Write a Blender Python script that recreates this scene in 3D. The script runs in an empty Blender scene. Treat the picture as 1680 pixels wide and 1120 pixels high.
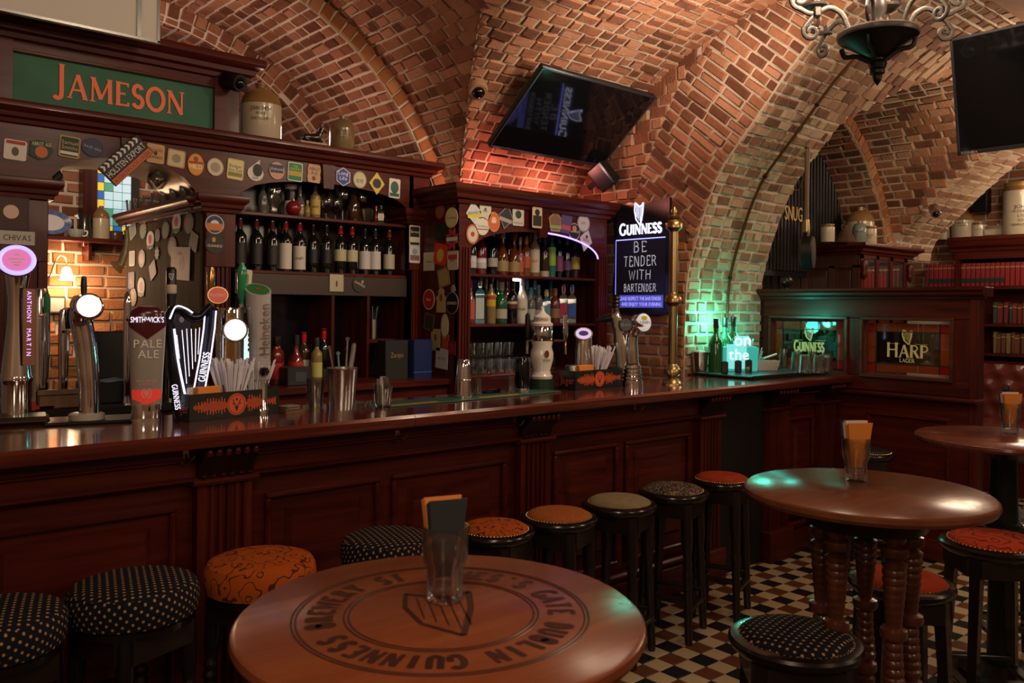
import bpy, math, random
from mathutils import Vector as V, Matrix as Mx
SC = bpy.context.scene; COL = SC.collection
RN = random.Random(11); PI = math.pi
# ------------------------------------------------------------------ camera (X runs along the bar, Y towards the back wall)
F, CX, CY, ROLL, EYE = 1380.0, 840.0, 505.0, 0.0105, 1.6
YAW = math.radians(49.0)
FW = V((math.cos(YAW), math.sin(YAW), 0)); RT = V((math.sin(YAW), -math.cos(YAW), 0)); UP = V((0, 0, 1))
cam = bpy.data.cameras.new('camera'); camo = bpy.data.objects.new('camera', cam); COL.objects.link(camo)
cam.sensor_width = 36; cam.lens = F/1680*36; cam.shift_y = -(560-CY)/1680
cam.clip_start = 0.05; cam.clip_end = 60
ca, sa = math.cos(ROLL), math.sin(ROLL)
cxv = RT*ca + UP*sa; cyv = UP*ca - RT*sa
m = Mx((cxv, cyv, -FW)).transposed().to_4x4(); m.translation = V((0, 0, EYE)); camo.matrix_world = m
cam.dof.use_dof = True; cam.dof.focus_distance = 4.0; cam.dof.aperture_fstop = 6.3
SC.camera = camo
SC.view_settings.view_transform = 'Standard'; SC.view_settings.look = 'None'
SC.view_settings.gamma = 1; SC.view_settings.use_curve_mapping = False
SC.view_settings.exposure = 0.12
SC.cycles.use_denoising = True; SC.cycles.max_bounces = 8; SC.cycles.transparent_max_bounces = 24
SC.cycles.caustics_reflective = False; SC.cycles.caustics_refractive = False; SC.cycles.sample_clamp_indirect = 4
# ------------------------------------------------------------------ world and lamps
w = bpy.data.worlds.new('world'); SC.world = w; w.use_nodes = True
w.node_tree.nodes['Background'].inputs[0].default_value = (1, .80, .66, 1)
w.node_tree.nodes['Background'].inputs[1].default_value = .05
def lamp(name, kind, loc, power, color, size=.1, target=None, angle=90, blend=.6):
    l = bpy.data.lights.new(name, kind); l.energy = power; l.color = color
    if kind == 'AREA': l.shape = 'DISK'; l.size = size
    else: l.shadow_soft_size = size
    if kind == 'SPOT': l.spot_size = math.radians(angle); l.spot_blend = blend
    o = bpy.data.objects.new(name, l); COL.objects.link(o); o.location = loc
    if target is not None: o.rotation_euler = (V(target)-V(loc)).to_track_quat('-Z', 'Y').to_euler()
    return o
WARM = (1, .78, .56); WARM2 = (1, .66, .38)
lamp('room_fill_light', 'POINT', (.3, .5, 2.75), 42, WARM, .34)          # added fill lights beside and behind the camera, no fittings there
lamp('room_fill_light', 'POINT', (2.3, -1.4, 2.75), 55, WARM, .34)
lamp('room_fill_light', 'POINT', (-1.4, -1.0, 2.6), 50, WARM, .34)
lamp('room_fill_light', 'POINT', (4.6, -.6, 2.7), 45, WARM, .34)
lamp('ceiling_spot', 'SPOT', (1.7, 1.3, 3.3), 70, WARM, .10, (1.7, 4.6, 2.1), 80)
lamp('ceiling_spot', 'SPOT', (3.3, 1.5, 3.3), 90, WARM, .10, (3.6, 4.4, 1.6), 70)
lamp('vault_uplight', 'SPOT', (3.75, 2.25, 2.85), 120, (1, .80, .62), .06, (4.15, 3.25, 3.45), 95, .9)
lamp('vault_uplight', 'POINT', (1.55, 5.05, 2.95), 14, (1, .70, .58), .06)
lamp('vault_uplight', 'POINT', (2.5, 4.95, 2.66), 4.5, (1, .60, .46), .06)
lamp('red_led', 'POINT', (3.65, 4.42, 2.43), 4.5, (1, .28, .22), .05)
lamp('red_led', 'POINT', (4.2, 4.42, 2.43), 4.5, (1, .28, .22), .05)
lamp('snug_fill_light', 'POINT', (6.7, 1.9, 2.75), 44, WARM, .25)  # added fill lights to brighten the room beyond, no fittings there
lamp('snug_fill_light', 'POINT', (8.3, 2.3, 2.45), 14, WARM, .10)
lamp('snug_wall_fill', 'POINT', (8.9, 2.7, 2.75), 7, WARM2, .06)  # added fill for the wall above the bookcase
# ------------------------------------------------------------------ helpers
def ray(x, y):
    u = (x-CX)/F; v = (CY-y)/F
    return FW + RT*(u*ca - v*sa) + UP*(u*sa + v*ca)
O = V((0, 0, EYE))
def onY(x, y, Y): d = ray(x, y); return O + d*(Y/d.y)
def onX(x, y, X): d = ray(x, y); return O + d*(X/d.x)
def onZ(x, y, Z): d = ray(x, y); return O + d*((Z-EYE)/d.z)
class MB:
    def __init__(s): s.v = []; s.f = []
    def add(s, vs, fs, M=None):
        k = len(s.v)
        s.v.extend([tuple(M @ V(p)) for p in vs] if M is not None else [tuple(p) for p in vs])
        s.f.extend([tuple(i+k for i in f) for f in fs]); return s
    def box(s, x0, x1, y0, y1, z0, z1, b=0, M=None):
        if b <= 0:
            vs = [(x, y, z) for x in (x0, x1) for y in (y0, y1) for z in (z0, z1)]
            return s.add(vs, [(0,1,3,2),(4,6,7,5),(0,4,5,1),(2,3,7,6),(0,2,6,4),(1,5,7,3)], M)
        b = min(b, .49*abs(x1-x0), .49*abs(y1-y0), .49*abs(z1-z0))
        vs = []; idx = {}
        for i, x in enumerate((x0, x1)):
            for j, y in enumerate((y0, y1)):
                for k, z in enumerate((z0, z1)):
                    sx, sy, sz = (b if i == 0 else -b), (b if j == 0 else -b), (b if k == 0 else -b)
                    for a, p in enumerate(((x, y+sy, z+sz), (x+sx, y, z+sz), (x+sx, y+sy, z))):
                        idx[i, j, k, a] = len(vs); vs.append(p)
        fs = []
        for a in range(3):
            for e in (0, 1):
                q = []
                for (p, r) in ((0,0),(1,0),(1,1),(0,1)):
                    c = [p, r]; c.insert(a, e); q.append(idx[tuple(c)+(a,)])
                fs.append(tuple(q if (e == 1) != (a == 1) else q[::-1]))
        for a in range(3):      # edges along axis a
            o1, o2 = [t for t in range(3) if t != a]
            for p in (0, 1):
                for r in (0, 1):
                    def C(e): c = [0,0,0]; c[a] = e; c[o1] = p; c[o2] = r; return tuple(c)
                    q = (idx[C(0)+(o1,)], idx[C(1)+(o1,)], idx[C(1)+(o2,)], idx[C(0)+(o2,)])
                    fs.append(q)
        for i in (0,1):
            for j in (0,1):
                for k in (0,1): fs.append((idx[i,j,k,0], idx[i,j,k,1], idx[i,j,k,2]))
        return s.add(vs, fs, M)
    def lathe(s, prof, n=20, M=None, sx=1, sy=1, a0=0, flut=None):
        vs = []; rings = []
        for r, z in prof:
            if r < 1e-6: rings.append([len(vs)]); vs.append((0, 0, z))
            else:
                k = len(vs); rings.append(list(range(k, k+n)))
                for i in range(n):
                    rr = r*(1 if flut is None or i % 2 else flut)
                    vs.append((rr*sx*math.cos(a0+2*PI*i/n), rr*sy*math.sin(a0+2*PI*i/n), z))
        fs = []
        for A, B in zip(rings, rings[1:]):
            if len(A) == 1 and len(B) == 1: continue
            for i in range(n):
                j = (i+1) % n
                if len(A) == 1: fs.append((A[0], B[j], B[i]))
                elif len(B) == 1: fs.append((A[i], A[j], B[0]))
                else: fs.append((A[i], A[j], B[j], B[i]))
        return s.add(vs, fs, M)
    def tube(s, pts, r, n=8, M=None, cap=True, flat=1):
        pts = [V(p) for p in pts]; N = len(pts); rs = r if isinstance(r, (list, tuple)) else [r]*N
        T = [(pts[min(i+1, N-1)]-pts[max(i-1, 0)]).normalized() for i in range(N)]
        a = V((0, 0, 1)) if abs(T[0].z) < .9 else V((1, 0, 0))
        nx = (a - T[0]*a.dot(T[0])).normalized(); vs = []
        for i in range(N):
            nx = (nx - T[i]*nx.dot(T[i])).normalized(); ny = T[i].cross(nx)
            for k in range(n):
                t = 2*PI*k/n; vs.append(pts[i] + nx*(rs[i]*math.cos(t)) + ny*(rs[i]*flat*math.sin(t)))
        fs = [(i*n+k, i*n+(k+1) % n, (i+1)*n+(k+1) % n, (i+1)*n+k) for i in range(N-1) for k in range(n)]
        if cap: fs += [tuple(range(n))[::-1], tuple(range((N-1)*n, N*n))]
        return s.add(vs, fs, M)
    def prism(s, poly, h, M=None, z0=0):
        n = len(poly)
        vs = [(x, y, z0) for x, y in poly] + [(x, y, z0+h) for x, y in poly]
        fs = [tuple(range(n))[::-1], tuple(range(n, 2*n))] + [(i, (i+1) % n, n+(i+1) % n, n+i) for i in range(n)]
        return s.add(vs, fs, M)
    def sweep(s, prof, x0, x1, M=None):
        """profile in (y, z) extruded along x"""
        n = len(prof); vs = [(x0, y, z) for y, z in prof] + [(x1, y, z) for y, z in prof]
        fs = [tuple(range(n)), tuple(range(n, 2*n))[::-1]] + [(i, n+i, n+(i+1) % n, (i+1) % n) for i in range(n)]
        return s.add(vs, fs, M)
def T(x=0, y=0, z=0): return Mx.Translation((x, y, z))
def RX(a): return Mx.Rotation(a, 4, 'X')
def RY(a): return Mx.Rotation(a, 4, 'Y')
def RZ(a): return Mx.Rotation(a, 4, 'Z')
def SCL(x, y, z): return Mx.Diagonal((x, y, z, 1))
def mesh(mb, mat, name='mesh', ang=38):
    me = bpy.data.meshes.new(name); me.from_pydata(mb.v, [], mb.f); me.update()
    if mat is not None: me.materials.append(mat)
    me.polygons.foreach_set('use_smooth', [True]*len(me.polygons)); me.set_sharp_from_angle(angle=math.radians(ang))
    return me
def obj(name, mb, mat, parent=None, label=None, M=None, ang=38):
    o = bpy.data.objects.new(name, mb if isinstance(mb, bpy.types.Mesh) else mesh(mb, mat, name, ang)); COL.objects.link(o)
    if parent is not None: o.parent = parent
    if M is not None: o.matrix_local = M
    if label: o['label'] = label
    return o
def tag(o, label, cat, group=None, kind=None):
    if label: o['label'] = label
    if cat: o['category'] = cat
    if group: o['group'] = group
    if kind: o['kind'] = kind
    return o
def thing(name, label, cat, loc=(0,0,0), rz=0, group=None, M=None):
    o = bpy.data.objects.new(name, None); COL.objects.link(o); o.empty_display_size = .05
    if M is not None: o.matrix_world = M
    else: o.location = loc; o.rotation_euler = (0, 0, rz)
    return tag(o, label, cat, group)
def dup(root, loc, rz=0, label=None, group=None):
    r = root.copy(); COL.objects.link(r); r.location = loc; r.rotation_euler = (0, 0, rz)
    if label: r['label'] = label
    if group: r['group'] = group
    for ch in list(root.children):
        c = ch.copy(); COL.objects.link(c); c.parent = r
        for g in list(ch.children):
            d = g.copy(); COL.objects.link(d); d.parent = c
    return r
def arc(cx, cy, rx, ry, a0, a1, n=12):
    return [(cx+rx*math.cos(math.radians(a0+(a1-a0)*i/n)), cy+ry*math.sin(math.radians(a0+(a1-a0)*i/n))) for i in range(n+1)]
def spline(pts, n=8):
    P = [V(p) for p in pts]; P = [P[0]*2-P[1]] + P + [P[-1]*2-P[-2]]; out = []
    for i in range(1, len(P)-2):
        for k in range(n):
            t = k/n; a, b, c, d = P[i-1:i+3]
            out.append(.5*((2*b) + (c-a)*t + (2*a-5*b+4*c-d)*t*t + (3*b-a-3*c+d)*t**3))
    out.append(P[-2]); return out
# ------------------------------------------------------------------ materials
MATS = {}
def nt(name):
    m = bpy.data.materials.new(name); m.use_nodes = True; t = m.node_tree; b = t.nodes['Principled BSDF']; return m, t, b
def N(t, typ, **kw):
    n = t.nodes.new('ShaderNode'+typ)
    for k, v in kw.items(): setattr(n, k, v)
    return n
def c4(c): return tuple(c)+(1,) if len(c) == 3 else c
def hx(h, g=2.2):
    h = h.lstrip('#'); return tuple((int(h[i:i+2], 16)/255)**g for i in (0, 2, 4))
def P(name, col, rough=.5, metal=0, emit=None, es=1, coat=0, spec=.5, var=0, vs=8, bump=0, bs=60, sheen=0):
    if name in MATS: return MATS[name]
    m, t, b = nt(name); I = b.inputs
    I['Base Color'].default_value = c4(col); I['Roughness'].default_value = rough; I['Metallic'].default_value = metal
    I['Coat Weight'].default_value = coat; I['Specular IOR Level'].default_value = spec; I['Sheen Weight'].default_value = sheen
    if emit: I['Emission Color'].default_value = c4(emit); I['Emission Strength'].default_value = es
    if var or bump:
        tc = N(t, 'TexCoord')
        if var:
            n = N(t, 'TexNoise'); n.inputs['Scale'].default_value = vs; n.inputs['Detail'].default_value = 4
            t.links.new(tc.outputs['Object'], n.inputs['Vector'])
            mx = N(t, 'MixRGB'); mx.inputs[1].default_value = c4([c*(1-var) for c in col]); mx.inputs[2].default_value = c4([min(1, c*(1+var)) for c in col])
            t.links.new(n.outputs['Fac'], mx.inputs[0]); t.links.new(mx.outputs[0], I['Base Color'])
        if bump:
            n = N(t, 'TexNoise'); n.inputs['Scale'].default_value = bs; n.inputs['Detail'].default_value = 5
            t.links.new(tc.outputs['Object'], n.inputs['Vector'])
            bp = N(t, 'Bump'); bp.inputs['Strength'].default_value = bump; bp.inputs['Distance'].default_value = .01
            t.links.new(n.outputs['Fac'], bp.inputs['Height']); t.links.new(bp.outputs['Normal'], I['Normal'])
    MATS[name] = m; return m
def wood(name, c1, c2, rough=.3, axis=0, k=1.0, coat=0, spec=.5):
    if name in MATS: return MATS[name]
    m, t, b = nt(name); tc = N(t, 'TexCoord'); mp = N(t, 'Mapping'); s = [26*k]*3; s[axis] = 1.6*k
    mp.inputs['Scale'].default_value = s; n = N(t, 'TexNoise'); n.inputs['Scale'].default_value = 1; n.inputs['Detail'].default_value = 6; n.inputs['Distortion'].default_value = .6
    cr = N(t, 'ValToRGB'); cr.color_ramp.elements[0].position = .3; cr.color_ramp.elements[1].position = .72
    cr.color_ramp.elements[0].color = c4(c1); cr.color_ramp.elements[1].color = c4(c2)
    t.links.new(tc.outputs['Object'], mp.inputs['Vector']); t.links.new(mp.outputs[0], n.inputs['Vector'])
    t.links.new(n.outputs['Fac'], cr.inputs[0]); t.links.new(cr.outputs[0], b.inputs['Base Color'])
    bp = N(t, 'Bump'); bp.inputs['Strength'].default_value = .08; bp.inputs['Distance'].default_value = .004
    t.links.new(n.outputs['Fac'], bp.inputs['Height']); t.links.new(bp.outputs['Normal'], b.inputs['Normal'])
    b.inputs['Roughness'].default_value = rough; b.inputs['Coat Weight'].default_value = coat; b.inputs['Coat Roughness'].default_value = .08
    b.inputs['Specular IOR Level'].default_value = spec
    MATS[name] = m; return m
def brickm(name, cols, rough=.88):
    """fired brick: each piece its own tone, mottled by world position"""
    m, t, b = nt(name); oi = N(t, 'ObjectInfo'); g = N(t, 'NewGeometry')
    a = N(t, 'Math', operation='MULTIPLY_ADD'); a.inputs[1].default_value = 7.13
    t.links.new(oi.outputs['Random'], a.inputs[0]); t.links.new(g.outputs['Random Per Island'], a.inputs[2])
    fr = N(t, 'Math', operation='FRACT'); t.links.new(a.outputs[0], fr.inputs[0])
    n = N(t, 'TexNoise'); n.inputs['Scale'].default_value = 9; n.inputs['Detail'].default_value = 6; n.inputs['Roughness'].default_value = .65
    t.links.new(g.outputs['Position'], n.inputs['Vector'])
    ad = N(t, 'Math', operation='MULTIPLY_ADD'); ad.inputs[1].default_value = .7
    s2 = N(t, 'Math', operation='SUBTRACT'); s2.inputs[1].default_value = .35; t.links.new(fr.outputs[0], s2.inputs[0])
    t.links.new(n.outputs['Fac'], ad.inputs[0]); t.links.new(s2.outputs[0], ad.inputs[2])
    cr = N(t, 'ValToRGB'); el = cr.color_ramp.elements
    while len(el) < len(cols): el.new(.5)
    for i, c in enumerate(cols): el[i].position = i/(len(cols)-1)*.9+.05; el[i].color = c4(c)
    t.links.new(ad.outputs[0], cr.inputs[0]); t.links.new(cr.outputs[0], b.inputs['Base Color'])
    n2 = N(t, 'TexNoise'); n2.inputs['Scale'].default_value = 55; n2.inputs['Detail'].default_value = 5; t.links.new(g.outputs['Position'], n2.inputs['Vector'])
    bp = N(t, 'Bump'); bp.inputs['Strength'].default_value = .5; bp.inputs['Distance'].default_value = .012
    t.links.new(n2.outputs['Fac'], bp.inputs['Height']); t.links.new(bp.outputs['Normal'], b.inputs['Normal'])
    b.inputs['Roughness'].default_value = rough; b.inputs['Specular IOR Level'].default_value = .25; return m
def glassm(name, tint=(1,1,1), refl=.10, rough=.02, brighten=.0):
    m, t, b = nt(name); t.nodes.remove(b); out = t.nodes['Material Output']
    tr = N(t, 'BsdfTransparent'); tr.inputs[0].default_value = c4(tint); gl = N(t, 'BsdfGlossy'); gl.inputs['Roughness'].default_value = rough
    lw = N(t, 'LayerWeight'); lw.inputs['Blend'].default_value = .30
    md = N(t, 'Math', operation='MULTIPLY_ADD'); md.inputs[1].default_value = .75; md.inputs[2].default_value = refl*.5; md.use_clamp = True
    t.links.new(lw.outputs['Fresnel'], md.inputs[0])
    mx = N(t, 'MixShader'); t.links.new(md.outputs[0], mx.inputs[0]); t.links.new(tr.outputs[0], mx.inputs[1]); t.links.new(gl.outputs[0], mx.inputs[2])
    df = N(t, 'BsdfTranslucent'); df.inputs[0].default_value = (.9, .9, .88, 1); m2 = N(t, 'MixShader'); m2.inputs[0].default_value = brighten  # translucent white share brightens the glass in place of reflected light
    t.links.new(mx.outputs[0], m2.inputs[1]); t.links.new(df.outputs[0], m2.inputs[2]); t.links.new(m2.outputs[0], out.inputs['Surface']); return m
def stainedm(name, col):
    m, t, b = nt(name); t.nodes.remove(b); out = t.nodes['Material Output']
    tr = N(t, 'BsdfTransparent'); tr.inputs[0].default_value = c4(col); tl = N(t, 'BsdfTranslucent'); tl.inputs[0].default_value = c4(col); gl = N(t, 'BsdfGlossy'); gl.inputs['Roughness'].default_value = .06
    df = N(t, 'BsdfDiffuse'); df.inputs[0].default_value = c4(col)
    a1 = N(t, 'MixShader'); a1.inputs[0].default_value = .5; t.links.new(tl.outputs[0], a1.inputs[1]); t.links.new(df.outputs[0], a1.inputs[2])
    a2 = N(t, 'MixShader'); a2.inputs[0].default_value = .62; t.links.new(tr.outputs[0], a2.inputs[1]); t.links.new(a1.outputs[0], a2.inputs[2])
    a3 = N(t, 'MixShader'); a3.inputs[0].default_value = .07; t.links.new(a2.outputs[0], a3.inputs[1]); t.links.new(gl.outputs[0], a3.inputs[2])
    t.links.new(a3.outputs[0], out.inputs['Surface']); return m
def fabric_dots(name, base, dot, k=28, r=.2, dot2=None):
    m, t, b = nt(name); tc = N(t, 'TexCoord'); sp = N(t, 'SeparateXYZ'); t.links.new(tc.outputs['Object'], sp.inputs[0])
    nz = N(t, 'SeparateXYZ'); t.links.new(tc.outputs['Normal'], nz.inputs[0])
    at = N(t, 'Math', operation='ARCTAN2'); t.links.new(sp.outputs[1], at.inputs[0]); t.links.new(sp.outputs[0], at.inputs[1])
    ml = N(t, 'Math', operation='MULTIPLY'); ml.inputs[1].default_value = 5.6/28*28/ k * k/28*.18/.2*1.0; ml.inputs[1].default_value = .2; t.links.new(at.outputs[0], ml.inputs[0])
    side = N(t, 'CombineXYZ'); t.links.new(ml.outputs[0], side.inputs[0]); t.links.new(sp.outputs[2], side.inputs[1])
    top = N(t, 'CombineXYZ'); t.links.new(sp.outputs[0], top.inputs[0]); t.links.new(sp.outputs[1], top.inputs[1])
    gt = N(t, 'Math', operation='GREATER_THAN'); gt.inputs[1].default_value = .55; t.links.new(nz.outputs[2], gt.inputs[0])
    mx = N(t, 'Mix', data_type='VECTOR'); t.links.new(gt.outputs[0], mx.inputs[0]); t.links.new(side.outputs[0], mx.inputs[4]); t.links.new(top.outputs[0], mx.inputs[5])
    mp = N(t, 'Mapping'); mp.inputs['Scale'].default_value = (k, k, 1); mp.inputs['Rotation'].default_value = (0, 0, .6); t.links.new(mx.outputs[1], mp.inputs[0])
    fr = N(t, 'VectorMath', operation='FRACTION'); t.links.new(mp.outputs[0], fr.inputs[0])
    sb = N(t, 'VectorMath', operation='SUBTRACT'); sb.inputs[1].default_value = (.5, .5, 0); t.links.new(fr.outputs[0], sb.inputs[0])
    s2 = N(t, 'SeparateXYZ'); t.links.new(sb.outputs[0], s2.inputs[0]); c2 = N(t, 'CombineXYZ'); t.links.new(s2.outputs[0], c2.inputs[0]); t.links.new(s2.outputs[1], c2.inputs[1])
    ln = N(t, 'VectorMath', operation='LENGTH'); t.links.new(c2.outputs[0], ln.inputs[0])
    lt = N(t, 'Math', operation='LESS_THAN'); lt.inputs[1].default_value = r; t.links.new(ln.outputs['Value'], lt.inputs[0])
    cm = N(t, 'MixRGB'); cm.inputs[1].default_value = c4(base); cm.inputs[2].default_value = c4(dot)
    t.links.new(lt.outputs[0], cm.inputs[0]); t.links.new(cm.outputs[0], b.inputs['Base Color'])
    b.inputs['Roughness'].default_value = .95; b.inputs['Specular IOR Level'].default_value = .15; return m
def fabric_swirl(name, base, line, k=16, wdt=.05, base2=None):
    m, t, b = nt(name); tc = N(t, 'TexCoord'); n = N(t, 'TexNoise'); n.inputs['Scale'].default_value = k; n.inputs['Detail'].default_value = 1
    t.links.new(tc.outputs['Object'], n.inputs['Vector'])
    ml = N(t, 'Math', operation='MULTIPLY'); ml.inputs[1].default_value = 6; t.links.new(n.outputs['Fac'], ml.inputs[0])
    fr = N(t, 'Math', operation='FRACT'); t.links.new(ml.outputs[0], fr.inputs[0])
    sb = N(t, 'Math', operation='SUBTRACT'); sb.inputs[1].default_value = .5; t.links.new(fr.outputs[0], sb.inputs[0])
    ab = N(t, 'Math', operation='ABSOLUTE'); t.links.new(sb.outputs[0], ab.inputs[0])
    lt = N(t, 'Math', operation='LESS_THAN'); lt.inputs[1].default_value = wdt*1.6; t.links.new(ab.outputs[0], lt.inputs[0])
    cm = N(t, 'MixRGB'); cm.inputs[1].default_value = c4(base); cm.inputs[2].default_value = c4(line)
    t.links.new(lt.outputs[0], cm.inputs[0]); t.links.new(cm.outputs[0], b.inputs['Base Color'])
    b.inputs['Roughness'].default_value = .95; b.inputs['Specular IOR Level'].default_value = .12; return m
MAHO = wood('mahogany', (.040, .0050, .0035), (.105, .0155, .0085), .32, 0, 1, .05, .28)
MAHOV = wood('mahogany_upright', (.040, .0050, .0035), (.105, .0155, .0085), .32, 2, 1, .05, .28)
MAHOY = wood('mahogany_cross', (.040, .0050, .0035), (.105, .0155, .0085), .32, 1, 1, .05, .28)
BARTOP = wood('bar_top_wood', (.075, .012, .007), (.16, .032, .018), .16, 0, 1, .6)
TABLE = wood('table_wood', (.17, .042, .015), (.27, .078, .028), .26, 0, .7, .0, .22)
TABLERED = wood('table_wood_red', (.10, .020, .012), (.17, .040, .024), .2, 0, .7, .1)
SPIN = wood('spindle_wood', (.07, .018, .008), (.14, .042, .018), .3, 2, 1, .3)
EBONY = P('black_lacquered_wood', (.010, .0065, .005), .22, coat=.3)
EBONYD = P('dark_stool_wood', (.016, .009, .006), .30, coat=.2)
CARVE = P('carved_wood', (.012, .003, .002), .4)
OLDWOOD = wood('old_handle_wood', (.10, .045, .018), (.20, .10, .045), .5, 2)
PLY = wood('plain_wood_panel', (.045, .026, .010), (.085, .050, .020), .75, 2, .6, 0, .12)
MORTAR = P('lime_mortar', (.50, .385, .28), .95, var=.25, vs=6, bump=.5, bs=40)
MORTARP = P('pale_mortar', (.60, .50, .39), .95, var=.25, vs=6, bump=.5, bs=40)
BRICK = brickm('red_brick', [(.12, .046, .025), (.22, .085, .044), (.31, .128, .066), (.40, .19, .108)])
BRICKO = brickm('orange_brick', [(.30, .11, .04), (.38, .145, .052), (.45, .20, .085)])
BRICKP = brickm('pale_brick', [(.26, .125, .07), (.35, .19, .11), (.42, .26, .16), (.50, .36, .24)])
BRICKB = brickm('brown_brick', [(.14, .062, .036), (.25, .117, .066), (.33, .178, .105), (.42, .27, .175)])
BRICKT = brickm('tan_brick', [(.26, .13, .05), (.36, .19, .075), (.42, .20, .09), (.42, .27, .14)])
CHROME = P('chrome', (.78, .77, .76), .07, 1); STEEL = P('brushed_steel', (.62, .6, .57), .24, 1)
BRASS = P('aged_brass', (.46, .33, .15), .30, 1); GOLD = P('gold_paint', (.62, .42, .14), .35, .6)
DKIRON = P('dark_iron', (.012, .010, .009), .42, .5); PEWTER = P('pewter', (.11, .096, .085), .42, .6, bump=.15)
BLACK = P('black_plastic', (.008, .008, .009), .35); BLACKG = P('gloss_black', (.004, .004, .005), .06)
WHITE = P('white_print', (.75, .73, .68), .6); CREAM = P('cream_print', (.62, .52, .36), .6)
GLASS = glassm('clear_glass', (.96, .97, .96), .16, brighten=.03); GLASSD = glassm('tumbler_glass', (.86, .88, .86), .22, brighten=.02)
# ------------------------------------------------------------------ lettering
GLY = {}
def glyph(ch):
    if ch in GLY: return GLY[ch]
    cu = bpy.data.curves.new('glyph', 'FONT'); cu.body = ch; cu.size = 1; cu.resolution_u = 2
    ob = bpy.data.objects.new('glyph', cu); COL.objects.link(ob); dg = bpy.context.evaluated_depsgraph_get()
    me = bpy.data.meshes.new_from_object(ob.evaluated_get(dg)); bpy.data.objects.remove(ob)
    vs = [tuple(v.co) for v in me.vertices]; fs = [tuple(p.vertices) for p in me.polygons]; bpy.data.meshes.remove(me)
    x0 = min([v[0] for v in vs] or [0]); x1 = max([v[0] for v in vs] or [.2])
    GLY[ch] = ([(x-x0, y, 0) for x, y, z in vs], fs, x1-x0); return GLY[ch]
for ch in "ABCDEFGHIJKLMNOPQRSTUVWXYZabcdefghijklmnopqrstuvwxyz0123456789'.%": glyph(ch)
def text(mb, s, h, M=None, wide=1.0, z=0, track=.1, fit=None, dep=0):
    """flat letters of cap height h centred on the local origin, in the local XY plane"""
    k = h/.69; x = 0; items = []
    for ch in s:
        if ch == ' ': x += .32; continue
        vs, fs, wd = glyph(ch); items.append((vs, fs, x)); x += wd+track
    tot = (x-track); kx = k*wide
    if fit and tot*kx > fit: kx = fit/tot
    for vs, fs, x0 in items:
        A = [((x+x0-tot/2)*kx, (y-.345)*k, z) for x, y, _ in vs]
        if dep:
            B = [(x, y, z+dep) for x, y, _ in A]; n = len(A); ed = {}
            for f in fs:
                for i in range(len(f)):
                    e = (f[i], f[(i+1) % len(f)]); ed[e] = 1
            sd = [(a, b, b+n, a+n) for a, b in ed if (b, a) not in ed]
            mb.add(A+B, [tuple(i+n for i in f) for f in fs]+sd, M)
        else: mb.add(A, fs, M)
    return mb
S_ = lambda *p: list(p)
def qarc(cx, cy, rx, ry, a0, a1, n=10): return arc(cx, cy, rx, ry, a0, a1, n)
# strokes: (points, thick?, serif at start?, serif at end?)
STR = {
 'I': (.26, [([(.13,0),(.13,1)],1,1,1)]),
 'J': (.40, [([(.29,1),(.29,.12)]+qarc(.17,.06,.12,.14,0,-150,6)[1:],1,1,0)]),
 'A': (.80, [([(.08,0),(.40,1)],0,1,0),([(.40,1),(.72,0)],1,0,1),([(.19,.34),(.62,.34)],0,0,0)]),
 'M': (.98, [([(.12,0),(.14,1)],0,1,1),([(.14,1),(.48,.12)],1,0,0),([(.48,.12),(.84,1)],0,0,0),([(.84,1),(.86,0)],1,1,1)]),
 'E': (.62, [([(.13,0),(.13,1)],1,1,1),([(.13,.97),(.55,.97),(.55,.84)],0,0,0),([(.13,.52),(.45,.52)],0,0,0),([(.13,.03),(.57,.03),(.57,.17)],0,0,0)]),
 'S': (.56, [(qarc(.28,.74,.19,.24,20,270,9)+qarc(.28,.26,.21,.24,90,-160,9),1,0,0)]),
 'O': (.84, [(qarc(.42,.5,.36,.49,0,360,26),1,0,0)]),
 'N': (.82, [([(.12,0),(.12,1)],0,1,1),([(.12,1),(.70,0)],1,0,0),([(.70,0),(.70,1)],0,0,1)]),
 'G': (.82, [(qarc(.43,.5,.36,.49,48,318,18),1,0,0),([(.70,.06),(.70,.44)],1,0,1)]),
 'U': (.80, [([(.13,1),(.13,.32)]+qarc(.40,.30,.27,.28,180,360,10)+[(.67,.32),(.67,1)],1,1,1)]),
 'H': (.84, [([(.14,0),(.14,1)],1,1,1),([(.70,0),(.70,1)],1,1,1),([(.14,.52),(.70,.52)],0,0,0)]),
 'R': (.74, [([(.14,0),(.14,1)],1,1,1),([(.14,.97)]+qarc(.36,.75,.24,.22,90,-90,8)+[(.14,.53)],0,0,0),([(.36,.53),(.68,0)],1,0,1)]),
 'P': (.66, [([(.14,0),(.14,1)],1,1,1),([(.14,.97)]+qarc(.36,.73,.24,.24,90,-90,8)+[(.14,.49)],0,0,0)]),
 'L': (.58, [([(.13,0),(.13,1)],1,1,1),([(.13,.03),(.54,.03),(.54,.18)],0,0,0)]),
 'B': (.66, [([(.14,0),(.14,1)],1,0,0),([(.14,.97)]+qarc(.34,.76,.20,.21,90,-90,8)+[(.14,.55)]+qarc(.36,.29,.24,.26,90,-90,8)+[(.14,.03)],1,0,0)]),
 'T': (.66, [([(.33,0),(.33,1)],1,1,0),([(.04,.97),(.62,.97)],0,0,0)]),
 'D': (.72, [([(.14,0),(.14,1)],1,0,0),([(.14,.97)]+qarc(.30,.5,.33,.47,90,-90,10)+[(.14,.03)],1,0,0)]),
 'W': (1.0, [([(.05,1),(.28,0),(.5,.8),(.72,0),(.95,1)],1,0,0)]),
 'Y': (.7, [([(.05,1),(.35,.5),(.35,0)],1,0,0),([(.65,1),(.35,.5)],1,0,0)]),
 "'": (.16, [([(.08,1),(.08,.8)],1,0,0)]),
}
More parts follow.
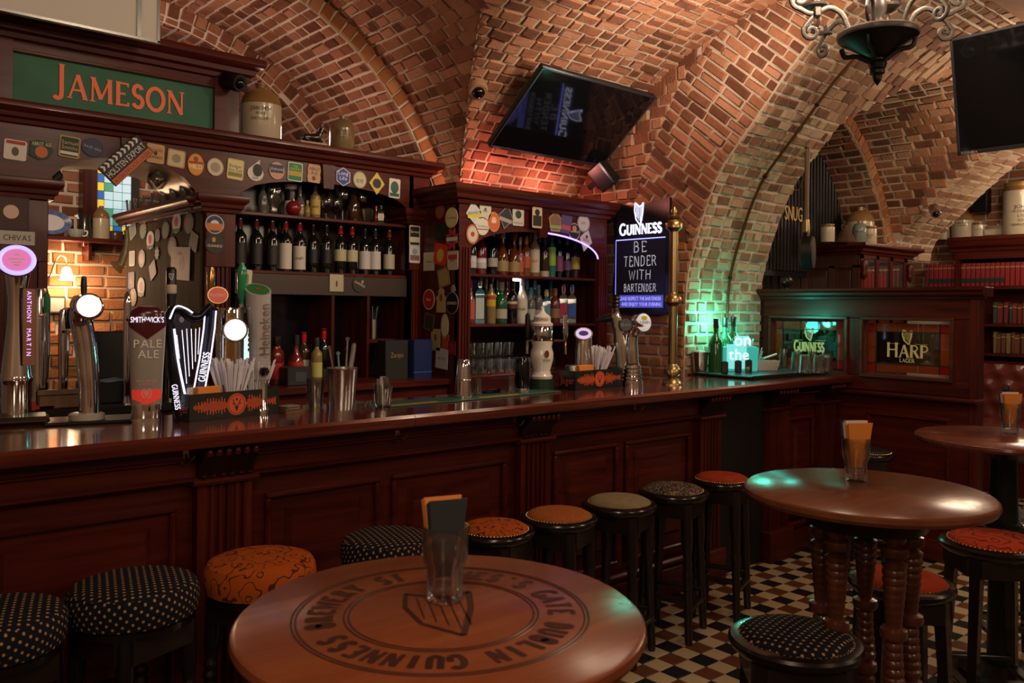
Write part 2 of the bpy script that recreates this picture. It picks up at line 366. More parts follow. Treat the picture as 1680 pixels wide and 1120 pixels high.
def strip(mb, pts, wd, M, z, dep):
    P_ = [V((p[0], p[1], 0)) for p in pts]; n = len(P_); L = []; Rr = []
    closed = (P_[0]-P_[-1]).length < 1e-4
    for i in range(n):
        a = P_[i-1] if i else (P_[-2] if closed else P_[0]); b = P_[i+1] if i < n-1 else (P_[1] if closed else P_[-1])
        if (i == 0 or i == n-1) and not closed: d = (b-a).normalized(); k = 1
        else:
            d1 = (P_[i]-a).normalized(); d2 = (b-P_[i]).normalized(); d = (d1+d2)
            d = d.normalized() if d.length > 1e-3 else d1; k = min(1.6, 1/max(.5, d.dot(d1)))
        nn = V((-d.y, d.x, 0))*(wd/2*k); L.append(P_[i]+nn); Rr.append(P_[i]-nn)
    vs = [(p.x, p.y, z+dep) for p in L]+[(p.x, p.y, z+dep) for p in Rr]
    fs = [(i, n+i, n+i+1, i+1) for i in range(n-1)]
    if dep:
        vs += [(p.x, p.y, z) for p in L]+[(p.x, p.y, z) for p in Rr]
        fs += [(i, i+1, 2*n+i+1, 2*n+i) for i in range(n-1)]+[(n+i+1, n+i, 3*n+i, 3*n+i+1) for i in range(n-1)]
        if not closed: fs += [(0, 2*n, 3*n, n), (n-1, 2*n-1, 4*n-1, 3*n-1)]
    mb.add(vs, fs, M)
def serif(mb, s, h, M=None, wide=1, thick=.15, thin=.075, z=0, dep=0, track=.06, serifs=True, first=1.0, jit=0, rnd=None):
    tot = sum((STR[c][0] if c != ' ' else .35)*(first if i == 0 else 1)+track for i, c in enumerate(s))-track
    x = -tot/2*h*wide
    for i, c in enumerate(s):
        k = first if i == 0 else 1
        if c == ' ': x += (.35+track)*h*wide; continue
        wd, st = STR[c]; dz = 0
        for pts, th, s0, s1 in st:
            w_ = (thick if th else thin)*h; dz += h*.0015
            q = [(x+px*h*wide*k+(rnd.uniform(-jit, jit)*h if rnd else 0), (py*k-.5)*h+(rnd.uniform(-jit, jit)*h if rnd else 0)) for px, py in pts]
            strip(mb, q, w_, M, z+dz*.2, dep)
            if serifs:
                for on, p in ((s0, q[0]), (s1, q[-1])):
                    if on: strip(mb, [(p[0]-.115*h*wide, p[1]), (p[0]+.115*h*wide, p[1])], .05*h, M, z+dz*.2+h*.0008, dep)
        x += (wd*k+track)*h*wide
    return mb
def harp(mb, h, M=None, dep=0, z=0, th=.05):
    """small harp emblem: pillar, neck, soundboard and strings"""
    s = lambda pts, w_=th: strip(mb, [(a*h, b*h) for a, b in pts], w_*h, M, z, dep)
    s([(-.25,.47),(-.28,.15),(-.18,-.22),(.10,-.5)], th*1.2)
    s([(-.25,.47),(-.12,.40),(.02,.30),(.15,.32),(.28,.44)], th*1.3)
    s([(.28,.44),(.24,.05),(.10,-.5)], th*1.5)
    for i in range(5):
        x = -.17+i*.085; s([(x, .37-.05*min(i, 2)), (x+.02, (-.12-.08*i) if i < 4 else -.3)], th*.4)
    return mb
# ================================================================== brickwork
BV = []
def _variants():
    r = random.Random(3)
    for k in range(10):
        j = lambda a: r.uniform(-a, a)
        vs = [(x, y, -1) for x, y in ((-.5,-.5),(.5,-.5),(.5,.5),(-.5,.5))]
        vs += [(x+j(.02), y+j(.03), .35+j(.15)) for x, y in ((-.5,-.5),(.5,-.5),(.5,.5),(-.5,.5))]
        vs += [(x+j(.025), y+j(.04), 1+j(.35)) for x, y in ((-.455,-.41),(.455,-.41),(.455,.41),(-.455,.41))]
        fs = [(i, (i+1) % 4, 4+(i+1) % 4, 4+i) for i in range(4)]+[(4+i, 4+(i+1) % 4, 8+(i+1) % 4, 8+i) for i in range(4)]+[(8,9,10,11)]
        BV.append((vs, fs))
_variants()
BM = {}
def bmesh_for(k, mat):
    if (k, mat.name) not in BM:
        mb = MB(); mb.add(*BV[k]); BM[k, mat.name] = mesh(mb, mat, 'brick', 20)
    return BM[k, mat.name]
def visible_score(M, lx, ly):
    c = M.translation - O; z = c.dot(FW)
    if z < .3: return 0
    px = CX+F*c.dot(RT)/z; py = CY-F*c.dot(UP)/z
    if not (-30 < px < 1710 and -30 < py < 1150): return 0
    n = M.col[2].to_3d().normalized(); return lx*ly*max(0, -n.dot(c.normalized()))/c.length_squared
def course(S, rows, mat, acc, inside, bl=(.13, .25), gap=.017, th=.013, rnd=RN, tone=None):
    """lay bricks row by row on the surface S(u along the course, v across the courses)"""
    inside = V(inside); K = 10
    for j in range(rows):
        v0, v1 = j/rows, (j+1)/rows; vm = (v0+v1)/2
        pts = [S(i/K, vm) for i in range(K+1)]; cum = [0]
        for a, b in zip(pts, pts[1:]): cum.append(cum[-1]+(b-a).length)
        L = cum[-1]
        if L < .05: continue
        def u_at(d):
            for i in range(K):
                if d <= cum[i+1]: return (i+(d-cum[i])/max(1e-6, cum[i+1]-cum[i]))/K
            return 1
        d = 0; first = True
        while d < L-.02:
            l = rnd.uniform(*bl)*(rnd.uniform(.4, 1) if first else 1); first = False
            if L-d-l < .05: l = L-d
            u0, u1 = u_at(d), u_at(d+l); um = (u0+u1)/2; d += l
            c = S(um, vm); ex = S(u1, vm)-S(u0, vm); ey = S(um, v1)-S(um, v0)
            lx, ly = ex.length-gap, ey.length-gap*.9
            if lx < .02 or ly < .018: continue
            x = ex.normalized(); y = (ey-x*ey.dot(x)).normalized(); n = x.cross(y)
            if n.dot(inside-c) < 0: y = -y; n = -n
            t = th*rnd.uniform(.7, 1.35)
            a = rnd.uniform(-.035, .035); x2 = x*math.cos(a)+y*math.sin(a); y2 = y*math.cos(a)-x*math.sin(a)
            lx *= rnd.uniform(.93, 1.02); ly *= rnd.uniform(.86, 1.04); mt = mat(vm) if callable(mat) else mat
            M = Mx((x2*lx, y2*ly, n*t)).transposed().to_4x4(); M.translation = c
            acc.append((visible_score(M, lx, ly), M, mt, rnd.randrange(10)))
def lay(acc, parent, limit=300):
    """the pieces that show largest become parts, the rest one joined part"""
    acc.sort(key=lambda a: -a[0]); inv = parent.matrix_world.inverted()
    for s, M, mat, k in acc[:limit]: obj('brick', bmesh_for(k, mat), None, parent, M=M)
    rest = acc[limit:]
    if rest:
        mb = MB(); mi = []; mats = []
        for s, M, mat, k in rest:
            if mat not in mats: mats.append(mat)
            mb.add(BV[k][0], BV[k][1], M); mi += [mats.index(mat)]*len(BV[k][1])
        me = mesh(mb, mats[0], 'brick_mass', 20)
        for mt in mats[1:]: me.materials.append(mt)
        me.polygons.foreach_set('material_index', mi)
        o = obj('brick_mass', me, None, parent); o['kind'] = 'stuff'
def sheet(S, nu, nv, mb=None):
    mb = mb or MB(); vs = [S(i/nu, j/nv) for j in range(nv+1) for i in range(nu+1)]
    fs = [(j*(nu+1)+i, j*(nu+1)+i+1, (j+1)*(nu+1)+i+1, (j+1)*(nu+1)+i) for j in range(nv) for i in range(nu)]
    return mb.add(vs, fs)
def struct(name, mb, mat, label=None, parent=None):
    o = obj(name, mb, mat, parent, label); o['kind'] = 'structure'; return o
def lerp(tab, x):
    if (tab[0][0]-x)*(tab[-1][0]-x) >= 0: return tab[0][1] if abs(tab[0][0]-x) < abs(tab[-1][0]-x) else tab[-1][1]
    for (a, b), (c, d) in zip(tab, tab[1:]):
        if (a-x)*(c-x) <= 0: return b+(d-b)*(x-a)/(c-a)
def curve_at(pts):
    pts = [V(p) for p in pts]; cum = [0]
    for a, b in zip(pts, pts[1:]): cum.append(cum[-1]+(b-a).length)
    def f(t):
        d = t*cum[-1]
        for i in range(len(pts)-1):
            if d <= cum[i+1]+1e-9: return pts[i].lerp(pts[i+1], (d-cum[i])/max(1e-9, cum[i+1]-cum[i]))
        return pts[-1]
    f.L = cum[-1]; return f
ROOM = (2.6, 2.0, 1.8)
# main vault: axis along the bar
YC, ZC, RV = 2.63, 1.12, 2.43
VCX, VCZ = 1.652, 1.748              # side vault over the left bay: axis towards the back
def vaultz(Y): return ZC+math.sqrt(max(0, RV*RV-(Y-YC)**2))
def groinx(Y):
    s = (vaultz(Y)-VCZ)/2.05
    return VCX+2.05*math.cos(math.asin(min(.86, max(.2, s)))) if Y > 2.95 else 2.6
XA = 4.7
def S_main(u, v):
    th = math.radians(22+v*80); Y = YC+RV*math.cos(th); z = ZC+RV*math.sin(th); x0 = groinx(Y)-.02; return V((x0+(XA+.01-x0)*u, Y, z))
o = struct('ceiling', sheet(S_main, 8, 40), MORTAR, 'red brick barrel vault above the bottle cabinet and tilted television')
acc = []; course(S_main, 45, BRICK, acc, (3.5, 2.6, 1.5), (.085, .19)); lay(acc, o)
# left bay: near part of the side vault
def cyl(r, Y0, Y1, a0, a1):
    def S(u, v):
        a = math.radians(a0+(a1-a0)*v); return V((VCX+r*math.cos(a), Y0+(Y1-Y0)*u, VCZ+r*math.sin(a)))
    return S
def S_near(u, v):
    a = math.radians(20+v*125); r0, r1 = 1.98, 2.05; p = V((VCX+r0*math.cos(a), 4.75, VCZ+r0*math.sin(a)))
    z = VCZ+r1*math.sin(a); q = RV*RV-(z-ZC)**2
    Y = YC+math.sqrt(q) if (q > .12 and v < .42) else 2.95
    x = VCX+r1*math.cos(a)
    return p.lerp(V((x, min(Y, 4.74), min(z, 3.75))), u)
o = struct('ceiling', sheet(S_near, 6, 40), MORTAR, 'red brick vault web between the orange arch and the television')
acc = []; course(S_near, 56, BRICK, acc, (1.6, 3.5, 1.6), (.09, .20)); lay(acc, o)
S_deep = cyl(1.867, 4.75, 5.7, 15, 150); S_deep2 = cyl(1.73, 5.7, 6.4, 10, 160)
o = struct('ceiling', sheet(S_deep2, 4, 40, sheet(S_deep, 4, 40)), MORTARP, 'deep red brick vault over the jugs and the green sign')
acc = []; course(S_deep, 57, BRICK, acc, (1.6, 5, 1.6), (.085, .19)); course(S_deep2, 50, BRICK, acc, (1.6, 6, 1.6), (.09, .19)); lay(acc, o)
def ring(r0, r1, Y, a0, a1, cx=VCX, cz=VCZ):
    def S(u, v):
        a = math.radians(a0+(a1-a0)*v); r = r0+(r1-r0)*u; return V((cx+r*math.cos(a), Y, cz+r*math.sin(a)))
    return S
S_r = ring(1.867, 2.0, 4.745, 18, 150); S_r2 = ring(1.72, 1.867, 5.695, 14, 150)
o = struct('trim_1', sheet(S_r, 1, 40), MORTARP, 'orange brick arch band curving over the jugs')
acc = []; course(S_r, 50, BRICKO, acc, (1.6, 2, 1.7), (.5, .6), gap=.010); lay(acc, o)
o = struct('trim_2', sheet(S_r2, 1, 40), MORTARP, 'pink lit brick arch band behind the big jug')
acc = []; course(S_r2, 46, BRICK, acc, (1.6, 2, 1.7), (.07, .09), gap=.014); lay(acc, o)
# big transverse arch and pier on the right
IN = curve_at([(p[0], p[1], 0) for p in spline([(3.60,.9),(3.59,1.5),(3.57,1.84),(3.46,2.2),(3.335,2.486),(3.2,2.66),(3.0,2.88),(2.797,3.11),(2.576,3.30),(2.3,3.45),(1.9,3.53)], 6)])
INR = curve_at([(p[0], p[1], 0) for p in spline([(3.50,2.08),(3.46,2.2),(3.335,2.486),(3.2,2.66),(3.0,2.88),(2.797,3.11),(2.576,3.30),(2.3,3.45),(1.9,3.53)], 6)])
EXR = curve_at([(p[0], p[1], 0) for p in spline([(4.03,2.45),(3.92,2.7),(3.8,2.905),(3.628,3.20),(3.35,3.43),(3.148,3.54),(2.9,3.60),(2.6,3.62),(2.2,3.62)], 6)])
def S_ringR(u, v): a, b = INR(v), EXR(v); p = a.lerp(b, u); return V((XA, p.x, p.y))
def inY(z):
    lo, hi = 0, .75
    for _ in range(18):
        mdl = (lo+hi)/2
        if IN(mdl).y < z: lo = mdl
        else: hi = mdl
    return IN(lo).x
def exY(z):
    lo, hi = 0, .95
    for _ in range(18):
        mdl = (lo+hi)/2
        if EXR(mdl).y < z: lo = mdl
        else: hi = mdl
    return EXR(lo).x
def S_pier(u, v): z = .9+v*1.18; y0 = inY(z); return V((XA, y0+(4.8-y0)*u, z))
def S_span(u, v):
    z = 2.08+v*1.44; y0 = exY(z) if z > 2.45 else 3.5+(z-2.08)/.37*.53; y1 = YC+math.sqrt(max(.01, RV*RV-(z-ZC)**2)); return V((XA, y0+max(.005, y1-y0)*u, z))
mb = sheet(S_ringR, 3, 40); sheet(S_pier, 4, 16, mb); sheet(S_span, 2, 20, mb)
o = struct('wall_right', mb, MORTAR, 'red brick pier and arch face behind the chalkboard sign')
acc = []; ins = (2, 2.5, 2)
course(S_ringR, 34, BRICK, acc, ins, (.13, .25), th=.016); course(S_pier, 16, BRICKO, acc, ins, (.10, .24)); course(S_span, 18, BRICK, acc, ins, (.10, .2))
lay(acc, o)
XBT = [(5,5.62),(2.95,5.62),(2.8,5.9),(2.6,6.2),(2.5,6.5),(2.3,7.2),(1.5,7.4)]
INF = curve_at([(p[0], p[1], 0) for p in spline([(3.60,.9),(3.59,1.5),(3.57,1.84),(3.46,2.2),(3.335,2.486),(3.2,2.66),(3.0,2.88),(2.797,3.11),(2.576,3.30),(2.3,3.45),(1.9,3.53),(1.3,3.52),(.5,3.34),(-.3,3.0)], 6)])
KL = IN.L/INF.L
def S_sof(u, v): p = INF(v); xb = lerp(XBT, p.x); return V((XA+(xb-XA)*u, p.x, p.y))
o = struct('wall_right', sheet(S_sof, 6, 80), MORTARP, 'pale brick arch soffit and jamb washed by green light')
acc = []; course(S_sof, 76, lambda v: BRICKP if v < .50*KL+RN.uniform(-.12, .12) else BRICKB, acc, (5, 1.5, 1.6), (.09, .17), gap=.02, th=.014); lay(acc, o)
# room beyond: side vault, arch band, lunette, far arch
C2X, C2Z = 6.1, 1.75
G2 = [(1.5,3.75),(2.31,3.55),(2.65,3.145),(2.87,2.82),(3.13,2.31),(3.3,1.6),(3.6,1.2)]
def S_far(u, v):
    a = math.radians(14+v*86); x = C2X+1.8*math.cos(a); z = C2Z+1.8*math.sin(a); y0 = lerp(G2, z); return V((x, y0+(3.6-y0)*u, z))
o = struct('ceiling', sheet(S_far, 4, 30), MORTAR, 'brown brick vault web in the room beyond the arch')
acc = []; course(S_far, 34, BRICK, acc, (6.1, 2, 1.6), (.10, .20), th=.012); lay(acc, o)
def cyl2(r, Y0, Y1, a0, a1):
    def S(u, v): a = math.radians(a0+(a1-a0)*v); return V((C2X+r*math.cos(a), Y0+(Y1-Y0)*u, C2Z+r*math.sin(a)))
    return S
S_c = cyl2(1.68, 3.6, 3.98, 8, 120); S_cr = ring(1.68, 1.8, 3.598, 8, 120, C2X, C2Z)
o = struct('trim_3', sheet(S_cr, 1, 30, sheet(S_c, 2, 30)), MORTAR, 'orange edged brick arch over the dark slatted panel')
acc = []; course(S_cr, 40, BRICKO, acc, (6.1, 1, 1.6), (.5, .6), gap=.01); course(S_c, 40, BRICK, acc, (6.1, 3.7, 1.5), (.13, .22)); lay(acc, o)
PR2 = curve_at([(p[0], p[1], p[2]) for p in spline([(7.83,3.62,2.1),(7.81,3.55,2.31),(7.66,3.145,2.65),(7.5,2.82,2.87),(7.25,2.31,3.13),(7.0,1.7,3.27)], 6)])
def S_arch2(u, v): p = PR2(v); return V((p.x+u*.62, p.y-.10*u, p.z-.02*u))
o = struct('trim_4', sheet(S_arch2, 3, 24), MORTARP, 'pale lit brick arch rising above the bookcase')
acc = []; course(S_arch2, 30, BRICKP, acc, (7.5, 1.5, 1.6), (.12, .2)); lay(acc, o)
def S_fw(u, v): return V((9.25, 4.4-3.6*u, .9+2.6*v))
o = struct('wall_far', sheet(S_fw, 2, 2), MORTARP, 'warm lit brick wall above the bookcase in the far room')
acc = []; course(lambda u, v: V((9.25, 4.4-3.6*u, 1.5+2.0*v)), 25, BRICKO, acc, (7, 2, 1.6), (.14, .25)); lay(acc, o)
def S_bw(u, v): return V((.6+1.6*u, 6.4, 1.0+1.6*v))
o = struct('wall_back', sheet(S_bw, 1, 1), MORTARP, 'rough old brick wall seen through the arched opening behind the bar')
acc = []; course(lambda u, v: V((.6+1.6*u, 6.4, 1.95+.65*v)), 8, BRICK, acc, (1.5, 4, 1.6), (.10, .17), gap=.018)
course(lambda u, v: V((.6+1.6*u, 6.4, 1.0+.95*v)), 12, BRICKO, acc, (1.5, 4, 1.6), (.12, .26), gap=.012, th=.02); lay(acc, o)
# ================================================================== floor
TS = .1
GROUT = P('floor_grout', (.035, .025, .02), .8)
fl = MB(); fl.box(-3, 9.4, -4, 5.5, -.06, -.004); floor = struct('floor', fl, GROUT, 'chequered floor of cream, black and brown tiles')
TM = [P('tile_cream', (.50, .40, .24), .28, var=.18, vs=3), P('tile_black', (.016, .017, .019), .25), P('tile_brown', (.14, .050, .022), .3, var=.2, vs=3)]
tm = []
for mt in TM:
    b = MB(); b.box(-.0485, .0485, -.0485, .0485, -.01, 0, .0025); tm.append(mesh(b, mt, 'tile'))
tiles = []
for i in range(8, 84):
    for j in range(-20, 34):
        x, y = i*TS, j*TS+.02; c = V((x, y, 0))-O; z = c.dot(FW)
        if z < 1.2: continue
        px = CX+F*c.dot(RT)/z; py = CY+F*EYE/z
        if not (780 < px < 2300 and py < 1300): continue
        k = 0 if (i+j) % 2 == 0 else (1 if i % 2 == 0 else 2)
        tiles.append((z if (900 < px < 1700 and py < 1130) else z+50, x, y, k))
tiles.sort()
rest = MB(); ri = []
for n, (z, x, y, k) in enumerate(tiles):
    if n < 300: obj('tile', tm[k], None, floor, M=T(x, y, RN.uniform(-.0006, .0006)))
    else: rest.box(x-.0485, x+.0485, y-.0485, y+.0485, -.01, 0); ri += [k]*6
if rest.f:
    me = mesh(rest, TM[0], 'tile_mass'); me.materials.append(TM[1]); me.materials.append(TM[2]); me.polygons.foreach_set('material_index', ri)
    obj('tile_mass', me, None, floor)['kind'] = 'stuff'

# ================================================================== the room behind the camera (plain walls, only seen in reflections)
BWALL = P('far_plaster', (.44, .30, .21), .9, var=.3, vs=2)
struct('wall_front', MB().box(-3.2, 9.4, -3.6, -3.5, 0, 3.6), BWALL, 'plain warm wall facing the bar')
struct('wall_left', MB().box(-3.2, -3.1, -3.5, 6.5, 0, 3.6), BWALL, 'plain warm wall at the near end of the room')
struct('ceiling', sheet(lambda u, v: V((-3.1+12.4*u, YC+.05+RV*math.cos(math.radians(101+v*70))-(v*1.2)**2*1.4, ZC+.06+RV*math.sin(math.radians(101+v*70*(1-.45*v))))), 4, 16), P('brick_tone', (.27, .12, .065), .9, var=.4, vs=9, bump=.4), 'vault continuing over the near side of the room')
# ================================================================== bar counter and bar front
CT = 1.16                                    # counter top height
EDGE = 2.845
prof = [(EDGE+.006, CT-.05), (EDGE, CT-.042), (EDGE-.002, CT-.012), (EDGE+.008, CT), (3.42, CT), (3.42, CT-.05)]
bt = thing('bar_counter_top', 'long glossy red-brown counter top running the length of the bar', 'counter')
for x0, x1 in ((-.3, onZ(690, 682, CT).x), (onZ(690, 682, CT).x+.002, onZ(1207, 633, CT).x), (onZ(1207, 633, CT).x+.002, 5.62)):
    b = MB(); b.sweep(prof, x0, x1); obj('counter_section', b, BARTOP, bt)
b = MB(); b.box(4.72, 5.61, 3.42, 3.575, CT-.05, CT); obj('counter_section', b, BARTOP, bt)
FY = 3.0                                     # bar front plane
bf = thing('panelled_bar', 'dark mahogany panelled bar front with fluted pilasters', 'bar')
b = MB(); b.box(-.3, 5.6, FY, FY+.06, .0, CT-.05); obj('backing_board', b, MAHO, bf)
def moulding(y, z, x0, x1, h=.03, d=.03, n=1):
    q = MB(); q.sweep([(y, z), (y-d*.4, z+h*.1), (y-d, z+h*.55), (y-d, z+h*.8), (y-d*.6, z+h), (y, z+h)], x0, x1); return q
PILS = [(1.11, 1.31), (2.63, 2.82), (4.02, 4.22), (4.74, 4.97), (5.38, 5.58)]
SPANS = [(-.3, 1.11), (1.31, 2.63), (2.82, 4.02), (4.97, 5.38)]
obj('upper_rail', MB().box(-.3, 4.02, FY-.03, FY, .985, CT-.05), MAHO, bf)
for x0, x1 in SPANS:
    obj('moulding', moulding(FY-.02, .965, x0, x1, .03, .035), MAHO, bf)
    obj('moulding', moulding(FY-.01, 1.035, x0, x1, .025, .03), MAHO, bf)
    obj('baseboard', MB().box(x0, x1, FY-.05, FY, 0, .16, .006), MAHO, bf)
    obj('foot_moulding', moulding(FY-.03, .16, x0, x1, .05, .03), MAHO, bf)
def raised_panel(x0, x1, z0, z1, par, y=FY, mt=MAHO):
    q = MB(); fr = .022
    for a, c, e, f in ((x0, x1, z1-fr, z1), (x0, x1, z0, z0+fr), (x0, x0+fr, z0+fr, z1-fr), (x1-fr, x1, z0+fr, z1-fr)):
        q.box(a, c, y-.024, y, e, f, .007)
    obj('panel_frame', q, mt, par)
    q = MB(); i = .085; j = .13
    if x1-x0 < .3: i, j = .05, .075
    vs = [(x0+i, y-.002, z0+i), (x1-i, y-.002, z0+i), (x1-i, y-.002, z1-i*.75), (x0+i, y-.002, z1-i*.75),
          (x0+i+.02, y-.022, z0+i+.02), (x1-i-.02, y-.022, z0+i+.02), (x1-i-.02, y-.022, z1-i*.75-.012), (x0+i+.02, y-.022, z1-i*.75-.012)]
    q.add(vs, [(0,1,5,4),(1,2,6,5),(2,3,7,6),(3,0,4,7),(4,5,6,7)]); obj('panel', q, mt, par)
for x0, x1 in ((-.3, .38), (.42, 1.05), (1.38, 1.88), (1.94, 2.57), (2.88, 3.35), (3.41, 3.97), (5.02, 5.34)): raised_panel(x0, x1, .25, .895, bf)
def pilaster(x0, x1, y, z0, z1, par, mt=MAHOV, fl=5, proj=.05, cap=True):
    q = MB(); wd = x1-x0; pts = [(x0, y)]
    for k in range(fl):
        a = x0+wd*(.12+.76*k/fl); c = a+wd*.76/fl; g = (c-a)*.22
        pts += [(a+g, y-proj), (a+g+.004, y-proj+.011), (c-g-.004, y-proj+.011), (c-g, y-proj)]
    pts = [(x0, y), (x0, y-proj)] + pts[1:] + [(x1, y-proj), (x1, y)]
    q.prism(pts, z1-z0, T(0, 0, z0)); return obj('pilaster', q, mt, par)
BEAD1 = mesh(MB().lathe([(0, -.018), (.010, -.01), (.012, 0), (.009, .01), (0, .018)], 8), MAHO, 'carved_drop'); BEAD2 = mesh(MB().lathe([(0, -.009), (.009, 0), (0, .009)], 8), MAHO, 'carved_bead')
for x0, x1 in PILS:
    pilaster(x0, x1, FY, .2, .97, bf)
    obj('plinth', MB().box(x0-.02, x1+.02, FY-.085, FY, 0, .2, .008), MAHO, bf)
    q = MB(); q.sweep([(FY, .955), (FY-.07, .965), (FY-.075, .975), (FY-.065, .985), (FY, .985)], x0-.02, x1+.02); obj('corbel_shelf', q, MAHO, bf)
    q = MB(); q.sweep([(FY, .985), (FY-.055, .985), (FY-.06, 1.02), (FY-.10, 1.06), (FY-.115, CT-.05), (FY, CT-.05)], x0, x1); cb = obj('corbel', q, CARVE, bf)
    n = 6
    for k in range(n):
        x = x0+(x1-x0)*(k+.5)/n
        obj('carved_drop', BEAD1, None, cb, M=T(x, FY-.118, 1.085) @ RX(.3)); obj('carved_bead', BEAD2, None, cb, M=T(x, FY-.07, .996))
obj('flap_shade', MB().box(4.22, 4.74, FY-.004, FY, .0, CT-.05), P('opening_shade', (.006, .003, .002), .6), bf)  # flat dark sheet, shade of the flap opening put into its colour
for i, (px, py) in enumerate(((305, 750), (652, 716), (845, 692), (1042, 668))):
    p = onY(px, py, FY-.03); k = ('first', 'second', 'third', 'fourth')[i]
    h = thing('bag_hook', f'small brass bag hook under the counter, {k} from the cone-shaped beer tap', 'hook', (p.x, FY-.031, p.z), group='bag hooks')
    obj('hook_plate', MB().box(-.012, .012, 0, .006, -.02, .03, .003), BRASS, h)
    obj('hook_arm', MB().tube(spline([(0, 0, .01), (0, -.02, -.012), (.0, -.04, -.008), (.012, -.05, .012)], 4), .004, 6), BRASS, h)
    obj('hook_arm', MB().tube(spline([(0, 0, -.01), (-.012, -.018, -.022), (-.03, -.028, -.006)], 4), .0035, 6), BRASS, h)
# ================================================================== back bar: main shelf unit
BY = 4.6                                     # its front plane
bb = thing('back_bar_unit', 'tall dark mahogany back bar with arched bays and shelves', 'cabinet')
obj('back_panel', MB().box(1.93, 3.12, 5.0, 5.03, 1.1, 2.5), P('back_panel_wood', (.05, .018, .010), .18, var=.4, vs=4), bb)
obj('side_panel', MB().box(1.90, 1.93, BY, 5.0, 1.1, 2.2), MAHOV, bb)
obj('side_panel', MB().box(3.10, 3.13, BY, 5.0, 1.1, 2.5), MAHOV, bb)
def frieze(x0, x1, bays, z1, y0, y1, par, mt=MAHO, name='frieze'):
    """board with arched cut-outs: bays = [(xa, xb, z at the ends, z at the crown)]"""
    top = z1; pts = [(x0, top), (x0, bays[0][2])]
    for xa, xb, ze, zc in bays:
        pts.append((xa, ze))
        for k in range(13):
            t = -1+2*k/12; pts.append(((xa+xb)/2+(xb-xa)/2*t, ze+(zc-ze)*math.sqrt(max(0, 1-t*t*.98))))
        pts.append((xb, ze))
    pts += [(x1, bays[-1][2]), (x1, top)]
    q = MB(); q.prism(pts[::-1], y1-y0, Mx(((1,0,0,0),(0,0,-1,y1),(0,1,0,0),(0,0,0,1)))); return obj(name, q, mt, par)
frieze(.3, 3.26, [(1.0, 1.70, 2.20, 2.35), (1.95, 3.10, 2.215, 2.345)], 2.47, BY, BY+.04, bb)
def cornice(x0, x1, y, z0, h, d, par, mt=MAHO, ret=.3, name='cornice', rl=True, rr=True, yb=None):
    """moulded cornice with mitred returns at its ends"""
    pr = [(0, 0), (.25, .04), (.3, .22), (.55, .30), (.6, .5), (.9, .62), (1, .72), (1, .92), (.96, 1), (0, 1)]
    yb = y+ret if yb is None else yb; q = MB(); n = len(pr); vs = []
    for a, zz in pr:
        e = d*a; xl = x0-(e if rl else 0); xr = x1+(e if rr else 0); z = z0+h*zz
        vs += [(xl, yb, z), (xl, y-e, z), (xr, y-e, z), (xr, yb, z)]
    fs = []
    for i in range(n-1):
        for k in range(3): fs.append((i*4+k, i*4+k+1, (i+1)*4+k+1, (i+1)*4+k))
    fs.append(tuple((n-2)*4+k for k in range(4))); q.add(vs, fs); return obj(name, q, mt, par)
cornice(.2, 3.24, BY, 2.455, .10, .085, bb, rl=False, yb=5.0)
obj('cornice_top', MB().box(.2, 3.24, BY, 5.0, 2.545, 2.556), MAHO, bb)
for x in (1.355, 2.50):
    q = MB(); q.prism([(-.042, 2.455), (.042, 2.455), (.034, 2.31), (-.034, 2.31)], .022, Mx(((1,0,0,x),(0,0,-1,BY),(0,1,0,0),(0,0,0,1)))); obj('keystone', q, MAHO, bb)
for x0, x1, z0, z1 in ((.72, .985, 1.15, 2.10), (1.76, 1.93, 1.15, 2.11), (3.10, 3.26, 1.15, 2.14)):
    pl = pilaster(x0, x1, BY+.05, z0, z1-.30, bb, proj=.05)
    obj('pilaster_block', MB().box(x0, x1, BY-.004, BY+.05, z1-.30, z1, .004), MAHOV, bb)
    cornice(x0-.01, x1+.01, BY, z1, .10, .05, bb, ret=.2, name='capital')
obj('arch_soffit', sheet(lambda u, v: V((1.35-.35*math.cos(PI*v), BY+.04+.45*u, 2.20+.15*math.sin(PI*v))), 1, 16), wood('soffit_ply', (.035, .018, .008), (.06, .032, .014), .3, 0), bb)
q = MB(); q.box(1.93, 3.12, BY+.03, 5.0, 2.118, 2.138, .003); obj('shelf', q, MAHO, bb)
q = MB(); q.box(1.93, 3.12, BY+.03, 5.0, 1.785, 1.805, .003); obj('shelf', q, MAHO, bb)
obj('valance', MB().box(1.93, 3.10, BY+.02, BY+.035, 1.665, 1.785, .002), P('brown_metal_strip', (.055, .036, .028), .4, .3), bb)
obj('side_wall', MB().box(1.745, 1.765, BY+.04, 5.95, 1.0, 2.12), PLY, bb, 'plain wooden side panel covered in beer mats')
cornice(1.70, 1.70, BY+.04, 2.115, .075, .05, bb, ret=1.3, name='side_capital', rr=False)
# back counter
bc = thing('back_counter', 'dark wooden work counter below the back bar shelves', 'counter')
obj('worktop', MB().box(1.80, 3.2, 4.26, 5.0, 1.11, 1.15, .005), MAHO, bc)
obj('front', MB().box(1.80, 3.2, 4.30, 4.34, .0, 1.11), MAHO, bc)
obj('top_niche_panel', MB().box(1.93, 3.1, 4.93, 4.95, 1.15, 1.66), P('dark_niche_glass', (.010, .008, .012), .12), bc)
for x in (2.55, 2.80): obj('divider', MB().box(x, x+.02, 4.62, 4.93, 1.15, 1.665), MAHOV, bc)
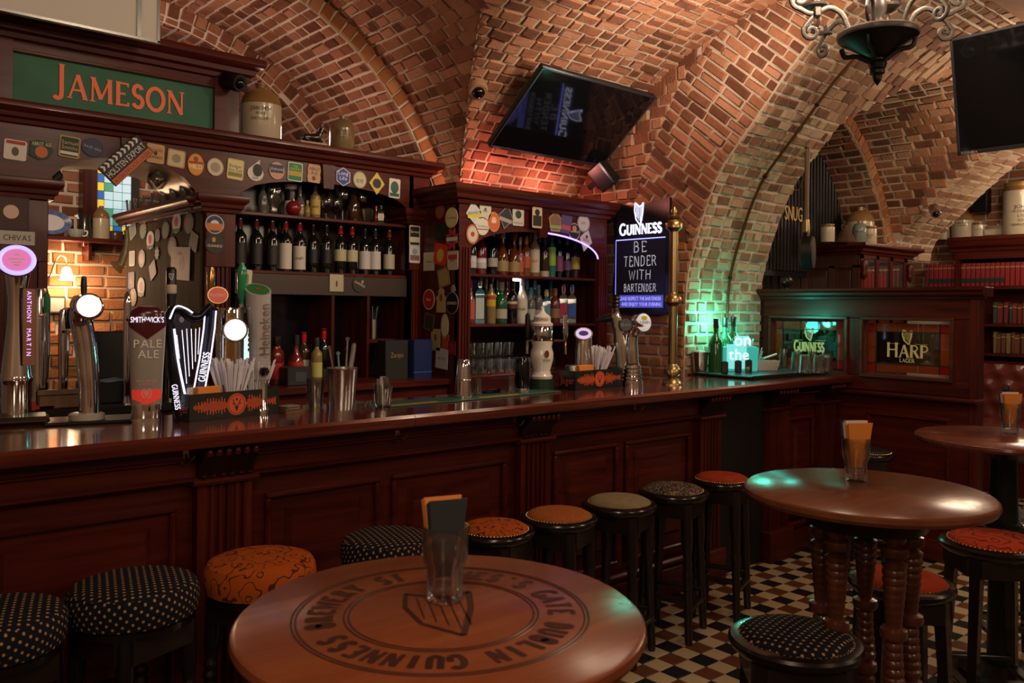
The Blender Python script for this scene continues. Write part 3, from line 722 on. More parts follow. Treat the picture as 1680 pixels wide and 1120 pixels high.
# ================================================================== sign box with green board
sg = thing('sign_board', 'carved mahogany sign board with orange lettering on a green panel', 'sign', (0, 0, 0))
obj('panel_board', MB().box(.74, 1.83, BY+.02, BY+.04, 2.555, 2.82), P('green_painted_board', (.050, .150, .092), .55, var=.3, vs=5, spec=.2), sg)
q = MB(); q.box(.55, .825, BY-.01, BY+.35, 2.556, 2.86); q.box(1.80, 1.885, BY-.01, BY+.35, 2.556, 2.86); q.box(.825, 1.80, BY, BY+.35, 2.807, 2.86); obj('frame', q, MAHO, sg)
obj('inner_moulding', MB().box(.825, 1.80, BY-.008, BY+.02, 2.80, 2.815, .003), MAHO, sg)
obj('post', MB().box(1.885, 1.955, BY+.02, BY+.3, 2.556, 2.86, .004), MAHOV, sg)
cornice(.3, 1.96, BY, 2.855, .125, .10, sg, rl=False, yb=BY+.35)
q = MB(); Msg = Mx(((1,0,0,1.32),(0,0,-1,BY+.018),(0,1,0,2.685),(0,0,0,1)))
serif(q, 'JAMESON', .118, Msg, .96, .17, .085, dep=.003, first=1.32, track=.09); obj('lettering', q, P('orange_sign_paint', (.95, .19, .075), .55), sg, 'orange serif lettering')
# white board hanging from chains above it
p0, p1 = onY(258, 68, 4.3), onY(258, 20, 4.3)
hb = thing('hanging_board', 'beige hanging panel with metal frame above the green sign', 'panel', (p0.x, 4.3, p0.z))
obj('board', MB().box(-1.1, 0, -.01, .01, .0, .34), P('beige_panel', (.66, .60, .52), .7), hb)
q = MB(); q.box(-1.1, .008, -.015, .015, .335, .348); q.box(-.004, .008, -.015, .015, -.01, .345); q.box(-1.1, .008, -.015, .015, -.012, 0); obj('frame', q, STEEL, hb)
obj('strap', MB().box(-.10, -.08, -.018, -.012, 0, .345), STEEL, hb)
q = MB()
for k in range(9): q.lathe([(.012+.004*math.cos(t*PI/4), .004*math.sin(t*PI/4)) for t in range(9)], 10, T(-.09, -.012, .36+k*.022) @ RZ(PI/2*(k % 2)) @ RX(PI/2))
obj('chain', q, STEEL, hb)
# ================================================================== bottle cabinet on the right
KX0, KX1, KY = 3.20, 4.56, 4.2
kb = thing('bottle_cabinet', 'mahogany bottle cabinet with arched top and three shelves', 'cabinet')
obj('side_panel', MB().box(KX0, KX0+.025, KY, 4.75, .0, 2.27), MAHOV, kb)
obj('side_panel', MB().box(KX1-.025, KX1, KY, 4.75, .0, 2.27), MAHOV, kb)
obj('back_panel', MB().box(KX0, KX1, 4.74, 4.76, 1.0, 2.27), P('cabinet_back', (.016, .006, .005), .3), kb)
frieze(KX0, KX1, [(3.30, 4.46, 1.96, 2.115)], 2.27, KY-.005, KY+.03, kb)
cornice(KX0, KX1, KY, 2.25, .12, .085, kb, rr=True, yb=4.75)
obj('cornice_top', MB().box(KX0, KX1, KY, 4.75, 2.36, 2.37), MAHO, kb)
pilaster(KX0, KX0+.09, KY+.03, 1.0, 1.98, kb, fl=3, proj=.045); pilaster(KX1-.09, KX1, KY+.03, 1.0, 1.98, kb, fl=3, proj=.045)
q = MB(); q.prism([(-.045, 2.25), (.045, 2.25), (.036, 2.08), (-.036, 2.08)], .035, Mx(((1,0,0,3.90),(0,0,-1,KY),(0,1,0,0),(0,0,0,1)))); obj('keystone', q, MAHO, kb)
for z in (1.80, 1.475, 1.14): obj('shelf', MB().box(KX0+.02, KX1-.02, KY+.02, 4.74, z, z+.018, .003), MAHO, kb)
obj('lower_front', MB().box(KX0, KX1, KY, KY+.03, 0, 1.14), MAHO, kb)
q = MB(); q.tube([(3.88+.58*math.cos(t), KY-.012, 1.955+.16*math.sin(t)) for t in [math.radians(82-8*k) for k in range(11)]], .006, 6); obj('led_strip', q, P('violet_led', (.3, .2, 1), .5, emit=(.22, .16, 1), es=4), kb, 'glowing violet light strip along the arch')
lamp('shelf_and_fill_light', 'SPOT', (3.8, 4.36, 1.46), 5, (1, .9, .78), .02, (3.75, 4.42, 1.0), 140)  # added fill to brighten the tumblers, no lamp under this shelf
lamp('shelf_and_fill_light', 'SPOT', (3.86, 4.40, 1.79), 6, (1, .9, .75), .02, (3.86, 4.45, 1.2), 130)
obj('shelf_lamp', MB().lathe([(0, -.012), (.022, -.012), (.024, 0), (0, 0)], 14, T(3.86, 4.40, 1.799)), P('lamp_lens', (1, .95, .85), .4, emit=(1, .9, .75), es=12), kb)
# ================================================================== partition with stained panes
PX = 5.62
pt = thing('glazed_partition', 'mahogany partition with two lettered stained glass panes', 'partition')
PYa, PYb = 2.09, 3.56
def pbox(name, y0, y1, z0, z1, x0=PX, x1=PX+.07, mt=MAHOY, b=.004): return obj(name, MB().box(x0, x1, y0, y1, z0, z1, b), mt, pt)
GL = (2.90, 3.50, 1.165, 1.555); GR = (2.197, 2.79, 1.165, 1.555)
pbox('top_rail', PYa, PYb, 1.555, 1.69); pbox('middle_rail', PYa, PYb, 1.065, 1.165)
pbox('stile', PYa, 2.197, 1.165, 1.555, mt=MAHOV); pbox('stile', 2.79, 2.90, 1.165, 1.555, mt=MAHOV); pbox('stile', 3.50, PYb, 1.165, 1.555, mt=MAHOV)
pbox('lower_board', PYa, PYb, 0, 1.03); pbox('post', PYa-.05, PYa, 0, 1.69, PX-.01, PX+.09, MAHOV)
q = MB(); q.box(PX-.055, PX+.09, PYa-.06, PYb, 1.03, 1.062, .012); obj('ledge', q, MAHOY, pt)
q = MB(); q.box(PX-.02, PX+.09, PYa-.02, PYb, 0, .14, .006); obj('baseboard', q, MAHOY, pt)
for y0, y1 in ((2.2, 2.75),): 
    q = MB()
    for a, c, e, f in ((y0, y1, .9, .925), (y0, y1, .28, .305), (y0, y0+.025, .305, .9), (y1-.025, y1, .305, .9)): q.box(PX-.016, PX, a, c, e, f, .005)
    obj('panel_moulding', q, MAHOY, pt)
# partition cornice runs along Y
q = MB(); pr = [(0, 0), (.02, .004), (.024, .02), (.05, .03), (.055, .05), (.07, .06), (.07, .078), (0, .078)]
q.prism([(-a, z) for a, z in pr], PYb-PYa+.12, Mx(((1,0,0,PX),(0,0,1,PYa-.09),(0,1,0,1.682),(0,0,0,1)))); obj('cornice', q, MAHOY, pt)
obj('cornice_top', MB().box(PX-.01, PX+.12, PYa-.09, PYb, 1.70, 1.762, .004), MAHOY, pt)
GAMB = stainedm('amber_glass', (.46, .10, .02)); GRED = stainedm('red_glass', (.55, .02, .012)); GGRY = glassm('smoky_glass', (.36, .33, .27), .16, .03)
LEADM = P('lead_came', (.02, .02, .02), .5, .6)
def pane_set(g, word, sub):
    y0, y1, z0, z1 = g; bw = .058
    fr = MB()
    for a, c, e, f in ((y0-.012, y1+.012, z1-.012, z1+.012), (y0-.012, y1+.012, z0-.012, z0+.012), (y0-.012, y0+.012, z0, z1), (y1-.012, y1+.012, z0, z1)): fr.box(PX-.018, PX+.08, a, c, e, f, .004)
    obj('window_frame', fr, wood('frame_wood', (.05, .012, .007), (.11, .03, .016), .3, 1), pt)
    ya, yb, za, zb = y0+.03, y1-.03, z0+.03, z1-.03
    def pane(nm, a, c, e, f, m_): return obj(nm, MB().box(PX+.030, PX+.034, a+.002, c-.002, e+.002, f-.002), m_, pt)
    pane('pane', ya+bw, yb-bw, za+bw, zb-bw, GGRY)
    for a in (ya, yb-bw):
        for e in (za, zb-bw): pane('pane', a, a+bw, e, e+bw, GRED)
        mz = (za+zb)/2; pane('pane', a, a+bw, za+bw, mz, GAMB); pane('pane', a, a+bw, mz, zb-bw, GAMB)
    for e in (za, zb-bw):
        d = (yb-ya-2*bw)/3
        for k in range(3): pane('pane', ya+bw+k*d, ya+bw+(k+1)*d, e, e+bw, GAMB)
    ld = MB()
    for a in (ya+bw, yb-bw): ld.box(PX+.026, PX+.038, a-.003, a+.003, za, zb)
    for e in (za+bw, zb-bw): ld.box(PX+.026, PX+.038, ya, yb, e-.003, e+.003)
    obj('lead_strip', ld, LEADM, pt)
    M_ = Mx(((0,0,-1,PX+.028),(-1,0,0,(y0+y1)/2),(0,1,0,(z0+z1)/2),(0,0,0,1)))
    tx = MB(); serif(tx, word, .082 if word == 'HARP' else .066, M_ @ T(0, -.020, 0), 1.0 if word == 'HARP' else .62, .2, .1, dep=.001, first=1.15)
    if sub: serif(tx, sub, .024, M_ @ T(0, -.082, 0), 1, .2, .1, dep=.001, track=.12)
    harp(tx, .10, M_ @ T(0, .074, 0) @ SCL(1.1, 1, 1), .001, th=.07); strip(tx, [(-.13, .028), (-.05, .028)], .002, M_, 0, .001); strip(tx, [(.05, .028), (.13, .028)], .002, M_, 0, .001)
    obj('gold_lettering', tx, P('gilt_lettering', (.80, .56, .22), .4, .0), pt, 'gold painted lettering and harp emblem')
pane_set(GL, 'GUINNESS', None); pane_set(GR, 'HARP', 'LAGER')
fb = onX(1275, 475, PX+.05)
fn = thing('ball_finial', 'dark turned wooden ball finial on top of the glazed partition', 'finial', (PX+.05, 3.40, 1.762))
obj('ball', MB().lathe([(.018,.018),(.03,.026),(.042,.045),(.045,.062),(.04,.082),(.025,.098),(0,.104)], 20), EBONYD, fn)
obj('foot', MB().lathe([(0,0),(.036,0),(.036,.008),(.026,.013),(.018,.018)], 20), EBONYD, fn)
# ================================================================== snug: dark slatted lunette, panelled cabinet, bookcase, bench
sp = thing('slatted_panel', 'black vertical slatted panel with gold lettering inside the far arch', 'panel')
obj('backing', MB().box(5.6, 7.75, 3.99, 4.0, 1.9, 3.5), BLACK, sp)
SLM = P('black_slat', (.022, .019, .017), .4)
sl = MB(); sl.box(-.016, .016, -.02, 0, 0, 1.5, .004); slm = mesh(sl, SLM, 'slat')
for k in range(34): obj('slat', slm, None, sp, M=T(5.72+k*.055, 3.99, 1.95))
p = onY(1303, 350, 3.955); q = MB(); text(q, 'SNUG', .125, Mx(((1,0,0,p.x),(0,0,-1,3.962),(0,1,0,p.z),(0,0,0,1))), .62, dep=.004); obj('gold_lettering', q, P('lit_gold_leaf', (.6, .36, .10), .4, emit=(.6, .36, .1), es=.12), sp)  # slight emission puts a shine into the gold letters
q = MB(); p2 = onY(1305, 305, 3.955); q.tube(spline([(p2.x-.10, 3.95, p2.z-.05), (p2.x+.05, 3.95, p2.z-.02), (p2.x+.12, 3.95, p2.z+.10)], 5), .006, 6); obj('wire_arm', q, BRASS, sp)
SXC, SYC, STOP = 7.0, 3.5, 2.19
sn = thing('snug_cabinet', 'tall panelled mahogany cabinet corner behind the partition', 'cabinet')
SNW = wood('cabinet_wood', (.045, .016, .011), (.09, .036, .024), .35, 2)
obj('carcass', MB().box(SXC+.01, 7.95, SYC+.01, 4.6, 0, STOP-.08), SNW, sn)
q = MB()
for e, f in ((1.2, 1.32), (1.98, 2.11)): q.box(SXC-.012, SXC+.01, SYC, 4.6, e, f)
for a in (SYC, 3.72, 3.98, 4.28): q.box(SXC-.012, SXC+.01, a, a+.06, 1.3, 2.0)
obj('face_frame', q, SNW, sn)
for a in (3.58, 3.80, 4.06, 4.36): obj('panel', MB().box(SXC-.004, SXC+.008, a, a+.14, 1.34, 1.96, .006), SNW, sn)
q = MB()
for x in (SXC, 7.28, 7.55, 7.83): q.box(x, x+.05, SYC-.012, SYC+.01, 1.1, 2.11)
q.box(SXC, 7.9, SYC-.012, SYC+.01, 2.06, 2.11); q.box(SXC, 7.9, SYC-.012, SYC+.01, 1.50, 1.56); obj('door_frame', q, MAHOV, sn)
obj('pane', MB().box(7.05, 7.28, SYC-.004, SYC, 1.56, 2.06), GLASS, sn); obj('pane', MB().box(7.33, 7.55, SYC-.004, SYC, 1.56, 2.06), GLASS, sn); obj('pane', MB().box(7.6, 7.83, SYC-.004, SYC, 1.56, 2.06), GLASS, sn)
cornice(SXC, 7.95, SYC, STOP-.10, .10, .10, sn, rr=True, yb=4.6)
obj('cornice_top', MB().box(SXC-.02, 7.97, SYC-.02, 4.6, STOP-.01, STOP), MAHO, sn)
for x in (7.02, 7.9): obj('bracket', MB().lathe([(0,0),(.02,.02),(.03,.06),(.022,.09),(.035,.13),(.02,.17),(0,.18)], 12, T(x, SYC-.03, 1.87)), MAHO, sn)
BKX = 8.9
bk = thing('bookcase', 'dark mahogany bookcase with rows of leather books in the far room', 'bookcase')
b0 = onX(1516, 393, BKX); BT = b0.z
obj('back_panel', MB().box(BKX+.28, BKX+.3, .6, 3.45, 0, BT), MAHO, bk)
obj('side_panel', MB().box(BKX, BKX+.3, 3.42, 3.46, 0, BT-.05), MAHOV, bk)
ZR = [onX(1600, 470, BKX).z, onX(1640, 531, BKX).z, onX(1640, 580, BKX).z]
for z in ZR: obj('shelf', MB().box(BKX-.01, BKX+.28, .6, 3.44, z-.03, z, .004), MAHOY, bk)
q = MB(); q.prism([(-a*1.3, z*1.9) for a, z in pr], 2.9, Mx(((1,0,0,BKX),(0,0,1,.6),(0,1,0,BT-.15),(0,0,0,1)))); obj('cornice', q, MAHOY, bk)
obj('cornice_top', MB().box(BKX-.02, BKX+.3, .6, 3.5, BT-.05, BT, .004), MAHOY, bk)
obj('arched_valance', MB().box(BKX-.005, BKX+.02, .6, 3.44, ZR[0]+.27, BT-.1), MAHOY, bk)
BKM = [P('red_leather', (.26, .018, .020), .5), P('brown_leather', (.13, .050, .022), .5), P('green_leather', (.035, .055, .035), .5), P('dark_red_leather', (.15, .02, .018), .5), P('tan_leather', (.22, .13, .06), .5)]
GB = P('gold_band', (.5, .36, .14), .4, .5); DKB = P('dark_band', (.02, .03, .03), .5)
bkc = {}
_T = ['', '', 'twenty', 'thirty', 'forty']
def ordw(n):
    base = 'first second third fourth fifth sixth seventh eighth ninth tenth eleventh twelfth thirteenth fourteenth fifteenth sixteenth seventeenth eighteenth nineteenth twentieth'.split()
    if n < 20: return base[n]
    k = n+1
    return {30: 'thirtieth', 40: 'fortieth'}.get(k) or _T[k//10]+'-'+base[k % 10-1]
def book(x, y, z, h, wd, mi, lab, band=None):
    key = (mi, round(h, 2), round(wd, 3))
    if key not in bkc:
        s = MB(); s.box(0, .17, -wd/2+.001, wd/2-.001, 0, h, .006); g = MB()
        g.box(-.0012, .02, -wd/2+.002, wd/2-.002, h*.78, h*.83)
        bkc[key] = (mesh(s, BKM[mi], 'spine'), mesh(g, GB, 'gold_band'))
    t_ = thing('book', lab, 'book', (x, y, z), group='leather books in the far bookcase'); obj('cover', bkc[key][0], None, t_); obj('gold_band', bkc[key][1], None, t_)
    if band: obj('title_label', MB().box(-.002, .02, -wd/2+.002, wd/2-.002, h*.16, h*.36), DKB, t_)
y = onX(1518, 450, BKX).y; k = 0
while y > 2.28:
    book(BKX+.03, y, ZR[0], .235, .042, 0 if k else 3, ('tall red book with a dark title label' if 0 < k < 17 else 'tall red book with a gold band')+f', {ordw(k)} from the bookcase side, upper shelf', band=(0 < k < 17)); y -= .0445; k += 1
RB = random.Random(5)
for zi, (ya, pool, lb) in enumerate(((3.1, [3,1,2,3,0,2,1,3], 'middle'), (3.1, [4,1,4,1,2,3], 'lower'))):
    y = ya; k = 0
    while y > 2.2:
        wd = RB.uniform(.03, .048); mi = RB.choice(pool); cn = ('red', 'brown', 'green', 'dark red', 'tan')[mi]
        book(BKX+.03, y, ZR[zi+1], round(RB.choice((.19, .20, .21)), 2), round(wd, 2), mi, f'{cn} leather book, {ordw(k)} from the bookcase side on its {lb} shelf'); y -= round(wd, 2)+.003; k += 1
for k, x in enumerate((7.10, 7.14, 7.19, 7.24, 7.36, 7.41, 7.46)): 
    bo = thing('book', f'{ordw(k)} red book behind the glass doors of the tall cabinet', 'book', (x, SYC+.0, 1.72), group='books behind the cabinet glass')
    obj('cover', MB().box(-.019, .019, -.002, .006, 0, .22), BKM[0], bo); obj('gold_band', MB().box(-.018, .018, -.003, .0, .05, .06), GB, bo)
# tufted bench
LTH = P('oxblood_leather', (.15, .030, .022), .28, coat=.2)
be = thing('tufted_bench', 'oxblood leather bench with a deep buttoned back under the bookcase', 'bench')
zt, zb_ = onX(1640, 597, 8.6).z, onX(1640, 668, 8.6).z
nu, nv = 60, 22
def tuft(u, v):
    Y = 3.25-1.5*u; z = zb_-.1+(zt-zb_+.1)*v; a = (Y/.17) ; c = (z/.14)
    d = 1e9
    for i in (math.floor(a), math.floor(a)+1):
        for j in (math.floor(c), math.floor(c)+1):
            off = .5 if j % 2 else 0
            for oo in (-1, 0): d = min(d, math.hypot((a-(i+off+oo))*.17, (c-j)*.14))
    return V((8.62-.05*min(1, d/.09)**.6-.02*math.sin(PI*v), Y, z))
obj('buttoned_back', sheet(tuft, nu, nv), LTH, be)
obj('seat_cushion', MB().box(8.1, 8.62, 1.75, 3.25, zb_-.22, zb_-.1, .04), LTH, be); obj('bench_base', MB().box(8.15, 8.7, 1.75, 3.25, 0, zb_-.22), MAHOY, be)
obj('back_frame', MB().box(8.63, 8.7, 1.75, 3.3, 0, zt+.02), MAHOY, be)
# ================================================================== helpers for small things
def mpp(p): return (V(p)-O).dot(FW)/F                      # metres per pixel at a point
def face(p, mix=1.0):
    """turn about Z so that local -Y looks at the camera (mix=1) or straight across the bar (mix=0)"""
    c = O-V(p); a = math.atan2(c.x, -c.y); return a*mix
ORD = ['first', 'second', 'third', 'fourth', 'fifth', 'sixth', 'seventh', 'eighth', 'ninth', 'tenth', 'eleventh', 'twelfth', 'thirteenth', 'fourteenth', 'fifteenth', 'sixteenth', 'seventeenth']
FRONT = Mx(((1,0,0,0),(0,0,-1,0),(0,1,0,0),(0,0,0,1)))     # local XY plane -> upright plane facing -Y
PAINT = {}
def paint(h, rough=.55):
    if h not in PAINT: PAINT[h] = P('print_'+h.lstrip('#'), hx(h), rough)
    return PAINT[h]
def along(a, b):
    d = V(b)-V(a); q = d.to_track_quat('Z', 'Y').to_matrix().to_4x4(); q.translation = V(a); return q, d.length
# ------------------------------------------------------------------ beer mats
def shape(kind, w_, h_):
    a, b = w_/2, h_/2
    if kind in ('round', 'oval'): return arc(0, 0, a, b, 0, 348, 29)
    if kind == 'sq':
        r = min(a, b)*.22; return arc(a-r, b-r, r, r, 0, 90, 4)+arc(-a+r, b-r, r, r, 90, 180, 4)+arc(-a+r, -b+r, r, r, 180, 270, 4)+arc(a-r, -b+r, r, r, 270, 360, 4)
    if kind == 'card': return [(-a, -b), (a, -b), (a, b), (-a, b)]
    if kind == 'diamond': return [(0, -b), (a, 0), (0, b), (-a, 0)]
    if kind == 'hex': return [(0, -b), (a, -b*.5), (a, b*.5), (0, b), (-a, b*.5), (-a, -b*.5)]
    if kind == 'shield': return [(-a*.2, -b), (a*.55, -b*.75), (a, 0), (a*.5, b*.8), (-a*.2, b*.95), (-a*.9, b*.75), (-a, -b*.55)]
    if kind == 'penta': return [(0, b), (-a, b*.3), (-a*.65, -b), (a*.65, -b), (a, b*.3)]
    if kind == 'drop': return [(a*.55, b)]+arc(0, -b*.3, a, b*.7, 60, -240, 22)[0:]
    if kind == 'barrel': return [(-a*.85, -b), (a*.85, -b), (a, -b*.4), (a*.9, 0), (a, b*.4), (a*.85, b), (-a*.85, b), (-a, b*.4), (-a*.9, 0), (-a, -b*.4)]
    if kind == 'bear': return arc(0, b*.62, a*.55, b*.35, -30, 210, 10)+[(-a, b*.2), (-a*.8, -b*.1), (-a*.9, -b), (a*.9, -b), (a*.8, -b*.1), (a, b*.2)]
    if kind == 'jag': return [(math.cos(t*PI/8)*a*(1 if t % 2 else .62), math.sin(t*PI/8)*b*(1 if t % 2 else .62)) for t in range(16)]
def beer_mat(px, py, plane, val, kind, w_, h_, rot, c0, c1=None, k1=.8, txt=None, tc='#201812', th=.2, ty=0, band=None, disc=None, label='', cat='beer mat', name='beer_mat', group='beer mats pinned to the bar', flip=1):
    p = onY(px, py, val) if plane == 'Y' else onX(px, py, val)
    base = FRONT if plane == 'Y' else Mx(((0,0,-1,0),(-1,0,0,0),(0,1,0,0),(0,0,0,1)))
    M = T(*p) @ base @ RZ(math.radians(rot)); t_ = thing(name, label, cat, M=M, group=group)
    obj('card', MB().prism(shape(kind, w_, h_), .003), paint(c0), t_); z = .003
    if c1: obj('printed_field', MB().prism(shape(kind, w_*k1, h_*k1), .0004, z0=z), paint(c1), t_); z += .0004
    if disc: obj('printed_disc', MB().prism(arc(disc[1]*w_, disc[2]*h_, disc[3]*w_, disc[3]*w_*(disc[4] if len(disc) > 4 else 1), 0, 345, 23), .0004, z0=z), paint(disc[0]), t_); z += .0004
    if band: obj('printed_band', MB().box(-w_*.42, w_*.42, h_*band[1], h_*band[2], z, z+.0004), paint(band[0]), t_); z += .0004
    if txt:
        q = MB(); ln = txt.split('|'); hh = h_*th
        for i, s in enumerate(ln): text(q, s, hh, T(0, h_*ty-(i-(len(ln)-1)/2)*hh*1.35, z+.0003), fit=w_*.78)
        obj('printed_text', q, paint(tc), t_)
    return t_
A_ = .096
YB = BY-.0035
for a in (
 (25,246,'sq',A_,A_,-3,'#d8cfc0',None,.8,None,'#201812',.2,0,('#a8352a',.28,.45),('#5a4a40',0,-.08,.16,1.4),'white beer mat with a red top edge and a sketched man'),
 (68,246,'shield',A_*1.12,A_*1.05,0,'#123b2a',None,.8,'ABBOT ALE','#e8d9a8',.17,.28,None,('#c8652a',0,-.1,.26),'green shield shaped beer mat with an orange emblem'),
 (114,241,'sq',A_,A_*1.12,-4,'#a89050','#14251c',.86,'Samuel|Smiths','#c9b060',.17,.08,('#d8d8c8',-.36,-.22),None,'black square beer mat with gold gothic lettering'),
 (152,242,'oval',A_*1.1,A_*.98,-14,'#2b2d44','#34364f',.86,'bath ales','#9aa0b8',.16,0,None,None,'navy oval beer mat with pale script'),
 (255,252,'sq',A_*.95,A_*1.05,-3,'#c89a66',None,.8,'COOLED||GUINNESS','#241408',.14,0,None,('#3a2414',0,.02,.10,1.3),'tan square beer mat with dark lettering beside the clapper board'),
 (289,260,'sq',A_*.98,A_*.98,-5,'#b89a6a','#d2bf94',.86,None,'#201812',.2,0,None,('#9a8a68',0,0,.25),'cream square beer mat with a sketched drinker'),
 (321,270,'oval',A_*.92,A_*1.25,0,'#d8852a','#e09a30',.88,'MILD','#fff4e0',.2,-.1,('#a03818',.05,.14),('#8a4a10',0,.25,.15),'orange oval beer mat with white lettering'),
 (353,274,'round',A_*.95,A_*1.02,0,'#cbbd9c','#d8ccb0',.9,None,'#201812',.2,0,None,('#a89878',0,-.02,.3),'round cream beer mat with a faded sketch'),
 (386,278,'sq',A_*1.0,A_*1.2,-4,'#d0bf6a','#ded29a',.88,'Badger|First Gold','#4a4410',.15,.06,('#8a8038',-.35,-.15),None,'pale yellow rounded beer mat with olive lettering'),
 (419,279,'drop',A_*1.0,A_*1.3,0,'#d8d4ca',None,.8,'LIVE|BEER','#1a1a1a',.09,-.3,None,('#22221f',.12,.0,.3,1.25),'white drop shaped beer mat with a black drop'),
 (454,280,'round',A_*.98,A_*1.05,0,'#c89878',None,.8,'Adnams','#d8d4e0',.16,.1,('#2c3358',-.12,.34),None,'round peach beer mat with a navy band and white script'),
 (484,282,'sq',A_*.98,A_*1.15,-2,'#d8e0c8','#1d7a4a',.9,'THE|COUNTRY','#d8d070',.11,.22,('#b8a030',-.22,.04),None,'green square beer mat with a yellow cottage'),
 (515,285,'barrel',A_*.92,A_*1.12,-3,'#c09a72',None,.8,'ABBOT|ALE','#3a1d10',.17,.15,None,('#8a2a14',0,-.26,.15),'tan barrel shaped beer mat with a red seal'),
 (563,290,'hex',A_*.98,A_*1.2,0,'#d8dce8','#2a3f98',.9,'Long|Life','#eef0ff',.2,.06,None,None,'blue hexagonal beer mat with white lettering'),
 (590,295,'round',A_*1.0,A_*1.1,0,'#a8987a','#cabf9e',.84,'ee','#3a7a68',.36,0,None,None,'round cream beer mat with a green swirl'),
 (618,301,'diamond',A_*1.2,A_*1.5,0,'#cfae28','#d8c050',.9,None,'#201812',.2,0,None,('#23233a',0,0,.27),'yellow diamond beer mat with a dark ring'),
 (647,309,'sq',A_*.88,A_*1.3,-2,'#d8d4c8',None,.8,None,'#201812',.2,0,('#2a5a48',-.42,-.25),('#2a5a48',0,.05,.36,1.3),'tall white beer mat with a green horseshoe'),
): beer_mat(a[0],a[1],'Y',YB,a[2],a[3],a[4],a[5],a[6],a[7],a[8],a[9],a[10],a[11],a[12],a[13],a[14],a[15])
for a in (
 (352,368,'round',.105,.105,0,'#c8c4d0','#28365c',.9,None,'#201812',.2,0,('#c87a3a',-.32,.05),('#d8d8e0',0,-.02,.25),'round blue and white beer mat with a glass on the narrow pillar'),
 (352,400,'round',.105,.105,0,'#2a2620',None,.8,'GUINNESS','#d8d0c0',.13,-.1,None,('#b8904a',-.05,.22,.10,1.4),'round black beer mat with pale lettering on the narrow pillar'),
 (680,387,'sq',.085,.14,0,'#c8bfa0','#151a18',.84,'Samuel','#e0d8c0',.12,.2,('#c8c0a0',-.3,-.05),None,'tall cream and black beer mat on the fluted pillar'),
 (680,417,'sq',.085,.115,0,'#c8c8c8',None,.8,None,'#201812',.2,0,('#8a5a5a',-.35,-.05),('#8a98a8',0,.15,.25),'pale collage beer mat below the cream and black one'),
 (28,390,'card',.15,.065,0,'#b8b2a8',None,.8,'CHIVAS','#1a1714',.42,0,None,None,'white name card with black capitals on the wide pillar'),
): beer_mat(a[0],a[1],'Y',BY-.006,a[2],a[3],a[4],a[5],a[6],a[7],a[8],a[9],a[10],a[11],a[12],a[13],a[14],a[15])
beer_mat(18, 350, 'Y', BY-.006, 'card', .15, .16, 0, '#2a1410', '#40201a', .9, None, disc=('#d8b8a0', 0, .05, .22), label='dark picture card with a bright flare above the name card', cat='picture', name='picture_card')
beer_mat(12, 405+8, 'Y', BY-.006, 'card', .13, .03, 0, '#1a1414', None, .8, 'responsibly', '#a83a30', .3, label='thin black card below the name card', cat='card', name='printed_card')
SX = 1.742
for a in (
 (218,378,'sq',.10,.10,20,'#a8a8a0','#8a8c88',.8,'grey tilted square beer mat near the opening'),
 (235,378,'oval',.10,.11,0,'#7a7a70','#8f9088',.8,'faded grey oval beer mat on the wooden side panel'),
 (247,394,'oval',.11,.115,0,'#d8d6d0',None,.8,'white oval beer mat with a red star, higher middle of the panel'),
 (259,386,'oval',.07,.08,0,'#8a8488',None,.8,'small mauve oval beer mat on the wooden side panel'),
 (272,378,'oval',.10,.105,0,'#6a7068','#7c8278',.8,'dull green oval beer mat on the wooden side panel'),
 (290,365,'oval',.11,.125,0,'#d8d6d0',None,.8,'white oval beer mat with a red star near the panel top'),
 (310,366,'oval',.11,.12,0,'#8a8a88','#a89a88',.6,'grey oval beer mat with a beer glass near the panel corner'),
 (318,396,'sq',.09,.10,-20,'#8a8884','#77767a',.8,'grey tilted card near the panel corner'),
 (217,424,'sq',.09,.10,0,'#cfcac0','#a8a49a',.8,'white beer mat with a grey grid'),
 (233,424,'oval',.10,.115,0,'#8f8a84','#c8a890',.6,'grey oval beer mat with a tan glass below the grid mat'),
 (258,415,'jag',.07,.09,0,'#b0aca8',None,.8,'small pale jagged beer mat in the middle of the panel'),
 (251,443,'sq',.09,.10,25,'#8c8680','#76706e',.8,'brownish tilted square beer mat in the middle of the panel'),
 (216,460,'sq',.10,.11,0,'#26365c',None,.8,'dark blue beer mat with an orange mark'),
 (232,471,'oval',.11,.125,0,'#d8d6d0',None,.8,'white oval beer mat with a red star, lowest of its kind'),
 (283,405,'oval',.11,.12,0,'#7a7a82','#a89a90',.6,'bluish oval beer mat beside the pinned sheet'),
 (219,487,'oval',.11,.12,0,'#8a857c','#b89a80',.6,'tan oval beer mat low beside the tall chrome tap'),
):
    star = 'red star' in a[9]
    beer_mat(a[0],a[1],'X',SX,a[2],a[3]*1.25,a[4],a[5],a[6],a[7],a[8], disc=('#c8402e',0,.05,.22) if star else (('#c8652a',0,-.05,.14) if 'orange' in a[9] else None), band=('#2f6a4a',-.45,-.28) if star else None, label=a[9])
beer_mat(296, 432, 'X', SX-.004, 'card', .30, .19, -3, '#b8a8a0', None, .8, 'MENU', '#6a4038', .1, .3, label='white price sheet with small round pictures pinned on the side panel', cat='sheet', name='price_sheet', disc=('#8a6a58', .1, 0, .14))
CXS = KX0-.004
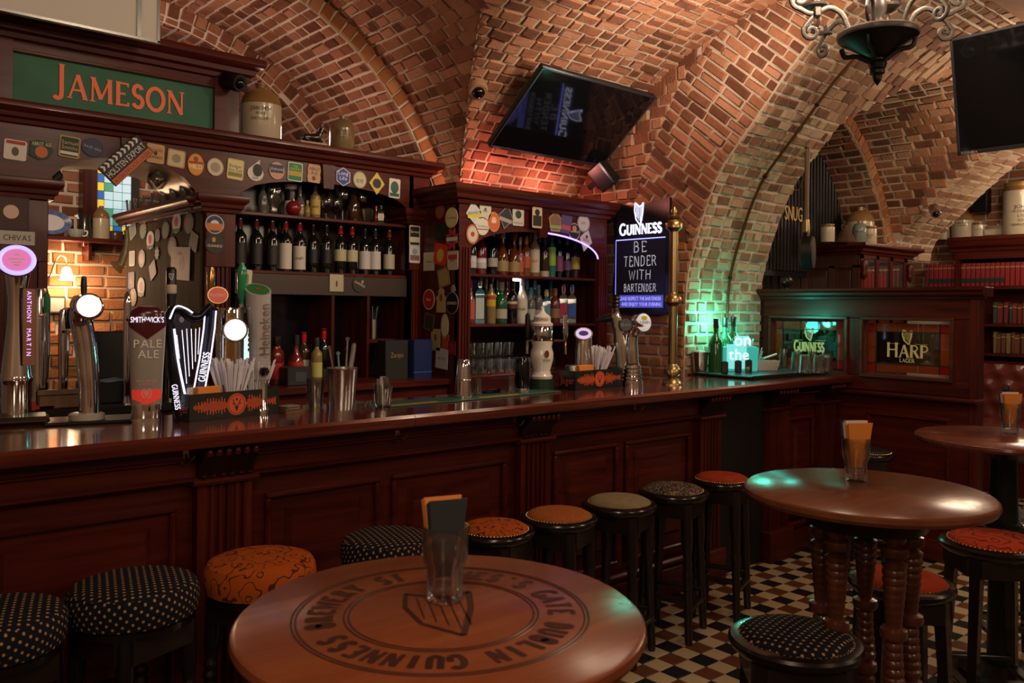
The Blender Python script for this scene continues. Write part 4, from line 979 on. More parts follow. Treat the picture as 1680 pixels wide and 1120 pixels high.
for a in (
 (722,347,'oval',.10,.10,0,'#7a3a26','#8f4a34',.8,None,'brown oval beer mat near the cabinet cornice'),
 (741,357,'oval',.13,.13,0,'#d0bd78','#dccc98',.8,'Carlsberg','round yellow beer mat near the cabinet corner'),
 (723,379,'card',.11,.10,0,'#15251a',None,.8,None,'dark green square card on the cabinet side'),
 (742,392,'jag',.14,.15,0,'#b83a34','#34406a',.5,None,'union flag star burst beer mat'),
 (723,417,'sq',.15,.14,-12,'#b02a1c','#c83a22',.9,None,'red square beer mat with a yellow figure'),
 (704,429,'card',.12,.12,0,'#c8bda0',None,.8,'Pilsener','white card with a bottle outline on the cabinet side'),
 (743,427,'sq',.11,.12,0,'#c8b8a0',None,.8,'BEER','cream beer mat with a red band'),
 (728,455,'sq',.12,.12,12,'#8a744a','#a8905a',.8,None,'olive tilted square beer mat'),
 (744,474,'jag',.06,.06,0,'#9a948a',None,.8,None,'tiny grey torn card on the cabinet side'),
 (704,491,'oval',.13,.135,0,'#c8b0a0','#b0301c',.88,'Beer','round red beer mat with white script'),
 (724,492,'bear',.11,.16,0,'#b89a68',None,.8,None,'tan figure shaped beer mat'),
 (742,497,'oval',.13,.14,0,'#8a8680','#1c1a18',.94,'GUINNESS','round black beer mat with a grey rim on the cabinet side'),
 (704,528,'sq',.11,.11,-10,'#5a5648','#38362c',.8,None,'dark olive square beer mat below the red one'),
 (730,535,'oval',.08,.16,0,'#b8a880','#c8bc9c',.8,None,'long cream oblong beer mat'),
 (715,557,'card',.10,.14,0,'#a8906a',None,.8,None,'tan card with a standing figure'),
 (731,560,'card',.075,.09,0,'#a8462c',None,.8,None,'small brick red card on the cabinet side'),
 (742,571,'card',.075,.09,0,'#6a1a1c','#8a2424',.7,None,'small dark red card at the cabinet corner'),
 (725,588,'card',.13,.13,-4,'#b8b4ac',None,.8,'NOTES','white paper note low on the cabinet side'),
):
    beer_mat(a[0],a[1],'X',CXS,a[2],a[3],a[4],a[5],a[6],a[7],a[8],a[9],'#e8dcc8' if a[6] in ('#c8b0a0','#8a8680') else '#38281c',.13, disc=('#d8b028',0,-.05,.24,1.2) if 'figure' in a[10] and 'red' in a[10] else (('#6a5a3a',0,.1,.15,1.5) if 'figure' in a[10] else None), band=('#b03a24',.05,.3) if 'red band' in a[10] else (('#d8d0d0',-.08,.08) if 'flag' in a[10] else None), label=a[10])
CY_ = KY-.009
for a in (
 (777,349,'diamond',.125,.15,8,'#d8dcd8','#c8ccd0',.85,'BREWERY','#2a4a9a',('#d8c838',-.2,-.02),None,'white diamond beer mat with blue and yellow bands'),
 (796,346,'sq',.095,.115,0,'#cfc8b4',None,.8,'Beer','#4a6a3a',None,('#4a6a3a',0,.1,.1),'cream square beer mat under the cabinet cornice'),
 (791,371,'round',.11,.115,0,'#d8d4c4','#dcd8cc',.9,'Carlsberg','#3a5a48',('#a84a3a',-.2,-.14),None,'round white beer mat with dark script on the cabinet arch'),
 (810,364,'oval',.10,.13,0,'#d8835a','#cf6a3c',.85,'BIER','#fff0e0',None,('#f0c0a0',0,.1,.2),'orange oval beer mat on the cabinet arch'),
 (830,356,'diamond',.13,.165,-12,'#8a8486','#34303a',.88,None,'#cccccc',('#a8a098',-.2,-.05),None,'dark diamond beer mat with a pale edge'),
 (850,355,'sq',.10,.125,0,'#cfcabc',None,.8,None,'#222222',('#b0aca0',-.4,-.3),('#3a4a40',0,.1,.27),'white square beer mat with a dark round seal'),
 (775,384,'oval',.10,.125,0,'#b86a4a','#d0c4b0',.8,None,'#a04a34',None,('#a8462e',0,0,.16),'red rimmed oval beer mat low on the cabinet arch'),
 (881,357,'sq',.09,.14,0,'#c8b890','#d8ccac',.86,None,'#222222',('#38302a',-.4,.1),('#38302a',0,.25,.25),'tall cream beer mat on the cabinet keystone'),
 (893,360,'card',.075,.12,-4,'#8aa0c8',None,.8,None,'#ffffff',('#d8d0a8',-.35,-.1),('#f0f0f0',0,.2,.2),'blue card with a white top beside the keystone'),
 (911,363,'penta',.13,.14,0,'#b8b070','#9a705a',.86,None,'#ffffff',('#9ac070',-.35,-.2),None,'pentagonal olive beer mat on the cabinet arch'),
 (929,368,'card',.105,.13,-6,'#5a4a78','#64548a',.9,None,'#ffffff',('#c85a68',-.3,-.05),None,'purple card with a pink glass on the cabinet arch'),
 (942,380,'round',.11,.12,0,'#c8c4c0','#23201c',.9,'ORANGE','#f0e8e0',None,('#d89068',0,.18,.2),'round black and white beer mat on the cabinet arch'),
 (957,366,'round',.13,.13,0,'#8a8690','#d0cad0',.86,'BEER','#b03a4a',None,None,'round white beer mat with red lettering near the cabinet end'),
 (961,394,'diamond',.13,.17,-14,'#cfc8cc','#d8d0d4',.9,'BEER','#8a3a4a',None,('#4a4a6a',0,.15,.1),'white diamond beer mat at the cabinet end'),
): beer_mat(a[0],a[1],'Y',CY_-(.033 if 'keystone' in a[13] and 'cream' in a[13] else 0),a[2],a[3],a[4],a[5],a[6],a[7],a[8],a[9],a[10],.12, 0, band=a[11], disc=a[12], label=a[13])
VY = BY+.0165
beer_mat(552, 464, 'Y', VY, 'card', .095, .105, 0, '#b0a890', None, .8, None, disc=('#3a342a', 0, -.05, .06, 3.5), label='white card with a small bottle on the metal strip', name='printed_card', cat='card')
beer_mat(590, 466, 'Y', VY, 'round', .105, .105, -25, '#2a2622', '#332e28', .92, 'GUINNESS', '#d8d0c0', .12, disc=('#b8904a', .1, .2, .08, 1.4), label='round black beer mat on the metal strip')
beer_mat(401, 459, 'Y', VY, 'sq', .085, .12, -4, '#c8bfa8', '#8a8038', .55, None, label='cream beer mat on the metal strip near the green tap handle')
# clapper board sign over the arch
p = onY(205, 262, BY-.045)
cl = thing('clapper_sign', 'black clapper board sign with white chevrons and an orange strip', 'sign', M=T(*p) @ FRONT @ RZ(math.radians(47)))
obj('board', MB().box(-.135, .135, -.065, .055, 0, .012, .003), paint('#151312'), cl); obj('orange_strip', MB().box(-.13, .13, -.063, -.030, .012, .0135), paint('#c8602a'), cl)
q = MB()
for k in range(9):
    x = -.125+k*.028; q.prism([(x, .024), (x+.012, .024), (x+.022, .038), (x+.012, .053), (x, .053), (x+.010, .038)], .001, z0=.012)
obj('chevron_row', q, WHITE, cl)['kind'] = 'stuff'
q = MB(); text(q, 'HOLSTEN EXPORT', .030, T(0, -.004, .0125), fit=.25); obj('white_lettering', q, WHITE, cl)
q = MB(); text(q, 'X CERTIFICATE LAGER', .017, T(0, -.047, .014), fit=.24); obj('black_lettering', q, BLACK, cl)
# ------------------------------------------------------------------ bottles
PROF = {
 'wine': [(0,.012),(.6,0),(.95,0),(1,.015),(1,.60),(.93,.66),(.62,.725),(.42,.765),(.38,.80),(.38,.965),(.43,.97),(.43,.995),(0,1)],
 'spirit': [(0,0),(.95,0),(1,.015),(1,.60),(.93,.665),(.6,.72),(.42,.75),(.38,.80),(.36,.97),(.36,1),(0,1)],
 'slim': [(0,0),(.95,0),(1,.015),(1,.50),(.9,.58),(.55,.66),(.42,.72),(.38,.98),(.38,1),(0,1)],
 'cognac': [(0,0),(.9,0),(1,.03),(1,.34),(.9,.46),(.6,.56),(.36,.64),(.32,.72),(.3,.98),(.3,1),(0,1)],
 'tequila': [(0,0),(.95,0),(1,.02),(1,.52),(.9,.62),(.5,.70),(.40,.73),(.40,.98),(.38,1),(0,1)],
 'square': [(0,0),(.97,0),(1,.015),(1,.62),(.9,.69),(.45,.73),(.36,.77),(.36,1),(0,1)],
 'malibu': [(0,0),(.95,0),(1,.02),(1,.45),(.85,.56),(.5,.68),(.36,.78),(.34,1),(0,1)],
}
def bmat(name, col, rough=.05): return P('bottle_'+name, col, rough, coat=.8)
BG = {'dark': bmat('dark', (.006, .007, .006)), 'amber': bmat('amber', (.12, .028, .005)), 'green': bmat('green', (.012, .10, .03)), 'dgreen': bmat('dgreen', (.008, .03, .012)),
      'blue': bmat('blue', (.04, .15, .22)), 'clear': bmat('clear', (.10, .10, .09)), 'red': bmat('red', (.14, .012, .010)), 'white': bmat('white', (.62, .60, .56), .3),
      'straw': bmat('straw', (.24, .17, .06)), 'brown': bmat('brown', (.04, .016, .008)), 'teal': bmat('teal', (.02, .20, .13)), 'orange': bmat('orange', (.24, .065, .015))}
def bottle(loc, kind, h, r, glass, cap, lab=None, lt=(.12, .5), label='', name='bottle', group=None, n=16, lab2=None, txt=None, tcol='#201810', capt=.80, rz=None):
    t_ = thing(name, label, 'bottle', loc, face(loc) if rz is None else rz, group); pr = [(a*r, z*h) for a, z in PROF[kind]]
    sq = kind == 'square'; m_ = MB().lathe(pr, 4 if sq else n, None, a0=PI/4 if sq else 0, sx=1.25 if sq else 1, sy=1.25 if sq else 1); obj('glass_body', m_, BG[glass], t_, ang=50)
    if cap:
        cr = [a for a, z in PROF[kind] if z >= capt-.08][0]*r; cr = (.40 if kind in ('wine',) else .42)*r
        obj('cap', MB().lathe([(cr*.98, h*capt), (cr*1.04, h*(capt+.005)), (cr*1.04, h*1.0), (cr*.9, h*1.008), (0, h*1.008)], n), paint(cap, .4), t_)
    def patch(z0, z1, e, da=72):
        rr = r+e; q = MB()
        if sq: return q.box(-r*.80, r*.80, -r*.885-e-.0008, -r*.885-e+.0002, z0, z1)
        k = 10; vs = []
        for i in range(k+1):
            a = math.radians(-90-da+2*da*i/k); vs += [(rr*math.cos(a), rr*math.sin(a), z0), (rr*math.cos(a), rr*math.sin(a), z1)]
        return q.add(vs, [(2*i, 2*i+2, 2*i+3, 2*i+1) for i in range(k)])
    if lab: obj('paper_label', patch(h*lt[0], h*lt[1], .0007), paint(lab), t_)
    if lab2: obj('label_band', patch(h*(lt[0]+(lt[1]-lt[0])*.55), h*(lt[1]-.03), .0014, 60), paint(lab2), t_)
    if txt:
        q = MB(); text(q, txt, r*.42, T(0, -r-.0024 if not sq else -r*.885-.003, h*(lt[0]+lt[1])/2) @ FRONT, fit=r*1.25); obj('label_text', q, paint(tcol), t_)
    return t_
def shelf_at(px, Y, z): p = onY(px, 450, Y); return (p.x, Y, z)
WY = 4.76
for i, (px, lab, cap, lt, txt, desc) in enumerate((
 (393,'#1c1a18','#6a1a18',(.12,.52),None,'black label'), (420,'#1f1c1a','#6a1a18',(.12,.52),None,'charcoal label'), (446,'#191817','#5a1614',(.12,.50),None,'black label and red neck foil'),
 (468,'#c8c0b4','#b01c20',(.05,.56),None,'tall cream label'), (491,'#c9c2b8','#b01c20',(.05,.52),'eagle','cream label with a bird'), (513,'#16161a','#1a1716',(.2,.48),None,'dark label and round medal'),
 (535,'#18171a','#1a1716',(.2,.48),None,'dark label and silver medal'), (558,'#b8b08c','#c01a1c',(.26,.50),None,'wide straw label and red foil'), (577,'#b9b28e','#c01a1c',(.26,.50),None,'small straw label and red foil'),
 (598,'#c2bfbc','#2a2a2a',(.12,.50),None,'white label and black foil'), (615,'#c4c1bd','#2c2c2c',(.12,.50),None,'white label beside a striped one'), (638,'#b8b098','#a02a24',(.14,.46),None,'narrow cream and violet label'))):
    bottle(shelf_at(px, WY+(.03 if i in (5, 9) else 0), 1.806), 'wine', .305, .0385, 'dark', cap, lab, lt, f'dark wine bottle with {desc}, {ORD[i]} from the narrow pillar', 'wine_bottle', 'wine bottles on the back bar shelf', txt=txt, capt=.83)
bottle(shelf_at(458, 4.9, 1.806), 'wine', .305, .0385, 'dark', '#3a1a18', None, label='dark wine bottle standing behind the third one', name='wine_bottle', group='wine bottles on the back bar shelf')
# upper shelf curios
S1 = 2.139; q = shelf_at
bottle(q(430, 4.74, S1), 'slim', .20, .028, 'clear', None, label='slim clear bottle first on the upper back bar shelf', name='glass_bottle')
def drinkglass(loc, prof, label, name='drinking_glass', cat='glass', mt=None, n=18, group=None, flut=None, rz=0):
    t_ = thing(name, label, cat, loc, rz, group); obj('glass_bowl', MB().lathe(prof, n, flut=flut), mt or GLASSD, t_); return t_
def tumbler(r0, r1, h, t=.004, base=.012): return [(0,0),(r0*.96,0),(r0,.004),(r1,h),(r1-t,h),(r0-t,base),(0,base)]
PINT = [(0,0),(.03,0),(.032,.008),(.030,.03),(.036,.08),(.045,.12),(.043,.16),(.040,.16),(.042,.12),(.033,.08),(.027,.03),(.026,.02),(0,.02)]
BALL = [(0,0),(.034,0),(.034,.004),(.006,.010),(.005,.035),(.02,.05),(.046,.075),(.052,.105),(.045,.135),(.032,.16),(.030,.16),(.043,.134),(.049,.105),(.043,.078),(.018,.054),(0,.05)]
WINEG = [(0,0),(.034,0),(.034,.004),(.005,.010),(.0045,.10),(.02,.112),(.055,.14),(.062,.175),(.055,.215),(.052,.215),(.059,.175),(.052,.143),(.018,.116),(0,.112)]
drinkglass(q(449, 4.72, S1), PINT, 'curved empty pint glass on the upper back bar shelf', group=None)
t_ = thing('character_mug', 'white and black ceramic mug with a red ball in front', 'mug', q(476, 4.78, S1)); obj('body', MB().lathe([(0,0),(.04,0),(.042,.02),(.036,.10),(.038,.20),(.034,.20),(.032,.02),(0,.02)], 18), WHITE, t_); obj('black_band', MB().lathe([(.0395,.10),(.0385,.14),(.0395,.17),(.041,.135)], 18), BLACK, t_)
t_ = thing('red_ornament_ball', 'round dark red ornament ball in front of the white mug', 'ornament', q(480, 4.68, S1)); obj('ball', MB().lathe([(0,0),(.02,.003),(.038,.02),(.046,.046),(.038,.072),(.02,.088),(0,.092)], 20), P('ornament_red', (.20, .012, .015), .2), t_); obj('cap', MB().lathe([(.01,.088),(.01,.10),(0,.10)], 10), BRASS, t_)
bottle(q(491, 4.72, S1), 'cognac', .19, .035, 'clear', None, '#9a8a5a', (.1,.3), 'clear round bottle with a tan label on the upper back bar shelf', 'glass_bottle')
bottle(q(516, 4.70, S1), 'spirit', .205, .032, 'straw', '#3a3020', '#b89a4a', (.1,.55), 'whisky bottle with a yellow label on the upper back bar shelf', 'glass_bottle', txt='JAMESON')
bottle(q(503, 4.68, S1), 'slim', .10, .018, 'straw', '#a89878', None, label='tiny bottle with a cork beside the whisky bottle', name='glass_bottle')
drinkglass(q(534, 4.70, S1), BALL, 'brandy balloon nearer the whisky bottle', 'brandy_glass'); drinkglass(q(549, 4.73, S1), BALL, 'brandy balloon nearer the tall wine glass', 'brandy_glass')
drinkglass(q(561, 4.78, S1), WINEG, 'large round wine glass under the arch of the back bar', 'wine_glass')
bottle(q(579, 4.71, S1), 'slim', .21, .04, 'brown', None, None, label='dark brown round shouldered bottle on the upper back bar shelf', name='glass_bottle')
drinkglass(q(600, 4.68, S1), tumbler(.034, .046, .085), 'short clear tumbler at the end of the upper back bar shelf')
bottle(q(616, 4.70, S1), 'slim', .11, .014, 'red', '#c05a50', None, label='thin pink capped miniature bottle on the upper back bar shelf', name='glass_bottle')
bottle(q(624, 4.68, S1), 'square', .115, .022, 'dgreen', '#2a2a20', '#c8bfa8', (.15,.55), 'green miniature bottle with a white label on the upper back bar shelf', 'glass_bottle')
drinkglass(q(592, 4.82, S1), WINEG, 'wine glass standing behind the short tumbler', 'wine_glass')
# glasses on the ledge over the side panel
for k in range(7):
    drinkglass((1.70, 4.75+k*.16, 2.192), tumbler(.026, .034, .075), f'small ledge glass above the mat-covered panel, {ORD[k]} from its corner', group='glasses on the side ledge')
bw = thing('glass_bowl_lamp', 'round dark glass globe hanging in the arched opening', 'globe', (1.58, 4.85, 2.24)); obj('globe', MB().lathe([(0,0),(.03,.006),(.052,.035),(.055,.06),(.045,.09),(.03,.105),(.027,.105),(.042,.088),(.05,.06),(0,.01)], 20), GLASSD, bw); obj('stem', MB().tube([(0,0,.10),(0,0,.115)], .008, 8), BLACK, bw)
# cabinet shelf 1 and 2
K1, K2, KB = 1.819, 1.494, 1.159
for a in (
 (773,'spirit',.30,.036,'dark','#2a2a30','#b8b4b8',(.15,.42),None,'dark vermouth bottle with a white oval label nearest the cabinet corner','#c8c8d0'),
 (789,'spirit',.30,.038,'red','#4a1a1a','#b8b4b4',(.15,.38),None,'ruby vermouth bottle with a white label','#d8d4d8'),
 (808,'slim',.33,.036,'dark','#b8b0a0','#a8a49c',(.18,.36),None,'black liqueur bottle with a small grey label',None),
 (824,'cognac',.32,.044,'amber','#b8a888','#a08858',(.10,.32),None,'amber cognac bottle with a gold label, nearer the corner',None),
 (843,'cognac',.31,.044,'amber','#8a3028','#a08858',(.10,.32),None,'amber cognac bottle with a red cap',None),
 (853,'slim',.28,.026,'orange','#c8a878','#b8603a',(.12,.4),None,'slim orange bottle with a pale cap',None),
 (863,'spirit',.29,.034,'orange','#c87a38','#b85a34',(.22,.5),None,'orange aperitif bottle with an orange cap',None),
 (877,'spirit',.34,.037,'straw','#b8a060','#cfc4a0',(.1,.58),'LILLET','pale aperitif bottle with a tall cream label','#c8bda0'),
 (893,'spirit',.30,.036,'brown','#3a2a28','#b8a888',(.02,.16),None,'dark brown bottle with a cream base label',None),
 (905,'slim',.36,.030,'teal','#5aa03a','#8ab83a',(.25,.62),None,'tall green liqueur bottle with a lime label',None),
 (917,'spirit',.32,.032,'dark','#5a6a58','#7a4858',(.16,.52),None,'dark bottle with a violet label',None),
 (930,'spirit',.31,.034,'dark','#8a9a40','#6a4a6a',(.2,.42),None,'dark bottle with a purple oval label',None),
 (943,'spirit',.28,.038,'brown','#5a5030','#b8a838',(.26,.58),None,'brown bottle with a yellow label at the shelf end',None),
): bottle(q(a[0], 4.42, K1), a[1], a[2], a[3], a[4], a[5], a[6], a[7], a[9], 'liquor_bottle', 'bottles on the upper cabinet shelf', txt=a[8], lab2=a[10] if a[10] and a[8] is None else None, tcol='#7a2a20')
for k, (px, g_, cp) in enumerate(((816,'dark','#8a8a80'),(835,'brown','#3a2a20'),(869,'dgreen','#b8a060'),(899,'dgreen','#6a9a40'),(884,'brown','#b0a890'))):
    bottle(q(px, 4.56, K1), 'spirit', .33, .033, g_, cp, None, label=f'{ORD[k]} of the bottles in the rear row of the upper cabinet shelf', name='liquor_bottle', group='rear row of the upper cabinet shelf')
for a in (
 (772,'slim',.29,.032,'red','#b83020','#b04a38',(.1,.5),None,'clear bottle with a red printed label and red cap',None),
 (788,'square',.31,.034,'blue','#8a8a90','#b8c8c8',(.1,.55),None,'pale blue square gin bottle with a white label',None),
 (806,'slim',.33,.034,'straw','#4a2a20','#c8a028',(.35,.6),None,'tequila bottle with a yellow oval label','#a83a28'),
 (823,'tequila',.28,.042,'green','#a8a090','#b0a890',(.12,.35),None,'green round gin bottle with a grey cap',None),
 (841,'spirit',.29,.038,'dark','#1a1816','#5a2a20',(.35,.55),None,'black cream liqueur bottle with a red oval label','#c8bca0'),
 (857,'malibu',.33,.040,'white','#d8d4cc','#d0ccc0',(.1,.5),'MALIBU','white coconut rum bottle with a palm print',None),
 (872,'tequila',.25,.032,'clear','#4a88a0','#a8b0a0',(.1,.4),None,'clear tequila bottle with a blue cap and a pale label',None),
 (884,'spirit',.27,.030,'clear','#4a90a8','#98a098',(.12,.35),None,'clear tequila bottle with a blue cap behind the ceramic tap',None),
 (897,'square',.24,.034,'blue','#b8a878','#5a90a8',(.15,.5),None,'square blue tinted bottle with a cork',None),
 (911,'spirit',.25,.038,'amber','#a8603a','#8a6a4a',(.15,.42),None,'squat amber bottle with a wooden cap',None),
 (925,'square',.28,.034,'clear','#b0522a','#a83048',(.15,.5),None,'clear square vodka bottle with a crimson label',None),
 (939,'square',.28,.034,'clear','#3a78b0','#2a5aa8',(.15,.5),None,'clear square vodka bottle with a blue label',None),
): bottle(q(a[0], 4.38, K2), a[1], a[2], a[3], a[4], a[5], a[6], a[7], a[9], 'liquor_bottle', 'bottles on the middle cabinet shelf', txt=a[8], lab2=a[10], tcol='#2a2420')
for k, (px, g_, cp) in enumerate(((797,'clear','#b89a80'),(815,'dgreen','#3a3a30'),(832,'brown','#2a2020'),(865,'clear','#58a0b8'),(878,'clear','#a8a8a0'),(904,'straw','#4a88a0'))):
    bottle(q(px, 4.54, K2), 'spirit', .31, .030, g_, cp, None, label=f'{ORD[k]} of the bottles in the rear row of the middle cabinet shelf', name='liquor_bottle', group='rear row of the middle cabinet shelf')
t_ = thing('red_fan_sign', 'red fan shaped display card behind the middle shelf bottles', 'card', q(828, 4.64, K2)); obj('fan_card', MB().prism([(0,0)]+arc(0, .06, .14, .26, 10, 170, 14), .004, FRONT), P('bright_red_card', (.45, .02, .02), .5), t_)
# glasses at the cabinet bottom, stacked
g0 = None; k = 0
for row, (Y, n0) in enumerate(((4.33, 11), (4.46, 10))):
    for i in range(n0):
        x = 3.36+i*.078+(row*.03)
        for lv in range(2 if (2 <= i <= 6 and row == 1) or i == 0 else 1):
            if i == 0 and row == 0: pr_ = tumbler(.028, .034, .12)
            else: pr_ = tumbler(.026, .034, .095)
            lb = f'{"stacked" if lv else "clear"} tumbler, lowest cabinet shelf, {"front" if row == 0 else "back"} row, {ORD[i]} from the corner'
            drinkglass((x, Y, KB+lv*.104), pr_, lb, 'tumbler', group='tumblers on the lowest cabinet shelf')
# ================================================================== beer taps on the counter
LEDW = P('white_led', (1, 1, 1), .4, emit=(.80, .78, 1), es=1.15); LEDB = P('blue_led', (.4, .45, 1), .4, emit=(.50, .38, 1), es=1.1); LEDV = P('violet_led_text', (.6, .3, 1), .4, emit=(.65, .35, 1), es=1.6)
LENS = P('lit_lens', (1, .98, .97), .3, emit=(1, .93, .94), es=1.3)
LIVERED = P('maroon_enamel', (.07, .006, .012), .2); SATIN = P('satin_silver', (.40, .37, .33), .28, .45)
def disc_M(x, y, z, tilt=0, yaw=0): return T(x, y, z) @ RZ(yaw) @ RX(PI/2-tilt)      # lathe axis +Z -> looks along -Y, tilted up
def base_pt(px, py): return onZ(px, py, CT)
# 1 cone tap with pink badge
p = base_pt(26, 694); s = mpp(p); r = face(p)
t_ = thing('beer_tap', 'cone shaped chrome beer tap with a round pink badge and a glowing ring', 'beer tap', p, r)
obj('plinth', MB().box(-.13, 48*s, -.09, .07, 0, .03, .012), P('bronze_plinth', (.10, .075, .05), .3, .8), t_)
obj('sleeve', MB().lathe([(0,.03),(22*s,.03),(22*s,50*s+.03),(24*s,56*s+.03),(25*s,60*s+.03),(24*s,64*s+.03),(0,64*s+.03)], 28), CHROME, t_)
obj('cone', MB().lathe([(23*s,.03+60*s),(20*s,.03+90*s),(14*s,.03+150*s),(13*s,.03+190*s),(17*s,.03+225*s),(20*s,.03+240*s),(0,.03+242*s)], 28), CHROME, t_)
bd = obj('badge', MB().lathe([(0,-.012),(27*s,-.012),(29*s,0),(27*s,.008),(0,.008)], 32, disc_M(-1*s, -14*s, .03+252*s, .45)), CHROME, t_)
obj('glow_ring', MB().lathe([(24*s+4*s*math.cos(k*PI/5), .006+3*s*math.sin(k*PI/5)) for k in range(11)], 36, disc_M(-1*s, -14*s, .03+252*s, .45)), LEDB, bd)
obj('pink_face', MB().lathe([(0,.0105),(19*s,.0105),(20*s,.008)], 32, disc_M(-1*s, -14*s, .03+252*s, .45)), P('pink_badge', (.62, .16, .42), .4, emit=(.75, .2, .5), es=.6), bd)
q = MB()
for dy, w_ in ((9, 8), (1, 22), (-5, 14), (-10, 9)): q.box(-w_*s/2, w_*s/2, dy*s-1.2*s, dy*s+1.2*s, .0106, .0118)
obj('pale_lettering', q, P('pale_pink', (.85, .7, .8), .5), bd, M=disc_M(-1*s, -14*s, .03+252*s, .45))['kind'] = 'stuff'
pl = obj('plaque', MB().prism(shape('sq', 17*s, 124*s), .008, T(17*s, -22*s, .03+145*s) @ FRONT @ RZ(.0)), P('amber_plaque', (.30, .13, .07), .35), t_)
q = MB(); W_ = 'ANTHONY MARTIN'
for k, ch in enumerate(W_):
    if ch != ' ': text(q, ch, 6.2*s, T(17*s, -22*s-.009, .03+200*s-k*7.6*s) @ FRONT @ RZ(-PI/2))
obj('glowing_lettering', q, LEDV, pl)
# 2 slanted chrome column with lit lens
p = base_pt(142, 692); s = mpp(p); r = face(p)
t_ = thing('beer_tap', 'leaning polished chrome beer tap with a white lit lens and black lever', 'beer tap', p, r)
obj('drip_tray', MB().box(-60*s, 76*s, -.08, .10, 0, .012, .004), BLACK, t_); obj('collar', MB().lathe([(0,.012),(27*s,.012),(27*s,.03),(24*s,.034),(0,.034)], 28), P('pale_collar', (.45, .40, .33), .4), t_)
obj('column', MB().tube(spline([(4*s,0,.03),(3*s,0,60*s),(-2*s,0,120*s),(-9*s,-2*s,165*s),(-8*s,-8*s,185*s),(-4*s,-14*s,197*s)], 5), [x*s for x in [16]*6+[16.5]*5+[17]*5+[18]*5+[20]*5], 22), CHROME, t_)
hd = obj('head', MB().lathe([(0,-26*s),(14*s,-24*s),(20*s,-16*s),(22*s,-5*s),(21*s,3*s),(18*s,5*s),(0,5*s)], 28, disc_M(2*s, -30*s, 190*s, .1)), CHROME, t_)
obj('lit_lens', MB().lathe([(18*s,5*s),(16*s,7.5*s),(9*s,9.5*s),(0,10*s)], 28, disc_M(2*s, -30*s, 190*s, .1)), LENS, hd)
obj('lever', MB().lathe([(0,0),(4*s,0),(5*s,18*s),(4*s,32*s),(2*s,34*s),(0,34*s)], 12, T(-6*s, -2*s, 205*s)), BLACK, t_)
# 3 broad shield column
p = base_pt(240, 696); s = mpp(p); r = face(p)
t_ = thing('beer_tap', 'broad silver beer tap with a maroon shield top and white lettering', 'beer tap', p, r)
def oval_col(prof, sy=.42, n=32): return MB().lathe(prof, n, sx=1, sy=sy)
obj('chrome_foot', oval_col([(0,0),(23*s,0),(23*s,8*s),(22.5*s,10*s),(23*s,12*s),(22*s,34*s),(0,34*s)], .55), CHROME, t_)
obj('body', oval_col([(0,30*s),(23*s,30*s),(25*s,80*s),(28*s,150*s),(28.5*s,168*s),(25*s,186*s),(12*s,194*s),(0,195*s)], .45), SATIN, t_)
def front_patch(xs, z0, z1, rr, sy, e=.0015, n=14):
    """strip wrapped on an oval column: xs(t) half width function of height"""
    q = MB(); vs = []; m_ = 10
    for j in range(n+1):
        z = z0+(z1-z0)*j/n; R_ = rr(z)+e; hw = xs(z)
        for i in range(m_+1):
            x = -hw+2*hw*i/m_; c = max(0, 1-(x/R_)**2); vs.append((x, -R_*sy*math.sqrt(c)-e, z))
    return q.add(vs, [(j*(m_+1)+i, j*(m_+1)+i+1, (j+1)*(m_+1)+i+1, (j+1)*(m_+1)+i) for j in range(n) for i in range(m_)])
rr = lambda z: lerp([(30*s,23*s),(80*s,25*s),(150*s,28*s),(168*s,28.5*s),(186*s,25*s),(194*s,12*s)], z)
obj('maroon_shield', front_patch(lambda z: min(rr(z)*.985, max(.0005, (z-140*s)*1.35)), 140*s, 193*s, rr, .45), LIVERED, t_)
obj('red_foot', front_patch(lambda z: min(rr(z)*.92, max(.0005, (z-33*s)*2.2)), 33*s, 58*s, rr, .45), P('red_glow', (.5, .03, .02), .4, emit=(.8, .05, .03), es=.35), t_)
q = MB(); text(q, "SMITHWICK'S", 9*s, T(0, -13.5*s, 172*s) @ FRONT, fit=50*s); obj('white_lettering', q, LEDW, t_)
q = MB(); text(q, 'PALE', 13*s, T(1*s, -12.8*s, 133*s) @ FRONT); text(q, 'ALE', 13*s, T(2*s, -12.6*s, 116*s) @ FRONT); obj('silver_lettering', q, P('pale_silver_print', (.75, .73, .7), .4), t_)
q = MB(); text(q, 'CRAFT BREWED', 3.4*s, T(0, -11.8*s, 72*s) @ FRONT, fit=30*s); text(q, 'PALE ALE', 3.4*s, T(0, -11.8*s, 67*s) @ FRONT, fit=30*s); obj('small_lettering', q, P('pale_red_print', (.8, .35, .3), .5), t_)
q = MB(); strip(q, arc(0, 0, 7*s, 8*s, 110, 250, 8), 2*s, T(0, -12.6*s, 52*s) @ FRONT, 0, .0005); strip(q, arc(0, 0, 7*s, 8*s, -70, 70, 8), 2*s, T(0, -12.6*s, 52*s) @ FRONT, 0, .0005); q.prism([(0,-6*s),(4*s,0),(3*s,5*s),(-3*s,5*s),(-4*s,0)], .0005, T(0, -12.6*s, 52*s) @ FRONT); obj('crest', q, P('pale_red_print', (.8, .35, .3), .5), t_)
